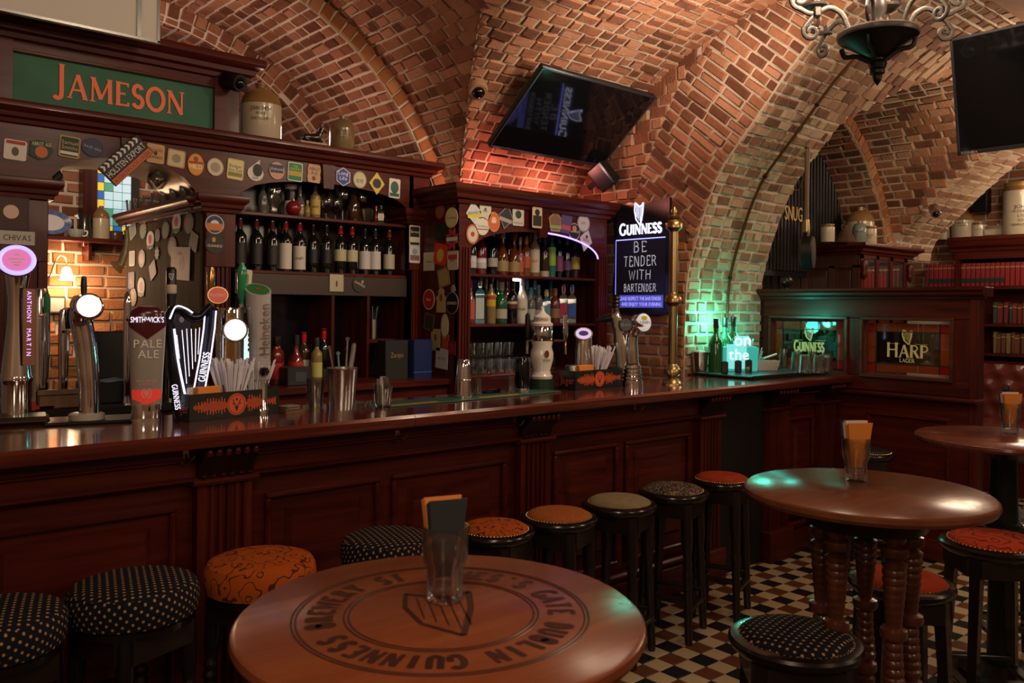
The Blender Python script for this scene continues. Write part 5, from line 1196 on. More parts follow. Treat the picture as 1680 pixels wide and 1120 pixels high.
# 4 lit harp tower
p = base_pt(313, 690); p = V((p.x, 3.22, CT)); s = mpp(p); r = face(p, .9)
t_ = thing('beer_tap', 'dark harp shaped beer tap outlined in white light', 'beer tap', p, r)
DKH = P('dark_harp', (.02, .018, .03), .2, .6)
hz = lambda x, y: (x*s, 0, y*s)       # px offsets from base (x right, y up)
obj('pillar', MB().tube([hz(a, b) for a, b in ((10,0),(14,40),(24,100),(30,150),(33,185))], [9*s, 9*s, 9*s, 10*s, 10*s], 4, flat=1), DKH, t_)
obj('soundboard', MB().tube(spline([hz(-8,0), hz(-16,40), hz(-26,110), hz(-33,160)], 4), [13*s]*4+[11*s]*4+[8*s]*5, 10), DKH, t_)
obj('neck', MB().tube(spline([hz(-33,160), hz(-28,178), hz(-14,182), hz(0,170), hz(16,170), hz(26,180), hz(34,188)], 4), 8*s, 10), DKH, t_)
for k, (A, B) in enumerate((((-20, 140), (-8, 40)), ((-12,148),(-4,60)), ((-5,150),(0,72)), ((2,150),(5,84)), ((9,150),(9,96)), ((15,152),(13,108)))):
    obj('string', MB().tube([hz(*A), hz(*B)], .6*s, 6), LEDW, t_)
gl = MB(); gl.tube(spline([V(hz(-31,166))+V((0,-8*s,0)), V(hz(-22,186))+V((0,-7*s,0)), V(hz(-8,184))+V((0,-7*s,0)), V(hz(4,176))+V((0,-7*s,0))], 4), 1.4*s, 6); obj('light_line', gl, LEDW, t_)
for dx in (-9, 8): obj('light_line', MB().tube([V(hz(a+dx, b))+V((0,-6*s,0)) for a, b in ((10,5),(14,40),(24,100),(30,150),(32,180))], 1.3*s, 6), LEDW, t_)
obj('light_line', MB().tube(spline([V(hz(-24,150))+V((0,-7*s,0)), V(hz(-18,100))+V((0,-9*s,0)), V(hz(-6,40))+V((0,-10*s,0))], 4), 1.8*s, 6), LEDW, t_)
q = MB(); M_ = T(22*s, -11*s, 88*s) @ FRONT @ RZ(PI/2-.16); serif(q, 'GUINNESS', 10*s, M_, .85, .15, .09, dep=.001); obj('white_lettering', q, LEDW, t_); q = MB(); M2 = T(-20*s, -13*s, 40*s) @ FRONT @ RZ(-PI/2+.14); serif(q, 'GUINNESS', 8*s, M2, .9, .15, .09, dep=.001); obj('white_lettering', q, LEDW, t_)
# 5 round column with lens, tall gold stem and badge, green lever
p = base_pt(380, 690); p = V((p.x+.06, 3.28, CT)); s = mpp(p); r = face(p)
t_ = thing('beer_tap', 'wide chrome beer tap column with a round white lit lens', 'beer tap', p, r)
obj('column', MB().lathe([(0,0),(22*s,0),(22*s,172*s),(21*s,176*s),(0,176*s)], 28), CHROME, t_); obj('gold_strip', front_patch(lambda z: 8*s, 20*s, 168*s, lambda z: 22*s, 1.0), P('gold_metal', (.5, .3, .12), .2, 1), t_)
hd = obj('head', MB().lathe([(0,-8*s),(17*s,-6*s),(20*s,0),(19*s,6*s),(0,6*s)], 28, disc_M(8*s, -26*s, 140*s, .1)), CHROME, t_); obj('lit_lens', MB().lathe([(17*s,6*s),(15*s,8.5*s),(8*s,10.5*s),(0,11*s)], 28, disc_M(8*s, -26*s, 140*s, .1)), LENS, hd)
obj('stem', MB().lathe([(0,150*s),(6*s,150*s),(6*s,225*s),(6.5*s,228*s),(6.5*s,248*s),(4*s,256*s),(0,258*s)], 16, T(-30*s, 0, -15*s)), P('gold_metal', (.5, .3, .12), .2, 1), t_)
bd = obj('oval_badge', MB().lathe([(0,-3*s),(16*s,-3*s),(17*s,0),(16*s,2*s),(0,2*s)], 30, disc_M(-19*s, -10*s, 196*s, .1) @ SCL(1, .86, 1)), BRASS, t_)
obj('red_face', MB().lathe([(0,2.6*s),(14*s,2.6*s),(14.6*s,2*s)], 30, disc_M(-19*s, -10*s, 196*s, .1) @ SCL(1, .86, 1)), P('red_badge', (.45, .05, .03), .35, emit=(.6, .06, .03), es=.25), bd)
q = MB(); text(q, 'KILKENNY', 5*s, disc_M(-19*s, -10*s, 196*s, .1) @ T(0, 0, 3*s), fit=23*s); obj('gold_lettering', q, P('cream_print2', (.8, .65, .45), .5), bd)
obj('green_lever', MB().lathe([(0,0),(3.5*s,0),(4*s,8*s),(6.5*s,14*s),(8*s,50*s),(7*s,62*s),(4*s,66*s),(4*s,70*s),(0,70*s)], 12, T(18*s, -4*s, 180*s)), P('green_lever', (.02, .22, .09), .15, coat=.5), t_)
obj('lever_neck', MB().lathe([(0,0),(8*s,0),(9*s,5*s),(4*s,9*s),(4*s,14*s),(0,14*s)], 14, T(18*s, -4*s, 168*s)), CHROME, t_)
# 6 silver slanted cylinder with green top
p = base_pt(436, 684); p = V((p.x+.02, 3.22, CT)); s = mpp(p); r = face(p)
t_ = thing('beer_tap', 'tall satin silver beer tap with a green slanted top and raised lettering', 'beer tap', p, r)
obj('foot', MB().lathe([(0,0),(13*s,0),(13*s,10*s),(11*s,14*s),(11*s,62*s),(0,62*s)], 24), CHROME, t_)
n = 28; q = MB(); vs = []
for j, (z, rd, cx) in enumerate(((58,16,-2),(100,17,-3),(150,18,-4),(185,20,-6),(205,21,-7))):
    for i in range(n):
        a = 2*PI*i/n; tz = z+((math.sin(a)*10-math.cos(a)*3) if j == 4 else 0); vs.append((cx*s+rd*s*math.cos(a), rd*s*math.sin(a), tz*s))
q.add(vs, [(j*n+i, j*n+(i+1) % n, (j+1)*n+(i+1) % n, (j+1)*n+i) for j in range(4) for i in range(n)]+[tuple(range(n))[::-1], tuple(range(4*n, 5*n))])
obj('body', q, P('satin_silver_light', (.52, .49, .47), .3, .35), t_)
def slant(rd, dz): return [((-7+rd*math.cos(2*PI*i/n))*s, rd*s*math.sin(2*PI*i/n), (205+(math.sin(2*PI*i/n)*10-math.cos(2*PI*i/n)*3)*rd/21+dz)*s) for i in range(n)]
q = MB(); q.add(slant(18, .6), [tuple(range(n))]); tp = obj('green_top', q, P('green_enamel', (.01, .16, .04), .3), t_)
q = MB(); st = [((-7+(5 if k % 2 == 0 else 2.2)*math.cos(k*PI/5+.3))*s, (5 if k % 2 == 0 else 2.2)*s*math.sin(k*PI/5+.3)) for k in range(10)]; q.add([(x, y, (206.2+10*(y/s/21)-3*((x/s+7)/21))*s) for x, y in st], [tuple(range(10))]); obj('red_star', q, P('red_star', (.5, .02, .02), .4), tp)
q = MB(); text(q, 'Heineken', 15*s, T(4*s, -18.5*s, 140*s) @ FRONT @ RZ(PI/2), dep=.003, fit=92*s); obj('raised_lettering', q, P('old_bronze', (.28, .21, .13), .3, .9), t_)
obj('knob', MB().lathe([(0,-8*s),(6*s,-6*s),(8.5*s,0),(6*s,6*s),(0,8*s)], 16, T(4*s, -20*s, 72*s)), BLACKG, t_)
# 7 white ceramic tower
p = onZ(901, 640, CT+.0); p = V((p.x, p.y+.06, CT)); s = mpp(p); r = face(p)
t_ = thing('beer_tap', 'white ceramic beer tower with a chrome band and domed lid', 'beer tap', p, r)
CER = P('white_ceramic', (.66, .60, .52), .12, coat=.4); z0 = 18*s
obj('green_base', MB().lathe([(0,0),(20*s,0),(20*s,z0),(0,z0)], 24), P('dark_green_base', (.01, .035, .015), .3), t_)
obj('vase', MB().lathe([(0,z0),(17*s,z0),(18*s,z0+4*s),(15*s,z0+8*s),(14*s,z0+14*s),(19*s,z0+32*s),(19*s,z0+42*s),(16*s,z0+52*s),(17.5*s,z0+58*s),(17.5*s,z0+61*s),(0,z0+61*s)], 28), CER, t_)
obj('chrome_band', MB().lathe([(16.5*s,z0+61*s),(17.5*s,z0+63*s),(17.5*s,z0+84*s),(16.5*s,z0+86*s)], 28), CHROME, t_)
obj('lid', MB().lathe([(17.5*s,z0+86*s),(18*s,z0+90*s),(14*s,z0+93*s),(14*s,z0+101*s),(11*s,z0+104*s),(6*s,z0+107*s),(3*s,z0+112*s),(3.5*s,z0+116*s),(0,z0+119*s)], 28), CER, t_)
q = MB(); text(q, 'ERDINGER', 4*s, T(0, -14.6*s, z0+97*s) @ FRONT, fit=20*s); text(q, 'ERDINGER', 3.2*s, T(8*s, -18*s, z0+31*s) @ RZ(.35) @ FRONT, fit=12*s); obj('dark_lettering', q, paint('#2a1a16'), t_)
q = MB(); q.prism(arc(0,0,4*s,6*s,0,345,15), .0006, T(8*s, -18.3*s, z0+41*s) @ RZ(.35) @ FRONT); obj('crest', q, paint('#5a2a22'), t_)
# its side taps
for dx, hh, mt in ((-24, 0, BLACK), (38, 0, CHROME)):
    nm = obj('side_tap', MB().tube([(dx*s*.5, 0, z0+62*s), (dx*s, 0, z0+62*s), (dx*s, 0, z0+40*s)], 2.6*s, 8), CHROME, t_); obj('tap_handle', MB().lathe([(0,0),(3*s,0),(4.5*s,10*s),(4*s,40*s),(0,44*s)], 12, T(dx*s, 0, z0+64*s)), mt, nm)
# 8 slanted chrome tap with violet badge
p = onZ(970, 640, CT); p = V((p.x+.06, p.y+.12, CT)); s = mpp(p); r = face(p)
t_ = thing('beer_tap', 'short slant-cut chrome beer tap with a pale violet badge', 'beer tap', p, r)
obj('column', MB().lathe([(0,0),(14*s,0),(14*s,78*s),(13*s,84*s),(0,84*s)], 24), CHROME, t_)
bd = obj('badge', MB().lathe([(0,0),(15*s,0),(15*s,2*s),(0,2*s)], 28, T(0, -6*s, 88*s) @ RX(.75) @ SCL(1, 1, 1)), STEEL, t_); obj('violet_face', MB().lathe([(0,2.5*s),(12.5*s,2.5*s),(13*s,2*s)], 28, T(0, -6*s, 88*s) @ RX(.75)), P('violet_badge', (.62, .55, .82), .35, emit=(.6, .5, .9), es=.5), bd)
q = MB(); q.prism(arc(0,0,8*s,6*s,0,345,15), .0005, T(0, -6*s, 88*s) @ RX(.75), z0=2.6*s); obj('violet_emblem', q, paint('#4a3a90'), bd)
# 9 tall curved chrome tap with dark round badge
p = V((base_pt(1010, 634).x+.05, 3.25, CT)); s = mpp(p); r = face(p)
t_ = thing('beer_tap', 'tall flat chrome beer tap with a round black badge on a side arm', 'beer tap', p, r)
obj('column', MB().tube(spline([(6*s,0,0),(8*s,0,40*s),(4*s,0,80*s),(-4*s,0,115*s),(-7*s,-3*s,128*s)], 5), [10*s]*10+[9*s]*6+[8*s]*5, 16, flat=.7), CHROME, t_)
obj('back_arm', MB().tube([(-6*s,0,112*s),(-20*s,2*s,110*s),(-34*s,2*s,106*s)], [5*s,6*s,3*s], 10), BLACK, t_)
bd = obj('badge', MB().lathe([(0,-3*s),(10*s,-3*s),(11*s,0),(10*s,2*s),(0,2*s)], 26, disc_M(14*s, -12*s, 100*s, .1)), BLACK, t_); q = MB(); text(q, 'BLACK', 4*s, disc_M(14*s, -12*s, 100*s, .1) @ T(0, 0, 2.4*s), fit=15*s); obj('grey_lettering', q, paint('#a8a4a0'), bd)
obj('badge_arm', MB().tube([(4*s,0,90*s),(16*s,-8*s,88*s)], 3*s, 8), CHROME, t_)
obj('coil', MB().lathe([(5*s+(1.5*s if k % 2 else 0), k*3*s) for k in range(8)], 14, T(-2*s, 0, 128*s)), BLACK, t_)
# 10 goose neck chrome tap on ribbed base
p = base_pt(1037, 633); s = mpp(p); r = face(p, .8)
t_ = thing('beer_tap', 'goose neck chrome beer tap with a ribbed base and a white apple badge', 'beer tap', p, r)
pr_ = [(0,0),(18*s,0),(18*s,5*s)]
for k in range(5): pr_ += [((18-k*.9)*s, (6+k*6)*s), ((17.6-k*.9)*s, (10+k*6)*s), ((15-k*.7)*s, (11.5+k*6)*s)]
obj('ribbed_base', MB().lathe(pr_+[(13*s,38*s),(0,38*s)], 28), CHROME, t_)
obj('neck', MB().tube(spline([(0,0,34*s),(-2*s,0,60*s),(-1*s,0,84*s),(6*s,-4*s,98*s),(12*s,-10*s,108*s)], 5), [11*s]*6+[10.5*s]*6+[12*s]*5+[14*s]*4, 20), CHROME, t_)
bd = obj('badge', MB().lathe([(0,-14*s),(12*s,-10*s),(17*s,0),(16*s,3*s),(0,3*s)], 28, disc_M(15*s, -14*s, 104*s, .25) @ SCL(.8, 1, 1)), CHROME, t_)
obj('white_face', MB().lathe([(0,3.6*s),(14*s,3.6*s),(15*s,3*s)], 28, disc_M(15*s, -14*s, 104*s, .25) @ SCL(.8, 1, 1)), P('pale_blue_badge', (.66, .70, .74), .35, emit=(.8, .85, .9), es=.25), bd)
q = MB(); text(q, 'MAGNERS', 5*s, disc_M(15*s, -14*s, 104*s, .25) @ T(0, 0, 4*s), fit=21*s); obj('dark_lettering', q, BLACK, bd); q = MB(); q.prism(arc(1*s,7*s,5*s,4*s,0,345,12), .0005, disc_M(15*s, -14*s, 104*s, .25), z0=3.8*s); obj('yellow_apple', q, paint('#d8c020'), bd)
# ================================================================== caddies, tools and glasses on the counter
JO = P('caddy_orange', (.62, .10, .025), .5); JB = P('caddy_black', (.012, .012, .010), .35)
def caddy(px0, py0, px1, py1, pxl, label):
    a = onZ(px0, py0, CT); b_ = onZ(px1, py1, CT); d = (b_-a); L = d.length; rz = math.atan2(d.y, d.x); s = mpp((a+b_)/2)
    dep = .12; h = .105
    t_ = thing('napkin_caddy', label, 'caddy', a, rz)
    q = MB()
    for x0, x1, y0, y1 in ((0, L, 0, .006), (0, L, dep-.006, dep), (0, .006, .006, dep-.006), (L-.006, L, .006, dep-.006)): q.box(x0, x1, y0, y1, .004, h)
    q.box(0, L, 0, dep, 0, .006); obj('box', q, JB, t_)
    q = MB(); rg = random.Random(9)
    n_ = 60
    for k in range(n_):
        x = L*.04+L*.92*k/n_; u = k/n_
        env = (.30+.62*abs(math.sin(u*PI*2.2))**1.3)*(.75+.4*rg.random()); hh = h*.36*env*(1.0 if k % 2 else .55)
        if .38 < u < .62: hh *= .25
        q.box(x, x+L*.92/n_*.62, -.0008, .0002, h*.52-hh, h*.52+hh)
    obj('wave_print', q, JO, t_)['kind'] = 'stuff'
    Md = T(L*.50, -.0006, h*.52) @ FRONT
    rg_ = obj('round_crest', MB().prism(arc(0,0,h*.40,h*.40,0,350,35), .0006, Md), JO, t_)
    q = MB(); strip(q, arc(0,0,h*.34,h*.34,0,360,30), h*.02, Md, .0007, 0); 
    for sx in (-1, 1):
        strip(q, [(0,-h*.1),(sx*h*.1,h*.02),(sx*h*.16,h*.2)], h*.035, Md, .0007, 0); strip(q, [(sx*h*.1,h*.02),(sx*h*.2,h*.04)], h*.03, Md, .0007, 0)
    q.prism([(0,-h*.28),(h*.08,-h*.08),(-h*.08,-h*.08)], .0002, Md, z0=.0007); strip(q, [(0,h*.12),(0,h*.24)], h*.03, Md, .0007, 0); strip(q, [(-h*.05,h*.19),(h*.05,h*.19)], h*.03, Md, .0007, 0)
    obj('stag_emblem', q, JB, rg_)
    q = MB(); text(q, 'Jager', .038, T(-.0008, dep*.5, h*.5) @ RZ(-PI/2) @ FRONT, fit=dep*.85); obj('orange_lettering', q, JO, t_)
    return t_, a, rz, L, dep, h
def napkin(loc, rz, w_, d, h, col, label):
    t_ = thing('napkin_stack', label, 'napkins', loc, rz); q = MB()
    k_ = max(2, int(d/.007))
    for k in range(k_): q.box(-w_/2+RN.uniform(0,.002), w_/2-RN.uniform(0,.002), -d/2+k*d/k_, -d/2+(k+.86)*d/k_, 0, h-RN.uniform(0,.004), .001)
    return obj('folded_napkins', q, col, t_)
NORG = P('orange_paper', (.72, .24, .03), .8); NWHT = P('white_paper', (.66, .60, .52), .8); NBLU = P('blue_paper', (.035, .06, .085), .8)
STRAW = P('clear_straw', (.80, .78, .84), .3); STRAWT = P('teal_straw', (.42, .60, .58), .3)
def straws(loc, n, r_, h, label, mt=STRAW, lean=.32, cup=None, seed=1):
    t_ = thing('straw_bundle', label, 'straws', loc); rg = random.Random(seed); q = MB()
    for k in range(n):
        a = rg.random()*2*PI; rr_ = r_*math.sqrt(rg.random()); l = lean*(rr_/r_)*rg.uniform(.7, 1.2); hh = h*rg.uniform(.86, 1.05)
        b_ = V((rr_*math.cos(a)*.55, rr_*math.sin(a)*.55, 0)); e = b_+V((math.cos(a)*l*hh, math.sin(a)*l*hh, hh)); q.tube([b_, e], .0032, 5)
    o_ = obj('straw_mass', q, mt, t_); o_['kind'] = 'stuff'
    if cup: obj('cup', MB().lathe(tumbler(r_*.85, r_*1.15, cup), 18), GLASS, t_)
    return t_
t_, a, rz, L, dep, h = caddy(311, 694, 458, 678, 275, 'black caddy with orange wave print beside the pale ale tap')
def inc(u, v, z=.008): return a+V((math.cos(rz)*L*u-math.sin(rz)*dep*v, math.sin(rz)*L*u+math.cos(rz)*dep*v, z))
napkin(inc(.20, .76), rz, .095, .028, .125, NBLU, 'stack of dark blue napkins in the large caddy'); napkin(inc(.18, .5), rz, .09, .022, .118, NWHT, 'stack of white napkins in the large caddy'); napkin(inc(.23, .27), rz, .10, .028, .122, NORG, 'stack of orange napkins in the large caddy')
straws(inc(.54, .5), 170, .038, .215, 'bundle of clear straws in the large caddy', cup=.12, seed=2); straws(inc(.80, .5), 150, .034, .20, 'second bundle of clear straws in the large caddy', cup=.11, seed=3)
t_, a, rz, L, dep, h = caddy(944, 641, 1021, 634, 915, 'black caddy with orange wave print beside the white ceramic tap')
napkin(inc(.20, .76), rz, .10, .028, .125, NBLU, 'stack of dark blue napkins in the small far caddy'); napkin(inc(.20, .5), rz, .10, .022, .12, NWHT, 'stack of white napkins in the small far caddy'); napkin(inc(.28, .27), rz, .12, .028, .125, NORG, 'stack of orange napkins in the small far caddy')
straws(inc(.58, .55), 210, .05, .215, 'wide bundle of clear straws in the small far caddy', cup=.12, lean=.38, seed=4)
# bartender's bucket, glasses, ashtray, mats
p = base_pt(561, 671); s = mpp(p)
b_ = thing('steel_bucket', 'tapered steel bucket full of bar tools', 'bucket', p); obj('bucket_wall', MB().lathe([(0,0),(20*s,0),(25*s,66*s),(26*s,68*s),(24.5*s,68*s),(19*s,4*s),(0,4*s)], 26), STEEL, b_)
for k, (x0, y0, x1, y1, L_, m_, lb) in enumerate(((-4,2,-22,4,96,STEEL,'long thin bar spoon leaning out of the steel bucket'),(6,3,22,0,100,STEEL,'steel muddler tube leaning out of the steel bucket'),(2,-4,6,-6,110,STEEL,'twisted steel bar spoon upright in the bucket'),(8,4,14,10,92,BLACK,'black handled strainer in the steel bucket'),(-2,-2,-6,4,86,paint('#6a8a98'),'blue handled tool in the steel bucket'))):
    u = thing('bar_tool', lb, 'bar tool', p+V((x0*s, y0*s, 5*s))); obj('shaft', MB().tube([(0,0,0), ((x1-x0)*s, (y1-y0)*s, L_*s)], (4 if k == 1 else 1.6)*s, 8), m_, u); obj('tip', MB().lathe([(0,-3*s),(3*s,-2*s),(3.4*s,2*s),(0,4*s)], 10, T((x1-x0)*s, (y1-y0)*s, L_*s)), m_, u)
p = base_pt(517, 671); s = mpp(p); drinkglass(p, tumbler(13*s, 15.5*s, 50*s, 1.6*s, 5*s), 'straight clear tumbler beside the steel bucket', 'tumbler', flut=.97, n=24)
p = base_pt(628, 668); s = mpp(p); drinkglass(p, tumbler(13*s, 16.5*s, 38*s, 1.6*s, 5*s), 'short clear tumbler holding foil sachets', 'tumbler', n=20)
for k in range(6):
    u = thing('foil_sachet', f'{ORD[k]} foil sachet standing in the short tumbler', 'sachet', p+V((RN.uniform(-6, 6)*s, RN.uniform(-6, 6)*s, 6*s)), RN.uniform(0, PI), 'foil sachets in the tumbler'); obj('packet', MB().box(-5*s, 5*s, -.6*s, .6*s, 0, RN.uniform(38, 48)*s, .3*s, RX(RN.uniform(-.15, .15))), P('foil', (.5, .48, .44), .25, .9), u)
p = base_pt(597, 667); s = mpp(p); u = thing('ashtray', 'fluted glass ashtray between the bucket and the short tumbler', 'ashtray', p); obj('dish', MB().lathe([(0,0),(15*s,0),(18*s,7*s),(17*s,9*s),(13*s,4*s),(0,4*s)], 32, flut=.93), GLASSD, u)
p = base_pt(478, 676); s = mpp(p); u = thing('wooden_board', 'small round-ended wooden board with mats on it', 'board', p, .1); obj('board', MB().prism(shape('sq', 38*s, 30*s), 4*s), OLDWOOD, u)
u = thing('mat_stack', 'short stack of cream mats on the small wooden board', 'mats', p+V((-2*s, 4*s, 4*s)), .1)
for k in range(4): obj('card', MB().prism(shape('card', 28*s, 22*s), 1.6*s, RZ(k*.07), z0=k*1.8*s), paint('#8a7a5c' if k % 2 else '#3a4048'), u)
# green bar runner, shakers, small glasses
e0, e1 = base_pt(640, 669), base_pt(921, 643)
u = thing('bar_runner', 'long green rubber bar runner with tan print', 'bar mat', (e0.x, e0.y, CT)); Lr = e1.x-e0.x; rzr = math.atan2(e1.y-e0.y, e1.x-e0.x)
u.rotation_euler = (0, 0, rzr); obj('rubber_mat', MB().box(0, (e1-e0).length, 0, .16, 0, .006, .002), P('green_rubber', (.012, .075, .045), .5), u)
for f0, f1 in ((.02, .26), (.50, .74)): obj('tan_strip', MB().box((e1-e0).length*f0, (e1-e0).length*f1, .012, .045, .006, .0068), paint('#a8743c'), u)
RUN = CT+.0068
def on_run(px, py): p = onZ(px, py, RUN); return p
p = on_run(760, 651); s = mpp(p); u = thing('cocktail_shaker', 'tapered silver cocktail shaker on the green runner', 'shaker', p); obj('tin', MB().lathe([(0,0),(15*s,0),(15*s,4*s),(11.5*s,50*s),(10*s,61*s),(9*s,62*s),(0,62*s)], 26), CHROME, u); obj('seam_ring', MB().lathe([(13.1*s,27*s),(13.6*s,28.5*s),(12.9*s,30*s)], 26), STEEL, u)
p = on_run(857, 643); s = mpp(p); u = thing('cocktail_shaker', 'black cocktail shaker with a steel foot on the green runner', 'shaker', p); obj('tin', MB().lathe([(11.5*s,7*s),(12.5*s,12*s),(12*s,48*s),(10*s,56*s),(8*s,57*s),(0,57*s)], 24), BLACKG, u); obj('foot_ring', MB().lathe([(0,0),(11*s,0),(11.5*s,7*s)], 24), STEEL, u)
p = on_run(784, 648); s = mpp(p); drinkglass(p, tumbler(7.5*s, 6.5*s, 28*s, s, 3*s), 'small upturned shot glass beside the silver shaker', 'shot_glass')
p = on_run(838, 645); s = mpp(p); drinkglass(p, tumbler(7.5*s, 6.5*s, 29*s, s, 3*s), 'small upturned shot glass beside the black shaker', 'shot_glass')
u = thing('jigger_tray', 'low black tray of ice picks between the shot glasses', 'tray', on_run(811, 645)); s = mpp(on_run(811, 645)); obj('tray', MB().box(-16*s, 16*s, 4*s, 16*s, 0, 5*s, s), BLACK, u); obj('rim', MB().box(-16*s, 16*s, 2*s, 4*s, 0, 7*s, s), BLACKG, u)
# rear counter: terminal, boxes, bottles
sc_ = thing('till_screen', 'bright touch screen till behind the taps', 'screen', onY(402, 598, 4.4), face((1.6,4.4,1.3))); s = mpp(onY(402, 598, 4.4))
obj('housing', MB().box(-30*s, 30*s, 0, .03, 0, 64*s, .004), BLACK, sc_); obj('display', MB().box(-26*s, 26*s, -.001, 0, 6*s, 60*s), P('screen_glow', (.5, .75, .8), .3, emit=(.5, .78, .86), es=1.1), sc_)
for i in range(4):
    for j in range(3): obj('key', MB().box((4+j*7)*s, (9+j*7)*s, -.002, -.001, (22+i*8)*s, (27+i*8)*s), paint('#1a2a30'), sc_)
obj('stand', MB().box(-12*s, 12*s, -.02, .05, 1.151-onY(402, 598, 4.4).z, 0), BLACK, sc_)
def blockthing(name, label, cat, px, py, Y, w_, d, h, mt, parts=()):
    p = onY(px, py, Y); s = mpp(p); t_ = thing(name, label, cat, p); obj('case', MB().box(-w_*s/2, w_*s/2, 0, d, 0, h*s, .004), mt, t_); return t_, s
u, s = blockthing('gift_box', 'black rum gift box with gold lettering on the back counter', 'box', 651, 624, 4.45, 44, .10, 66, P('matt_black_box', (.018, .018, .016), .5)); q = MB(); text(q, 'Zacapa', 8*s, T(0, -.001, 42*s) @ FRONT, fit=24*s); obj('gold_lettering', q, GOLD, u)
u, s = blockthing('gift_box', 'tall blue whisky gift box beside the black one', 'box', 694, 623, 4.40, 36, .10, 66, P('blue_box', (.012, .025, .10), .35)); obj('pale_band', MB().box(-18.2*s, 18.2*s, -.001, 0, 12*s, 14*s), paint('#3a4a90'), u)
for k, (px, py, kd, h_, r_, g_, cp, lb, ds) in enumerate(((452,632,'spirit',.27,.036,'red','#2a1a18','#a02018','red aperitif bottle nearest the silver tap'),(466,633,'spirit',.27,.036,'red','#2a1a18','#b02a1c','red aperitif bottle with a scarlet label'),(485,634,'cognac',.28,.046,'red','#201816','#a8281c','wide red bottle with an orange label'),(508,636,'wine',.29,.038,'brown','#c02420','#b8b0a0','brown bottle with a red cap and white label'),(519,632,'spirit',.26,.034,'straw','#3a3a40','#b8b060','grey bottle with a yellow label'),(541,640,'wine',.31,.036,'dark','#c01c20',None,'dark wine bottle with a bright red cap'))):
    p = onY(px, py, 4.5); bottle((p.x, 4.5+(.08 if k % 2 else 0), 1.151), kd, h_, r_, g_, cp, lb, (.12,.45), ds+' on the back counter', 'liquor_bottle', 'bottles on the back counter')
u, s = blockthing('receipt_printer', 'small black receipt printer with a grey window', 'printer', 492, 632, 4.36, 44, .12, 30, P('grey_black', (.03, .03, .032), .3)); obj('grey_window', MB().box(-8*s, 12*s, -.001, 0, 6*s, 22*s, 0), paint('#3a3c3e'), u)
u = thing('utensil_cup', 'steel cup of pens and utensils on the dark shelf', 'cup', onY(612, 556, 4.7)); s = mpp(onY(612, 556, 4.7)); obj('cup_wall', MB().lathe([(0,0),(7*s,0),(7.5*s,32*s),(6.8*s,32*s),(6*s,2*s),(0,2*s)], 18), STEEL, u)
for k in range(4): obj('utensil', MB().tube([(0,0,4*s), ((k*5-7)*s, 0, (48+k % 2*6)*s)], 1.1*s, 6), STEEL if k % 2 else BLACK, u)
obj('cup_shelf', MB().box(-24*s, 40*s, -.02, .16, -6*s, 0, .002), MAHO, u)
# ================================================================== chalkboard sign, pole, pipe, pan
p0, p1 = onX(1008, 515, XA-.06), onX(1101, 515, XA-.06)
zb0, zt0 = p0.z, onX(1050, 330, XA-.06).z; yc = (p0.y+p1.y)/2; hw = (p0.y-p1.y)/2; hh = (zt0-zb0)/2
cs = thing('chalkboard_sign', 'black chalkboard sign with a lit blue edge and chalk handwriting', 'sign', M=T(XA-.06, yc, (zb0+zt0)/2) @ Mx(((0,0,-1,0),(-1,0,0,0),(0,1,0,0),(0,0,0,1))))
out = [(-hw, -hh*.97), (hw, -hh), (hw*.98, -hh*.4), (hw*.93, 0), (hw*.98, hh*.6), (hw*.99, hh)]+[(hw*.55, hh*.98), (hw*.1, hh*.93), (-hw*.4, hh*.99), (-hw*.8, hh*.93), (-hw*1.0, hh*.72), (-hw*.95, hh*.4), (-hw*.93, 0), (-hw*.98, -hh*.4)]
obj('board', MB().prism(out, .025), P('sign_black', (.008, .008, .010), .25), cs)
obj('chalk_panel', MB().box(-hw*.86, hw*.86, -hh*.9, hh*.32, .025, .028), P('chalk_slate', (.012, .012, .016), .5), cs)
obj('lit_edge', MB().box(-hw*.86, hw*.86, hh*.32, hh*.335, .025, .031), P('blue_edge_glow', (.3, .3, 1), .4, emit=(.22, .22, 1), es=3), cs); obj('lit_edge', MB().box(-hw*.875, -hw*.86, -hh*.9, hh*.32, .025, .031), P('blue_edge_dim', (.3, .3, 1), .4, emit=(.2, .22, 1), es=1.2), cs)
q = MB(); q.box(-hw*.82, hw*.82, -hh*.88, -hh*.66, .0285, .029); lb_ = obj('lit_strip', q, P('blue_strip_glow', (.1, .1, .5), .5, emit=(.08, .085, .5), es=.55), cs)
SGN = P('sign_white_glow', (.9, .9, 1), .4, emit=(.66, .68, 1), es=1.7)
q = MB(); serif(q, 'GUINNESS', hh*.17, T(0, hh*.50, .0275), hw*1.5/(hh*.17*5.85), .20, .11, dep=.003, first=1.15); obj('glowing_lettering', q, SGN, cs)
q = MB(); harp(q, hh*.42, T(-hw*.05, hh*.77, .0275) @ SCL(.85, 1, 1), .002, th=.05); obj('glowing_harp', q, SGN, cs)
CH = P('chalk', (.62, .64, .66), .9, emit=(.6, .62, .66), es=.4); q = MB(); rj = random.Random(4)  # emission put into the chalk so the strokes look brighter
for i, (wd, hgt, yy, wid) in enumerate((('BE', .19, .19, 1.05), ('TENDER', .18, -.06, .84), ('WITH', .17, -.30, .95), ('BARTENDER', .14, -.53, .70))):
    serif(q, wd, hh*hgt, T(0, hh*yy, .0285), wid, .085, .08, serifs=False, track=.14 if wd != 'BE' else .25, jit=.035, rnd=rj)
obj('chalk_writing', q, CH, cs)
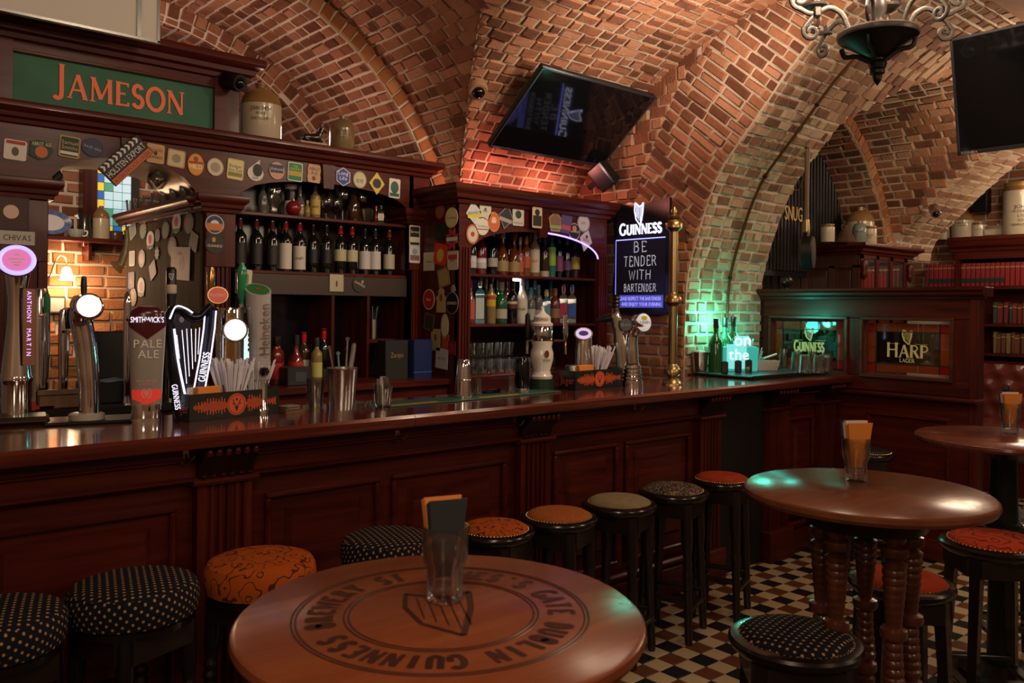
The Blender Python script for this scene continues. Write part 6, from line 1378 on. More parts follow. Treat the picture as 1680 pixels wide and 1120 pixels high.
q = MB(); text(q, 'PLEASE RESPECT THE BARTENDER', hh*.06, T(0, -hh*.72, .0295), fit=hw*1.5); text(q, 'AND ENJOY YOUR EVENING', hh*.06, T(hw*.06, -hh*.82, .0295), fit=hw*1.4); obj('small_print', q, P('violet_print', (.4, .42, .9), .5, emit=(.35, .36, .9), es=1.2), lb_)
lamp('sign_glow', 'POINT', (XA-.35, yc, zb0+.15), .5, (.25, .25, 1), .15)
# brass pole on the counter
p = onZ(1103, 631, CT); s = mpp(p)
bp_ = thing('brass_pole', 'aged brass pole with ball joints standing on the counter', 'pole', p)
obj('flared_foot', MB().lathe([(0,0),(17*s,0),(17*s,2*s),(12*s,8*s),(9*s,11*s),(0,11*s)], 30, flut=.94), BRASS, bp_)
obj('tube', MB().lathe([(7*s,10*s),(7*s,262*s)], 22), BRASS, bp_)
JN = [(6.5*s,0),(9*s,3*s),(14*s,7*s),(14.5*s,14*s),(11*s,19*s),(8*s,21*s),(7*s,24*s)]
for z in (11, 128, 250): obj('ball_joint', MB().lathe([(r_, z*s+h_) for r_, h_ in JN], 10), BRASS, bp_)
obj('finial', MB().lathe([(9*s,272*s),(10*s,276*s),(4*s,280*s),(5*s,285*s),(2*s,292*s),(0,293*s)], 16), BRASS, bp_)
# curved pipe following the soffit
pts = []
for k in range(14):
    pt_ = IN(.05+.72*k/13); nn = IN(min(1, .06+.72*k/13))-pt_; nn = V((-nn.y, nn.x, 0)).normalized(); pts.append((5.14+.02*k/13, pt_.x-abs(nn.x)*.035, pt_.y-abs(nn.y)*.035))
pi_ = thing('curved_pipe', 'thin dark brass pipe bent along the green lit arch', 'pipe'); obj('pipe_run', MB().tube(spline(pts, 3), .010, 10), P('dark_brass', (.16, .085, .035), .35, .8), pi_)
for k in (4, 8, 11): obj('clip', MB().lathe([(.012,-.008),(.015,-.008),(.015,.008),(.012,.008)], 12, along(pts[k], pts[k+1])[0]), DKIRON, pi_)
# long handled pan hanging in the arch
top = onX(1325, 190, 5.45); bot = onX(1331, 442, 5.45)
wp = thing('warming_pan', 'long handled dark pan hanging from the arch', 'pan', (top.x, top.y, bot.z)); L_ = top.z-bot.z; s = mpp(top)
obj('handle', MB().lathe([(0,60*s),(4*s,60*s),(3.5*s,120*s),(4.5*s,200*s),(5*s,L_-10*s),(3.5*s,L_-4*s),(0,L_)], 14), OLDWOOD, wp)
obj('ferrule', MB().lathe([(4.5*s,58*s),(5.5*s,64*s),(4.6*s,82*s)], 14), BRASS, wp)
Mp = T(2*s, 0, 28*s) @ RZ(.38) @ RX(PI/2)
obj('pan_body', MB().lathe([(0,-9*s),(24*s,-9*s),(28*s,-6*s),(28*s,9*s),(26*s,11*s),(0,11*s)], 30, Mp), DKIRON, wp); obj('hinge', MB().box(-5*s, 5*s, -4*s, 4*s, 52*s, 62*s, s), DKIRON, wp); obj('hook', MB().tube([(0,0,L_-2*s),(0,0,L_+18*s)], 1*s, 6), DKIRON, wp)
# ================================================================== televisions, speakers, cameras
def screen(name, label, c, ex, ey, w_, h_, reflect=BLACKG):
    ex = V(ex).normalized(); ey = V(ey); ey = (ey-ex*ey.dot(ex)).normalized(); n = ex.cross(ey)
    M = Mx((ex, ey, n)).transposed().to_4x4(); M.translation = V(c); t_ = thing(name, label, 'television', M=M)
    obj('housing', MB().box(-w_/2, w_/2, -h_/2, h_/2, -.045, 0, .008), BLACK, t_); q = MB(); b_ = .014
    for a, c_, e, f in ((-w_/2, w_/2, h_/2-b_, h_/2), (-w_/2, w_/2, -h_/2, -h_/2+b_*1.5), (-w_/2, -w_/2+b_, -h_/2, h_/2), (w_/2-b_, w_/2, -h_/2, h_/2)): q.box(a, c_, e, f, 0, .006, .002)
    obj('bezel', q, P('bezel_black', (.02, .022, .028), .3), t_); obj('display', MB().box(-w_/2+b_, w_/2-b_, -h_/2+b_*1.5, h_/2-b_, .0, .002), reflect, t_)
    return t_
a, b_ = onY(803, 243, 4.3), onY(990, 272, 4.3); c_, d_ = onY(1076, 161, 3.78), onY(887, 106, 3.78)
ctr = (a+b_+c_+d_)/4
tv = screen('television', 'black flat television tilted under the vault above the bottle cabinet', ctr, ((b_-a)+(c_-d_)), ((d_-a)+(c_-b_)), 1.09, .67)
obj('mount', MB().box(-.10, .10, -.12, .12, -.16, -.045, .01), DKIRON, tv); q = MB(); text(q, 'SAMSUNG', .010, T(-.48, -.325, .0062)); obj('maker_mark', q, paint('#9a9aa0'), tv)
a, b_ = onX(1575, 255, 4.78), onX(1555, 65, 4.66); wy = 1.12; ex = V((.0, -1, 0)); 
ctr = (a+b_)/2+ex*(wy/2)
tv2 = screen('television', 'black flat television hung high beside the iron chandelier', ctr, ex, b_-a, wy, (b_-a).length)
obj('mount', MB().box(-.10, .10, -.1, .1, -.25, -.045, .01), DKIRON, tv2); q = MB(); text(q, 'TOSHIBA', .014, T(-wy/2+.06, -(b_-a).length/2+.010, .0062)); obj('maker_mark', q, paint('#b0b0b4'), tv2)
p = onY(990, 288, 4.28); sk = thing('wall_speaker', 'small dark speaker box under the tilted television', 'speaker', M=T(*p) @ RX(-.5) @ RY(-.5)); obj('cabinet', MB().box(-.055, .055, -.07, .07, -.10, .10, .012), P('speaker_blue_black', (.012, .012, .022), .3), sk); obj('grille', MB().box(-.045, .045, -.074, -.07, -.085, .085), BLACK, sk); obj('bracket', MB().box(-.02, .02, .07, .16, -.02, .02), DKIRON, sk)
def seccam(p, n, label, body, r_=.05):
    M, _ = along(p, V(p)+V(n)); t_ = thing('security_camera', label, 'camera', M=M); obj('base', MB().lathe([(0,-.10),(r_*1.1,-.10),(r_*1.1,.0),(r_,.012),(0,.012)], 22), body, t_); obj('lens_dome', MB().lathe([(r_*.72,.01),(r_*.66,r_*.45),(r_*.4,r_*.72),(0,r_*.8)], 20), BLACKG, t_); return t_
WCAM = P('tan_camera', (.34, .19, .10), .5)
p = onY(785, 150, 4.12); seccam(p, (-.35, -.6, -.72), 'tan dome camera on the brick vault near the tilted television', WCAM, .056)
p = onY(392, 136, 4.48); seccam(p, (.25, -.8, -.25), 'dark bullet camera at the end of the green sign board', DKIRON, .045)
q = onX(1535, 350, 7.6); seccam(q, (-.6, -.4, -.5), 'small steel dome camera on the far arch', STEEL, .04)
# ================================================================== chandelier
HC = V((3.74, 1.79, 0)); bz = onZ(1440, 60, 2.83); dz = 3.8; HC = O+ray(1440, 65)*3.8
ch = thing('iron_chandelier', 'pewter scrolled iron chandelier with a dark bowl and acorn finial', 'chandelier', HC); s = 3.8/F
obj('bowl', MB().lathe([(0,-32*s),(10*s,-32*s),(22*s,-24*s),(44*s,-10*s),(58*s,-2*s),(62*s,2*s),(62*s,10*s),(60*s,12*s),(20*s,13*s),(0,13*s)], 36), DKIRON, ch); obj('bowl_rim', MB().lathe([(62*s,2*s),(63.5*s,5*s),(63.5*s,10*s),(60*s,13*s)], 36), PEWTER, ch)
obj('hub', MB().lathe([(0,-48*s),(12*s,-48*s),(15*s,-40*s),(10*s,-34*s),(12*s,-26*s),(9*s,-18*s)], 20), DKIRON, ch)
obj('acorn_finial', MB().lathe([(0,-76*s),(6*s,-68*s),(8*s,-60*s),(7*s,-57*s),(11*s,-56*s),(12*s,-51*s),(5*s,-48*s)], 20), DKIRON, ch)
obj('baluster', MB().lathe([(14*s,12*s),(16*s,18*s),(15*s,26*s),(10*s,30*s),(9*s,36*s),(13*s,46*s),(14*s,58*s),(9*s,72*s),(8*s,110*s),(10*s,114*s),(0,114*s)], 20), PEWTER, ch)
def scroll(c, r0, r1, a0, turns, k=18): return [(c[0]+(r0+(r1-r0)*i/k)*math.cos(a0+turns*2*PI*i/k), 0, c[1]+(r0+(r1-r0)*i/k)*math.sin(a0+turns*2*PI*i/k)) for i in range(k+1)]
RIBM = None
for k in range(6):
    M_ = RZ(k*PI/3+.32)
    armp = spline([(46*s,0,12*s),(58*s,0,40*s),(78*s,0,52*s),(98*s,0,44*s),(112*s,0,42*s),(128*s,0,50*s)], 5)+[V(p_) for p_ in scroll((128*s, 66*s), 16*s, 5*s, -PI/2, 1.15)]
    am = obj('arm', MB().tube(armp, 4.6*s, 8, flat=.7), PEWTER, ch, M=M_)
    low = spline([(100*s,0,43*s),(112*s,0,30*s),(122*s,0,16*s)], 4)+[V(p_) for p_ in scroll((109*s, 12*s), 13*s, 4*s, .2, -1.1)]
    obj('scroll', MB().tube(low, 4*s, 8, flat=.7), PEWTER, am); obj('collar', MB().box(94*s, 106*s, -7*s, 7*s, 36*s, 52*s, 2*s), PEWTER, am)
    obj('candle_cup', MB().lathe([(0,84*s),(8*s,84*s),(22*s,92*s),(23*s,96*s),(7*s,97*s),(7*s,135*s),(0,135*s)], 14, T(128*s, 0, 0)), PEWTER, am)
    obj('bulb', MB().lathe([(0,135*s),(5*s,140*s),(7*s,150*s),(4*s,164*s),(0,170*s)], 12, T(128*s, 0, 0)), P('candle_bulb', (1, .85, .6), .4, emit=(1, .74, .45), es=14), am)
for k in range(4):
    obj('under_bracket', MB().tube(spline([(58*s,0,-6*s),(52*s,0,-20*s),(34*s,0,-22*s),(20*s,0,-30*s),(10*s,0,-36*s)], 4), 4*s, 8, flat=.6), DKIRON, ch, M=RZ(k*PI/2+.2))
obj('chain_rod', MB().tube([(0,0,112*s),(0,0,vaultz(HC.y)-HC.z)], 3*s, 8), PEWTER, ch)
for k in range(3):
    a_ = k*2*PI/3+.5; lamp('chandelier_light', 'POINT', (HC.x+.36*math.cos(a_), HC.y+.36*math.sin(a_), HC.z+.42), 20, WARM, .05)
# ================================================================== jugs
ST_T = P('stoneware_brown', (.26, .14, .045), .25, coat=.3, var=.25); ST_B = P('stoneware_cream', (.52, .42, .29), .25, coat=.3, var=.12); ST_D = P('stoneware_olive', (.17, .11, .045), .3, coat=.2, var=.3)
def jug(loc, w_, h_, label, lines=(), top=ST_T, bot=ST_B, handle=True, rz=None, kind='jug', cut=.62):
    t_ = thing('stoneware_jug', label, 'jug', loc, face(loc) if rz is None else rz); r_ = w_/2
    full = [(0,0),(.96,0),(1,.02),(1,.62),(.98,.68),(.86,.78),(.6,.87),(.34,.91),(.25,.925),(.25,.96),(.29,.965),(.29,1),(.2,1),(.2,.95),(0,.95)] if kind == 'jug' else [(0,0),(.97,0),(1,.03),(1,.84),(.9,.90),(.88,.93),(.96,.95),(.96,1),(.8,1),(.8,.9),(0,.9)]
    i_ = max(k for k, (a, z) in enumerate(full[:8]) if z <= cut) if kind == 'jug' else 3
    obj('lower_body', MB().lathe([(a*r_, z*h_) for a, z in full[:i_+1]], 26), bot, t_); obj('upper_body', MB().lathe([(a*r_, z*h_) for a, z in full[i_:]], 26), top, t_)
    if handle and kind == 'jug': obj('handle', MB().tube(spline([(r_*.28,0,h_*.95),(r_*.6,0,h_*.97),(r_*.74,0,h_*.85)], 4), r_*.09, 8), top, t_, M=RZ(.9))
    if lines:
        q = MB()
        for k, ln in enumerate(lines): text(q, ln, h_*.045*(1.5 if k == 0 else 1), T(0, -r_-.002, h_*(.52-.085*k)) @ FRONT, fit=r_*1.0)
        obj('dark_lettering', q, paint('#2a1e14'), t_)
    return t_
CTZ = 2.557
p = onY(428, 200, 4.72); jug((p.x, 4.72, CTZ), .235, .345, 'large brown and cream stoneware jug beside the green sign', ('JOHN SMITH', 'PURE', 'DISTILLERS'))
p = onY(561, 235, 4.62); jug((p.x, 4.62, CTZ), .155, .215, 'small olive stoneware jug on the back bar cornice', ('FINEST WHISKY', 'MERCHANTS', 'LTD'), top=ST_D, bot=ST_D)
# horse figurine
p = onY(512, 232, 4.565); hs = thing('horse_figurine', 'dark resting horse figurine on a pale wooden base', 'figurine', (p.x, 4.565, CTZ), -.1)
obj('wooden_base', MB().box(-.085, .085, -.035, .035, 0, .014, .004), P('pale_wood', (.42, .26, .15), .5), hs)
hm = MB(); hm.tube(spline([(-.07,0,.034),(-.04,0,.042),(0,0,.044),(.028,0,.046),(.045,0,.065),(.056,0,.09),(.062,0,.108)], 4), [.012]*3+[.022]*5+[.026]*6+[.024]*4+[.018]*4+[.013]*3, 12); hm.tube([(.056,0,.112),(.074,0,.098),(.092,0,.080)], [.013,.012,.007], 10)
for sy in (-1, 1): hm.tube([(.054,sy*.006,.116),(.052,sy*.008,.134)], [.005,.001], 6); hm.tube([(.03,sy*.014,.036),(.055,sy*.02,.022),(.03,sy*.022,.018)], .008, 8); hm.tube([(-.05,sy*.012,.034),(-.02,sy*.022,.024),(-.05,sy*.022,.018)], .009, 8)
obj('horse_body', hm, P('dark_horse', (.016, .009, .007), .25), hs); obj('mane', MB().tube(spline([(.055,0,.122),(.042,0,.105),(.03,0,.08),(.012,0,.064)], 4), [.004]*4+[.006]*4+[.004]*5, 6), BLACK, hs); obj('bridle', MB().tube([(.07,-.012,.10),(.05,-.016,.085),(.03,-.023,.06)], .0015, 5), BRASS, hs)
# snug cabinet top
SZ = STOP+.001
for px, Y, w_, h_, kd, lb, ln, bt_ in ((1358, 3.66, .115, .15, 'crock', 'small grey stoneware crock on the tall cabinet', (), ST_B), (1411, 3.72, .245, .36, 'jug', 'largest brown-topped stoneware jug on the tall cabinet', ('SPIRITS', 'LONDON'), ST_B), (1447, 3.74, .19, .34, 'jug', 'tall stoneware jug at the end of the tall cabinet', ('WINE', 'MERCHANT'), ST_B), (1412-2, 3.56, .12, .20, 'jug', 'clear green-grey flask with a white label on the tall cabinet', ('GINGER',), P('grey_flask', (.20, .22, .17), .15)), (1427, 3.57, .12, .17, 'crock', 'white labelled crock in front of the big jugs', ('BREWED', 'GINGER', 'BEER'), ST_B)):
    p = onY(px, 380, Y); jug((p.x, Y, SZ), w_, h_, lb, ln, kind=kd, bot=bt_, top=ST_T if 'flask' not in lb else bt_)
p = onY(1387, 385, 3.60); u = thing('conical_jug', 'brown conical jug with a loop handle on the tall cabinet', 'jug', (p.x, 3.60, SZ)); obj('body', MB().lathe([(0,0),(.08,0),(.085,.012),(.06,.07),(.028,.13),(.022,.15),(.026,.155),(.018,.155),(0,.14)], 22), P('brown_glaze', (.085, .045, .028), .2, coat=.4), u); obj('handle', MB().tube(spline([(-.02,0,.145),(-.06,0,.155),(-.06,0,.12),(-.035,0,.105)], 4), .007, 8), P('brown_glaze', (.085, .045, .028), .2), u)
# bookcase top
BZ = BT+.001
for px, w_, h_, kd, lb, ln in ((1549, .12, .17, 'crock', 'small cream crock first on the bookcase', ('BEER',)), (1580, .21, .29, 'jug', 'domed stoneware jug on the bookcase', ('WINE MERCHANT', 'LONDON')), (1607, .145, .15, 'crock', 'squat cream crock beside the domed jug on the bookcase', ('STOUT',))):
    p = onX(px, 375, BKX+.15); jug((BKX+.15, p.y, BZ), w_, h_, lb, ln, kind=kd)
p = onX(1637, 378, BKX+.14); u = thing('butter_dish', 'cream lidded dish with a red knob on the bookcase', 'dish', (BKX+.14, p.y, BZ)); obj('dish', MB().box(-.06, .06, -.12, .12, 0, .09, .02), ST_B, u); obj('lid', MB().box(-.05, .05, -.10, .10, .09, .11, .01), ST_B, u); obj('red_knob', MB().lathe([(0,0),(.035,.004),(.04,.03),(.02,.055),(0,.06)], 14, T(0, -.14, .02)), P('red_knob', (.25, .03, .02), .2), u); obj('lid_knob', MB().lathe([(0,.11),(.012,.112),(.014,.125),(0,.135)], 10), ST_B, u)
p = onX(1676, 375, BKX+.10); jug((BKX+.10, p.y, BZ), .32, .50, 'very large printed stoneware jar at the bookcase end', ('JOHN', 'ALDRIDGE', 'LTD', '1234', 'FISHMONGER'), kind='crock')
p = onX(1610, 330, 9.1); u = thing('wall_speaker', 'small black speaker on the wall above the bookcase', 'speaker', (9.1, p.y, p.z-.12)); obj('cabinet', MB().box(-.06, .06, -.075, .075, 0, .25, .01), BLACK, u); obj('bracket', MB().box(.06, .15, -.02, .02, .1, .14), DKIRON, u); obj('grille', MB().box(-.064, -.06, -.065, .065, .01, .24), DKIRON, u)
# ================================================================== niche behind the arch: shelf, crockery, stained window, sconce
NY = 6.18
sh = onY(120, 390, NY); NZ = sh.z
u = thing('wall_shelf', 'thin dark shelf across the brick niche', 'shelf', (1.18, 6.2, NZ-.025)); obj('plank', MB().box(-.5, .62, -.12, .19, 0, .025, .003), MAHO, u); obj('shelf_bracket', MB().box(-.02, .0, .02, .19, -.12, 0), MAHO, u); obj('shelf_bracket', MB().box(.4, .42, .02, .19, -.12, 0), MAHO, u)
p = onY(82, 380, NY); s = mpp(p); pl_ = thing('oval_platter', 'blue rimmed white oval platter on the niche shelf', 'plate', M=T(p.x, NY, NZ+23*s) @ RX(PI/2-.12)); 
obj('rim', MB().lathe([(21*s,0),(32*s,4*s),(31.5*s,5*s),(21*s,1.5*s)], 36, SCL(1, .64, 1)), P('blue_transfer', (.10, .15, .30), .25, var=.8, vs=50), pl_); obj('well', MB().lathe([(0,.2*s),(21*s,.6*s),(22*s,1.8*s)], 36, SCL(1, .64, 1)), P('china_white', (.62, .60, .58), .2), pl_)
p = onY(124, 383, NY-.04); s = mpp(p); u = thing('patterned_cup', 'small white cup with a leafy pattern on the niche shelf', 'cup', (p.x, NY-.04, NZ), face(p)); obj('bowl', MB().lathe([(0,0),(8*s,0),(12*s,6*s),(13*s,13*s),(12*s,13*s),(8*s,2*s),(0,2*s)], 22), P('leafy_china', (.40, .42, .33), .3, var=.6, vs=60), u); obj('handle', MB().tube(spline([(11*s,0,11*s),(17*s,0,11*s),(16*s,0,4*s),(10*s,0,3*s)], 4), 1.2*s, 6), P('china_white', (.62, .60, .58), .2), u)
p = onY(139, 383, NY); u = thing('dark_pitcher', 'dark green pitcher with a pouring lip on the niche shelf', 'pitcher', (p.x, NY, NZ), face(p)); obj('body', MB().lathe([(0,0),(12*s,0),(11*s,6*s),(9*s,32*s),(11*s,40*s),(10*s,40*s),(8*s,32*s),(0,4*s)], 20), P('dark_green_glaze', (.02, .024, .014), .2, coat=.4), u); obj('spout', MB().prism([(0,0),(-8*s,6*s),(0,10*s)], 4*s, T(-8*s, 2*s, 31*s) @ RX(PI/2)), P('dark_green_glaze', (.02, .024, .014), .2), u)
p = onY(166, 383, NY); jug((p.x, NY, NZ), 27*s, 56*s, 'tan stoneware bottle in front of the stained window', bot=ST_B, top=ST_T, handle=False)
u = thing('brown_pot', 'low brown pot at the end of the niche shelf', 'pot', (onY(190, 383, NY).x, NY, NZ)); obj('pot_body', MB().lathe([(0,0),(10*s,0),(12*s,8*s),(11*s,14*s),(10*s,14*s),(9*s,2*s),(0,2*s)], 20), P('brown_glaze', (.085, .045, .028), .2), u); obj('rim', MB().lathe([(11*s,13*s),(12.5*s,15*s),(10*s,15*s)], 20), P('brown_glaze', (.085, .045, .028), .2), u)
# stained window
wa, wb = onY(157, 382, 6.3), onY(212, 300, 6.3)
win = thing('window_1', 'stained glass window with yellow and blue border in the niche', 'window'); win['kind'] = 'structure'
x0, x1, z0_, z1_ = wa.x, wb.x+.08, wa.z, wb.z+.12
obj('window_frame', MB().box(x0-.09, x0, 6.26, 6.39, z0_-.1, z1_, .005), MAHOV, win); obj('window_frame', MB().box(x0-.09, x1, 6.26, 6.39, z0_-.08, z0_, .005), MAHOV, win)
def lit(h, es=.8): c = hx(h); return P('lit_pane_'+h.lstrip('#'), c, .3, emit=c, es=es)
cw = .06; nx_ = int((x1-x0)/cw); nz_ = int((z1_-z0_)/cw)
for i in range(nx_):
    for j in range(nz_):
        edge = i == 0 or j == 0; col_ = ('#d8b83a' if (i+j) % 2 else '#2a5a9a') if edge else ('#3a8a6a' if (i == 1 or j == 1) and (i+j) % 3 == 0 else ('#a8c8d0' if (i*3+j) % 4 else '#8ab0b8'))
        obj('pane', MB().box(x0+i*cw+.002, x0+(i+1)*cw-.002, 6.33, 6.335, z0_+j*cw+.002, z0_+(j+1)*cw-.002), lit(col_), win)
obj('lead_net', MB().box(x0, x1, 6.336, 6.342, z0_, z1_), LEADM, win)
# sconce
p = onY(60, 457, 6.36); s = mpp(p); sc2 = thing('wall_sconce', 'brass swan neck wall lamp with a glowing tulip shade', 'lamp', p)
obj('wall_rose', MB().lathe([(0,0),(9*s,0),(9*s,3*s),(5*s,7*s),(0,9*s)], 18, RX(PI/2)), BRASS, sc2)
obj('arm', MB().tube(spline([(0,-6*s,0),(14*s,-20*s,2*s),(20*s,-26*s,24*s),(27*s,-28*s,38*s),(36*s,-28*s,34*s),(38*s,-28*s,20*s)], 5), 1.3*s, 8), BRASS, sc2)
obj('tulip_shade', MB().lathe([(3*s,20*s),(6*s,18*s),(8*s,10*s),(9*s,2*s),(12*s,-2*s),(11*s,-2*s),(8*s,2*s),(6.5*s,10*s),(4*s,17*s)], 20, T(38*s, -28*s, 0), flut=.94), P('lit_shade', (1, .85, .6), .5, emit=(1, .78, .45), es=7), sc2)
lamp('sconce_light', 'POINT', p+V((38*s, -30*s, -4*s)), 9, WARM2, .04); lamp('sconce_light', 'POINT', p+V((38*s, -34*s, 34*s)), 5, WARM2, .04)
p = onY(62, 480, 6.36); fr_ = thing('small_picture', 'small framed picture on the brick wall below the sconce', 'picture', onY(92, 500, 6.37)); obj('frame', MB().box(-14*s, 14*s, -.02, 0, -14*s, 14*s, s), STEEL, fr_); obj('print', MB().box(-11*s, 11*s, -.022, -.019, -11*s, 11*s), paint('#8a8a84'), fr_)
hn = thing('horn', 'pale horn hanging at the corner of the opening', 'horn', onY(203, 435, 4.95)); s = mpp(onY(203, 435, 4.95)); obj('bell', MB().tube(spline([(-12*s,0,-4*s),(-4*s,0,4*s),(2*s,0,24*s),(4*s,0,44*s),(3*s,0,58*s)], 4), [13*s]+[11*s]*1+[8*s]*2+[6*s]*4+[4.5*s]*4+[3.5*s]*5, 16), P('horn', (.26, .20, .10), .25), hn); obj('hook', MB().tube([(3*s,0,57*s),(3*s,0,70*s)], 1*s, 6), DKIRON, hn)
# opening floor, rear counter and equipment seen through it
rc = thing('rear_counter', 'low dark work surface with equipment in the opening behind the taps', 'counter'); 
obj('worktop', MB().box(.2, 1.74, 4.2, 4.95, 1.08, 1.12, .004), P('dark_worktop', (.015, .012, .011), .3), rc); obj('front', MB().box(.2, 1.74, 4.24, 4.28, 0, 1.08), MAHO, rc); obj('rear_wall_panel', MB().box(.2, 1.74, 4.93, 4.95, 0, 1.08), MAHO, rc)
def kit(name, label, cat, px, py, Y, w_, d, h, mt, z=1.121): 
    p = onY(px, py, Y); s_ = mpp(p); t_ = thing(name, label, cat, (p.x, Y, z)); obj('case', MB().box(-w_*s_/2, w_*s_/2, 0, d, 0, h*s_, .006), mt, t_); return t_, s_
u, s = kit('monitor', 'large dark monitor seen from behind in the opening', 'monitor', 212, 560, 4.62, 118, .03, 106, P('monitor_black', (.012, .012, .014), .3)); obj('stand', MB().box(-.04, .04, .03, .08, 0, .16), BLACK, u)
u, s = kit('printer', 'flat black printer with a sheet of paper on it', 'printer', 185, 630, 4.32, 76, .22, 34, BLACK); obj('paper_sheet', MB().box(-20*s, 24*s, .03, .18, 34*s, 35*s, 0, RY(-.1)), paint('#7a8a9a'), u)
u, s = kit('wooden_drawer_box', 'rough wooden drawer box in front of the printer', 'box', 108, 640, 4.22, 80, .06, 30, OLDWOOD); obj('lip', MB().box(-42*s, 42*s, -.01, .0, 24*s, 32*s), OLDWOOD, u)
u, s = kit('red_clamp', 'red plastic clamp on the rear counter', 'tool', 72, 655, 4.22, 34, .03, 8, P('red_plastic', (.35, .02, .02), .4)); obj('jaw', MB().box(-19*s, -12*s, -.012, .03, 0, 14*s, .002), P('red_plastic', (.35, .02, .02), .4), u)
# back taps in the opening
def backtap(px, py0, py1, Y, label, w_, lever, lc, ring_=False, z=1.121):
    p = onY(px, py0, Y); s = mpp(p); h_ = onY(px, py1, Y).z-z; t_ = thing('beer_tap', label, 'beer tap', (p.x, Y, z), face(p))
    obj('column', MB().lathe([(0,0),(w_*s*1.1,0),(w_*s*.9,8*s),(w_*s*.8,20*s),(w_*s,h_*.5),(w_*s,h_*.9),(w_*s*.7,h_*.98),(0,h_)], 22, sy=.7), CHROME, t_)
    obj('spout', MB().tube([(0,-w_*s*.6,h_*.75),(6*s,-w_*s*1.6,h_*.75),(6*s,-w_*s*1.8,h_*.55)], 3*s, 8), CHROME, t_)
    if lever: obj('lever', MB().lathe([(0,0),(3*s,0),(5*s,lever*.3*s),(4.5*s,lever*.9*s),(0,lever*s)], 12, T(8*s, -w_*s*1.3, h_*.78)), lc, t_)
    return t_
backtap(66, 592, 470, 4.4, 'rounded chrome tap with a green lever under the sconce', 14, 34, P('green_lever', (.02, .22, .09), .15)); backtap(104, 592, 505, 4.5, 'slim chrome tap with a black lever beside the green one', 8, 34, BLACK); backtap(208, 592, 478, 4.3, 'thin upright chrome tap before the dark monitor', 6, 0, BLACK)
p = onY(279, 640, 4.3); s = mpp(p); u = thing('beer_tap', 'tall black stout tap with white lettering behind the harp tap', 'beer tap', (p.x, 4.3, 1.121), face(p)); hb_ = onY(279, 560, 4.3).z-1.121
obj('pipe', MB().tube([(0,0,0),(0,0,hb_+.04)], 5*s, 10), CHROME, u); obj('black_lever', MB().lathe([(0,0),(5*s,0),(6*s,40*s),(8*s,80*s),(8*s,118*s),(5*s,122*s),(0,122*s)], 14, T(0, 0, hb_)), BLACK, u); obj('cream_band', MB().lathe([(7.6*s,78*s),(8.6*s,80*s),(8.6*s,92*s),(7.6*s,94*s)], 14, T(0, 0, hb_)), CREAM, u)
q = MB(); serif(q, 'GUINNESS', 7*s, T(0, -7*s, hb_+40*s) @ FRONT @ RZ(PI/2), .9, .2, .12, dep=.0006); harp(q, 12*s, T(0, -9*s, hb_+106*s) @ FRONT, .0006); obj('white_lettering', q, WHITE, u)
p = onY(298, 500, 4.5); s = mpp(p); u = thing('blue_box', 'navy box with a white crest behind the harp tap', 'box', (p.x, 4.5, onY(298, 540, 4.5).z)); obj('case', MB().box(-16*s, 16*s, 0, .06, -110*s, 32*s, .003), P('navy_box', (.010, .014, .045), .4), u); q = MB(); q.prism(arc(0,0,4*s,5*s,0,340,12), .0006, T(0, -.001, 16*s) @ FRONT); obj('crest', q, paint('#8a94b0'), u)

p = onY(90, 288, 4.72); sl_ = thing('spotlight', 'small black spotlight under the arch lighting the niche', 'lamp', M=along(p, (1.45, 6.2, 2.25))[0]); obj('can', MB().lathe([(0,-.05),(.028,-.05),(.034,-.03),(.036,.04),(.032,.04),(.03,.0),(0,0)], 18), DKIRON, sl_); obj('bracket', MB().box(-.008, .008, .03, .10, -.02, .0), DKIRON, sl_); obj('lens', MB().lathe([(0,.004),(.029,.004)], 16), P('spot_lens', (1, .9, .7), .4, emit=(1, .82, .6), es=6), sl_)
d_ = (V((1.45, 6.2, 2.25))-p).normalized(); lamp('niche_spot', 'SPOT', p+d_*.06, 26, WARM, .02, (1.45, 6.2, 2.25), 80, .7)
# ================================================================== far end of the counter: green lamp, bottles, glasses
p = onZ(1148, 613, CT); s = mpp(p); u = thing('shaker_tin', 'steel shaker tin filled with ice at the far end of the bar', 'tin', p); obj('tin_wall', MB().lathe([(0,0),(10*s,0),(13.5*s,36*s),(12.5*s,36*s),(9*s,3*s),(0,3*s)], 24), STEEL, u); obj('ice', MB().lathe([(0,40*s),(8*s,38*s),(12*s,33*s)], 12, flut=.9), P('ice', (.55, .55, .55), .3), u)
GY = 3.40
tr_ = thing('service_tray', 'black rubber service tray at the far end of the counter', 'tray', (5.1, 3.02, CT)); obj('tray_base', MB().box(-.46, .45, 0, .45, 0, .02, .006), BLACK, tr_); obj('tray_rim', MB().box(-.46, .45, -.012, 0, 0, .026, .003), BLACK, tr_)
TZ = CT+.021
GRB = P('green_bottle_glass', (.012, .10, .03), .08, coat=.4)
for k, px in enumerate((1174, 1189, 1203)):
    pp = onY(px, 600, GY+.05+.02*k); t_ = thing('green_bottle', f'{ORD[k]} green bottle with a dark cap behind the glowing caddy', 'bottle', (pp.x, GY+.05+.02*k, TZ), group='green bottles at the bar end'); s_ = mpp(pp)
    obj('glass_body', MB().lathe([(0,0),(12*s_,0),(12*s_,44*s_),(9*s_,54*s_),(4.5*s_,60*s_),(4*s_,80*s_),(0,80*s_)], 18), GRB, t_); obj('cap', MB().lathe([(4.4*s_,70*s_),(4.8*s_,71*s_),(4.6*s_,86*s_),(0,86*s_)], 14), P('oxblood_cap', (.05, .012, .012), .3), t_)
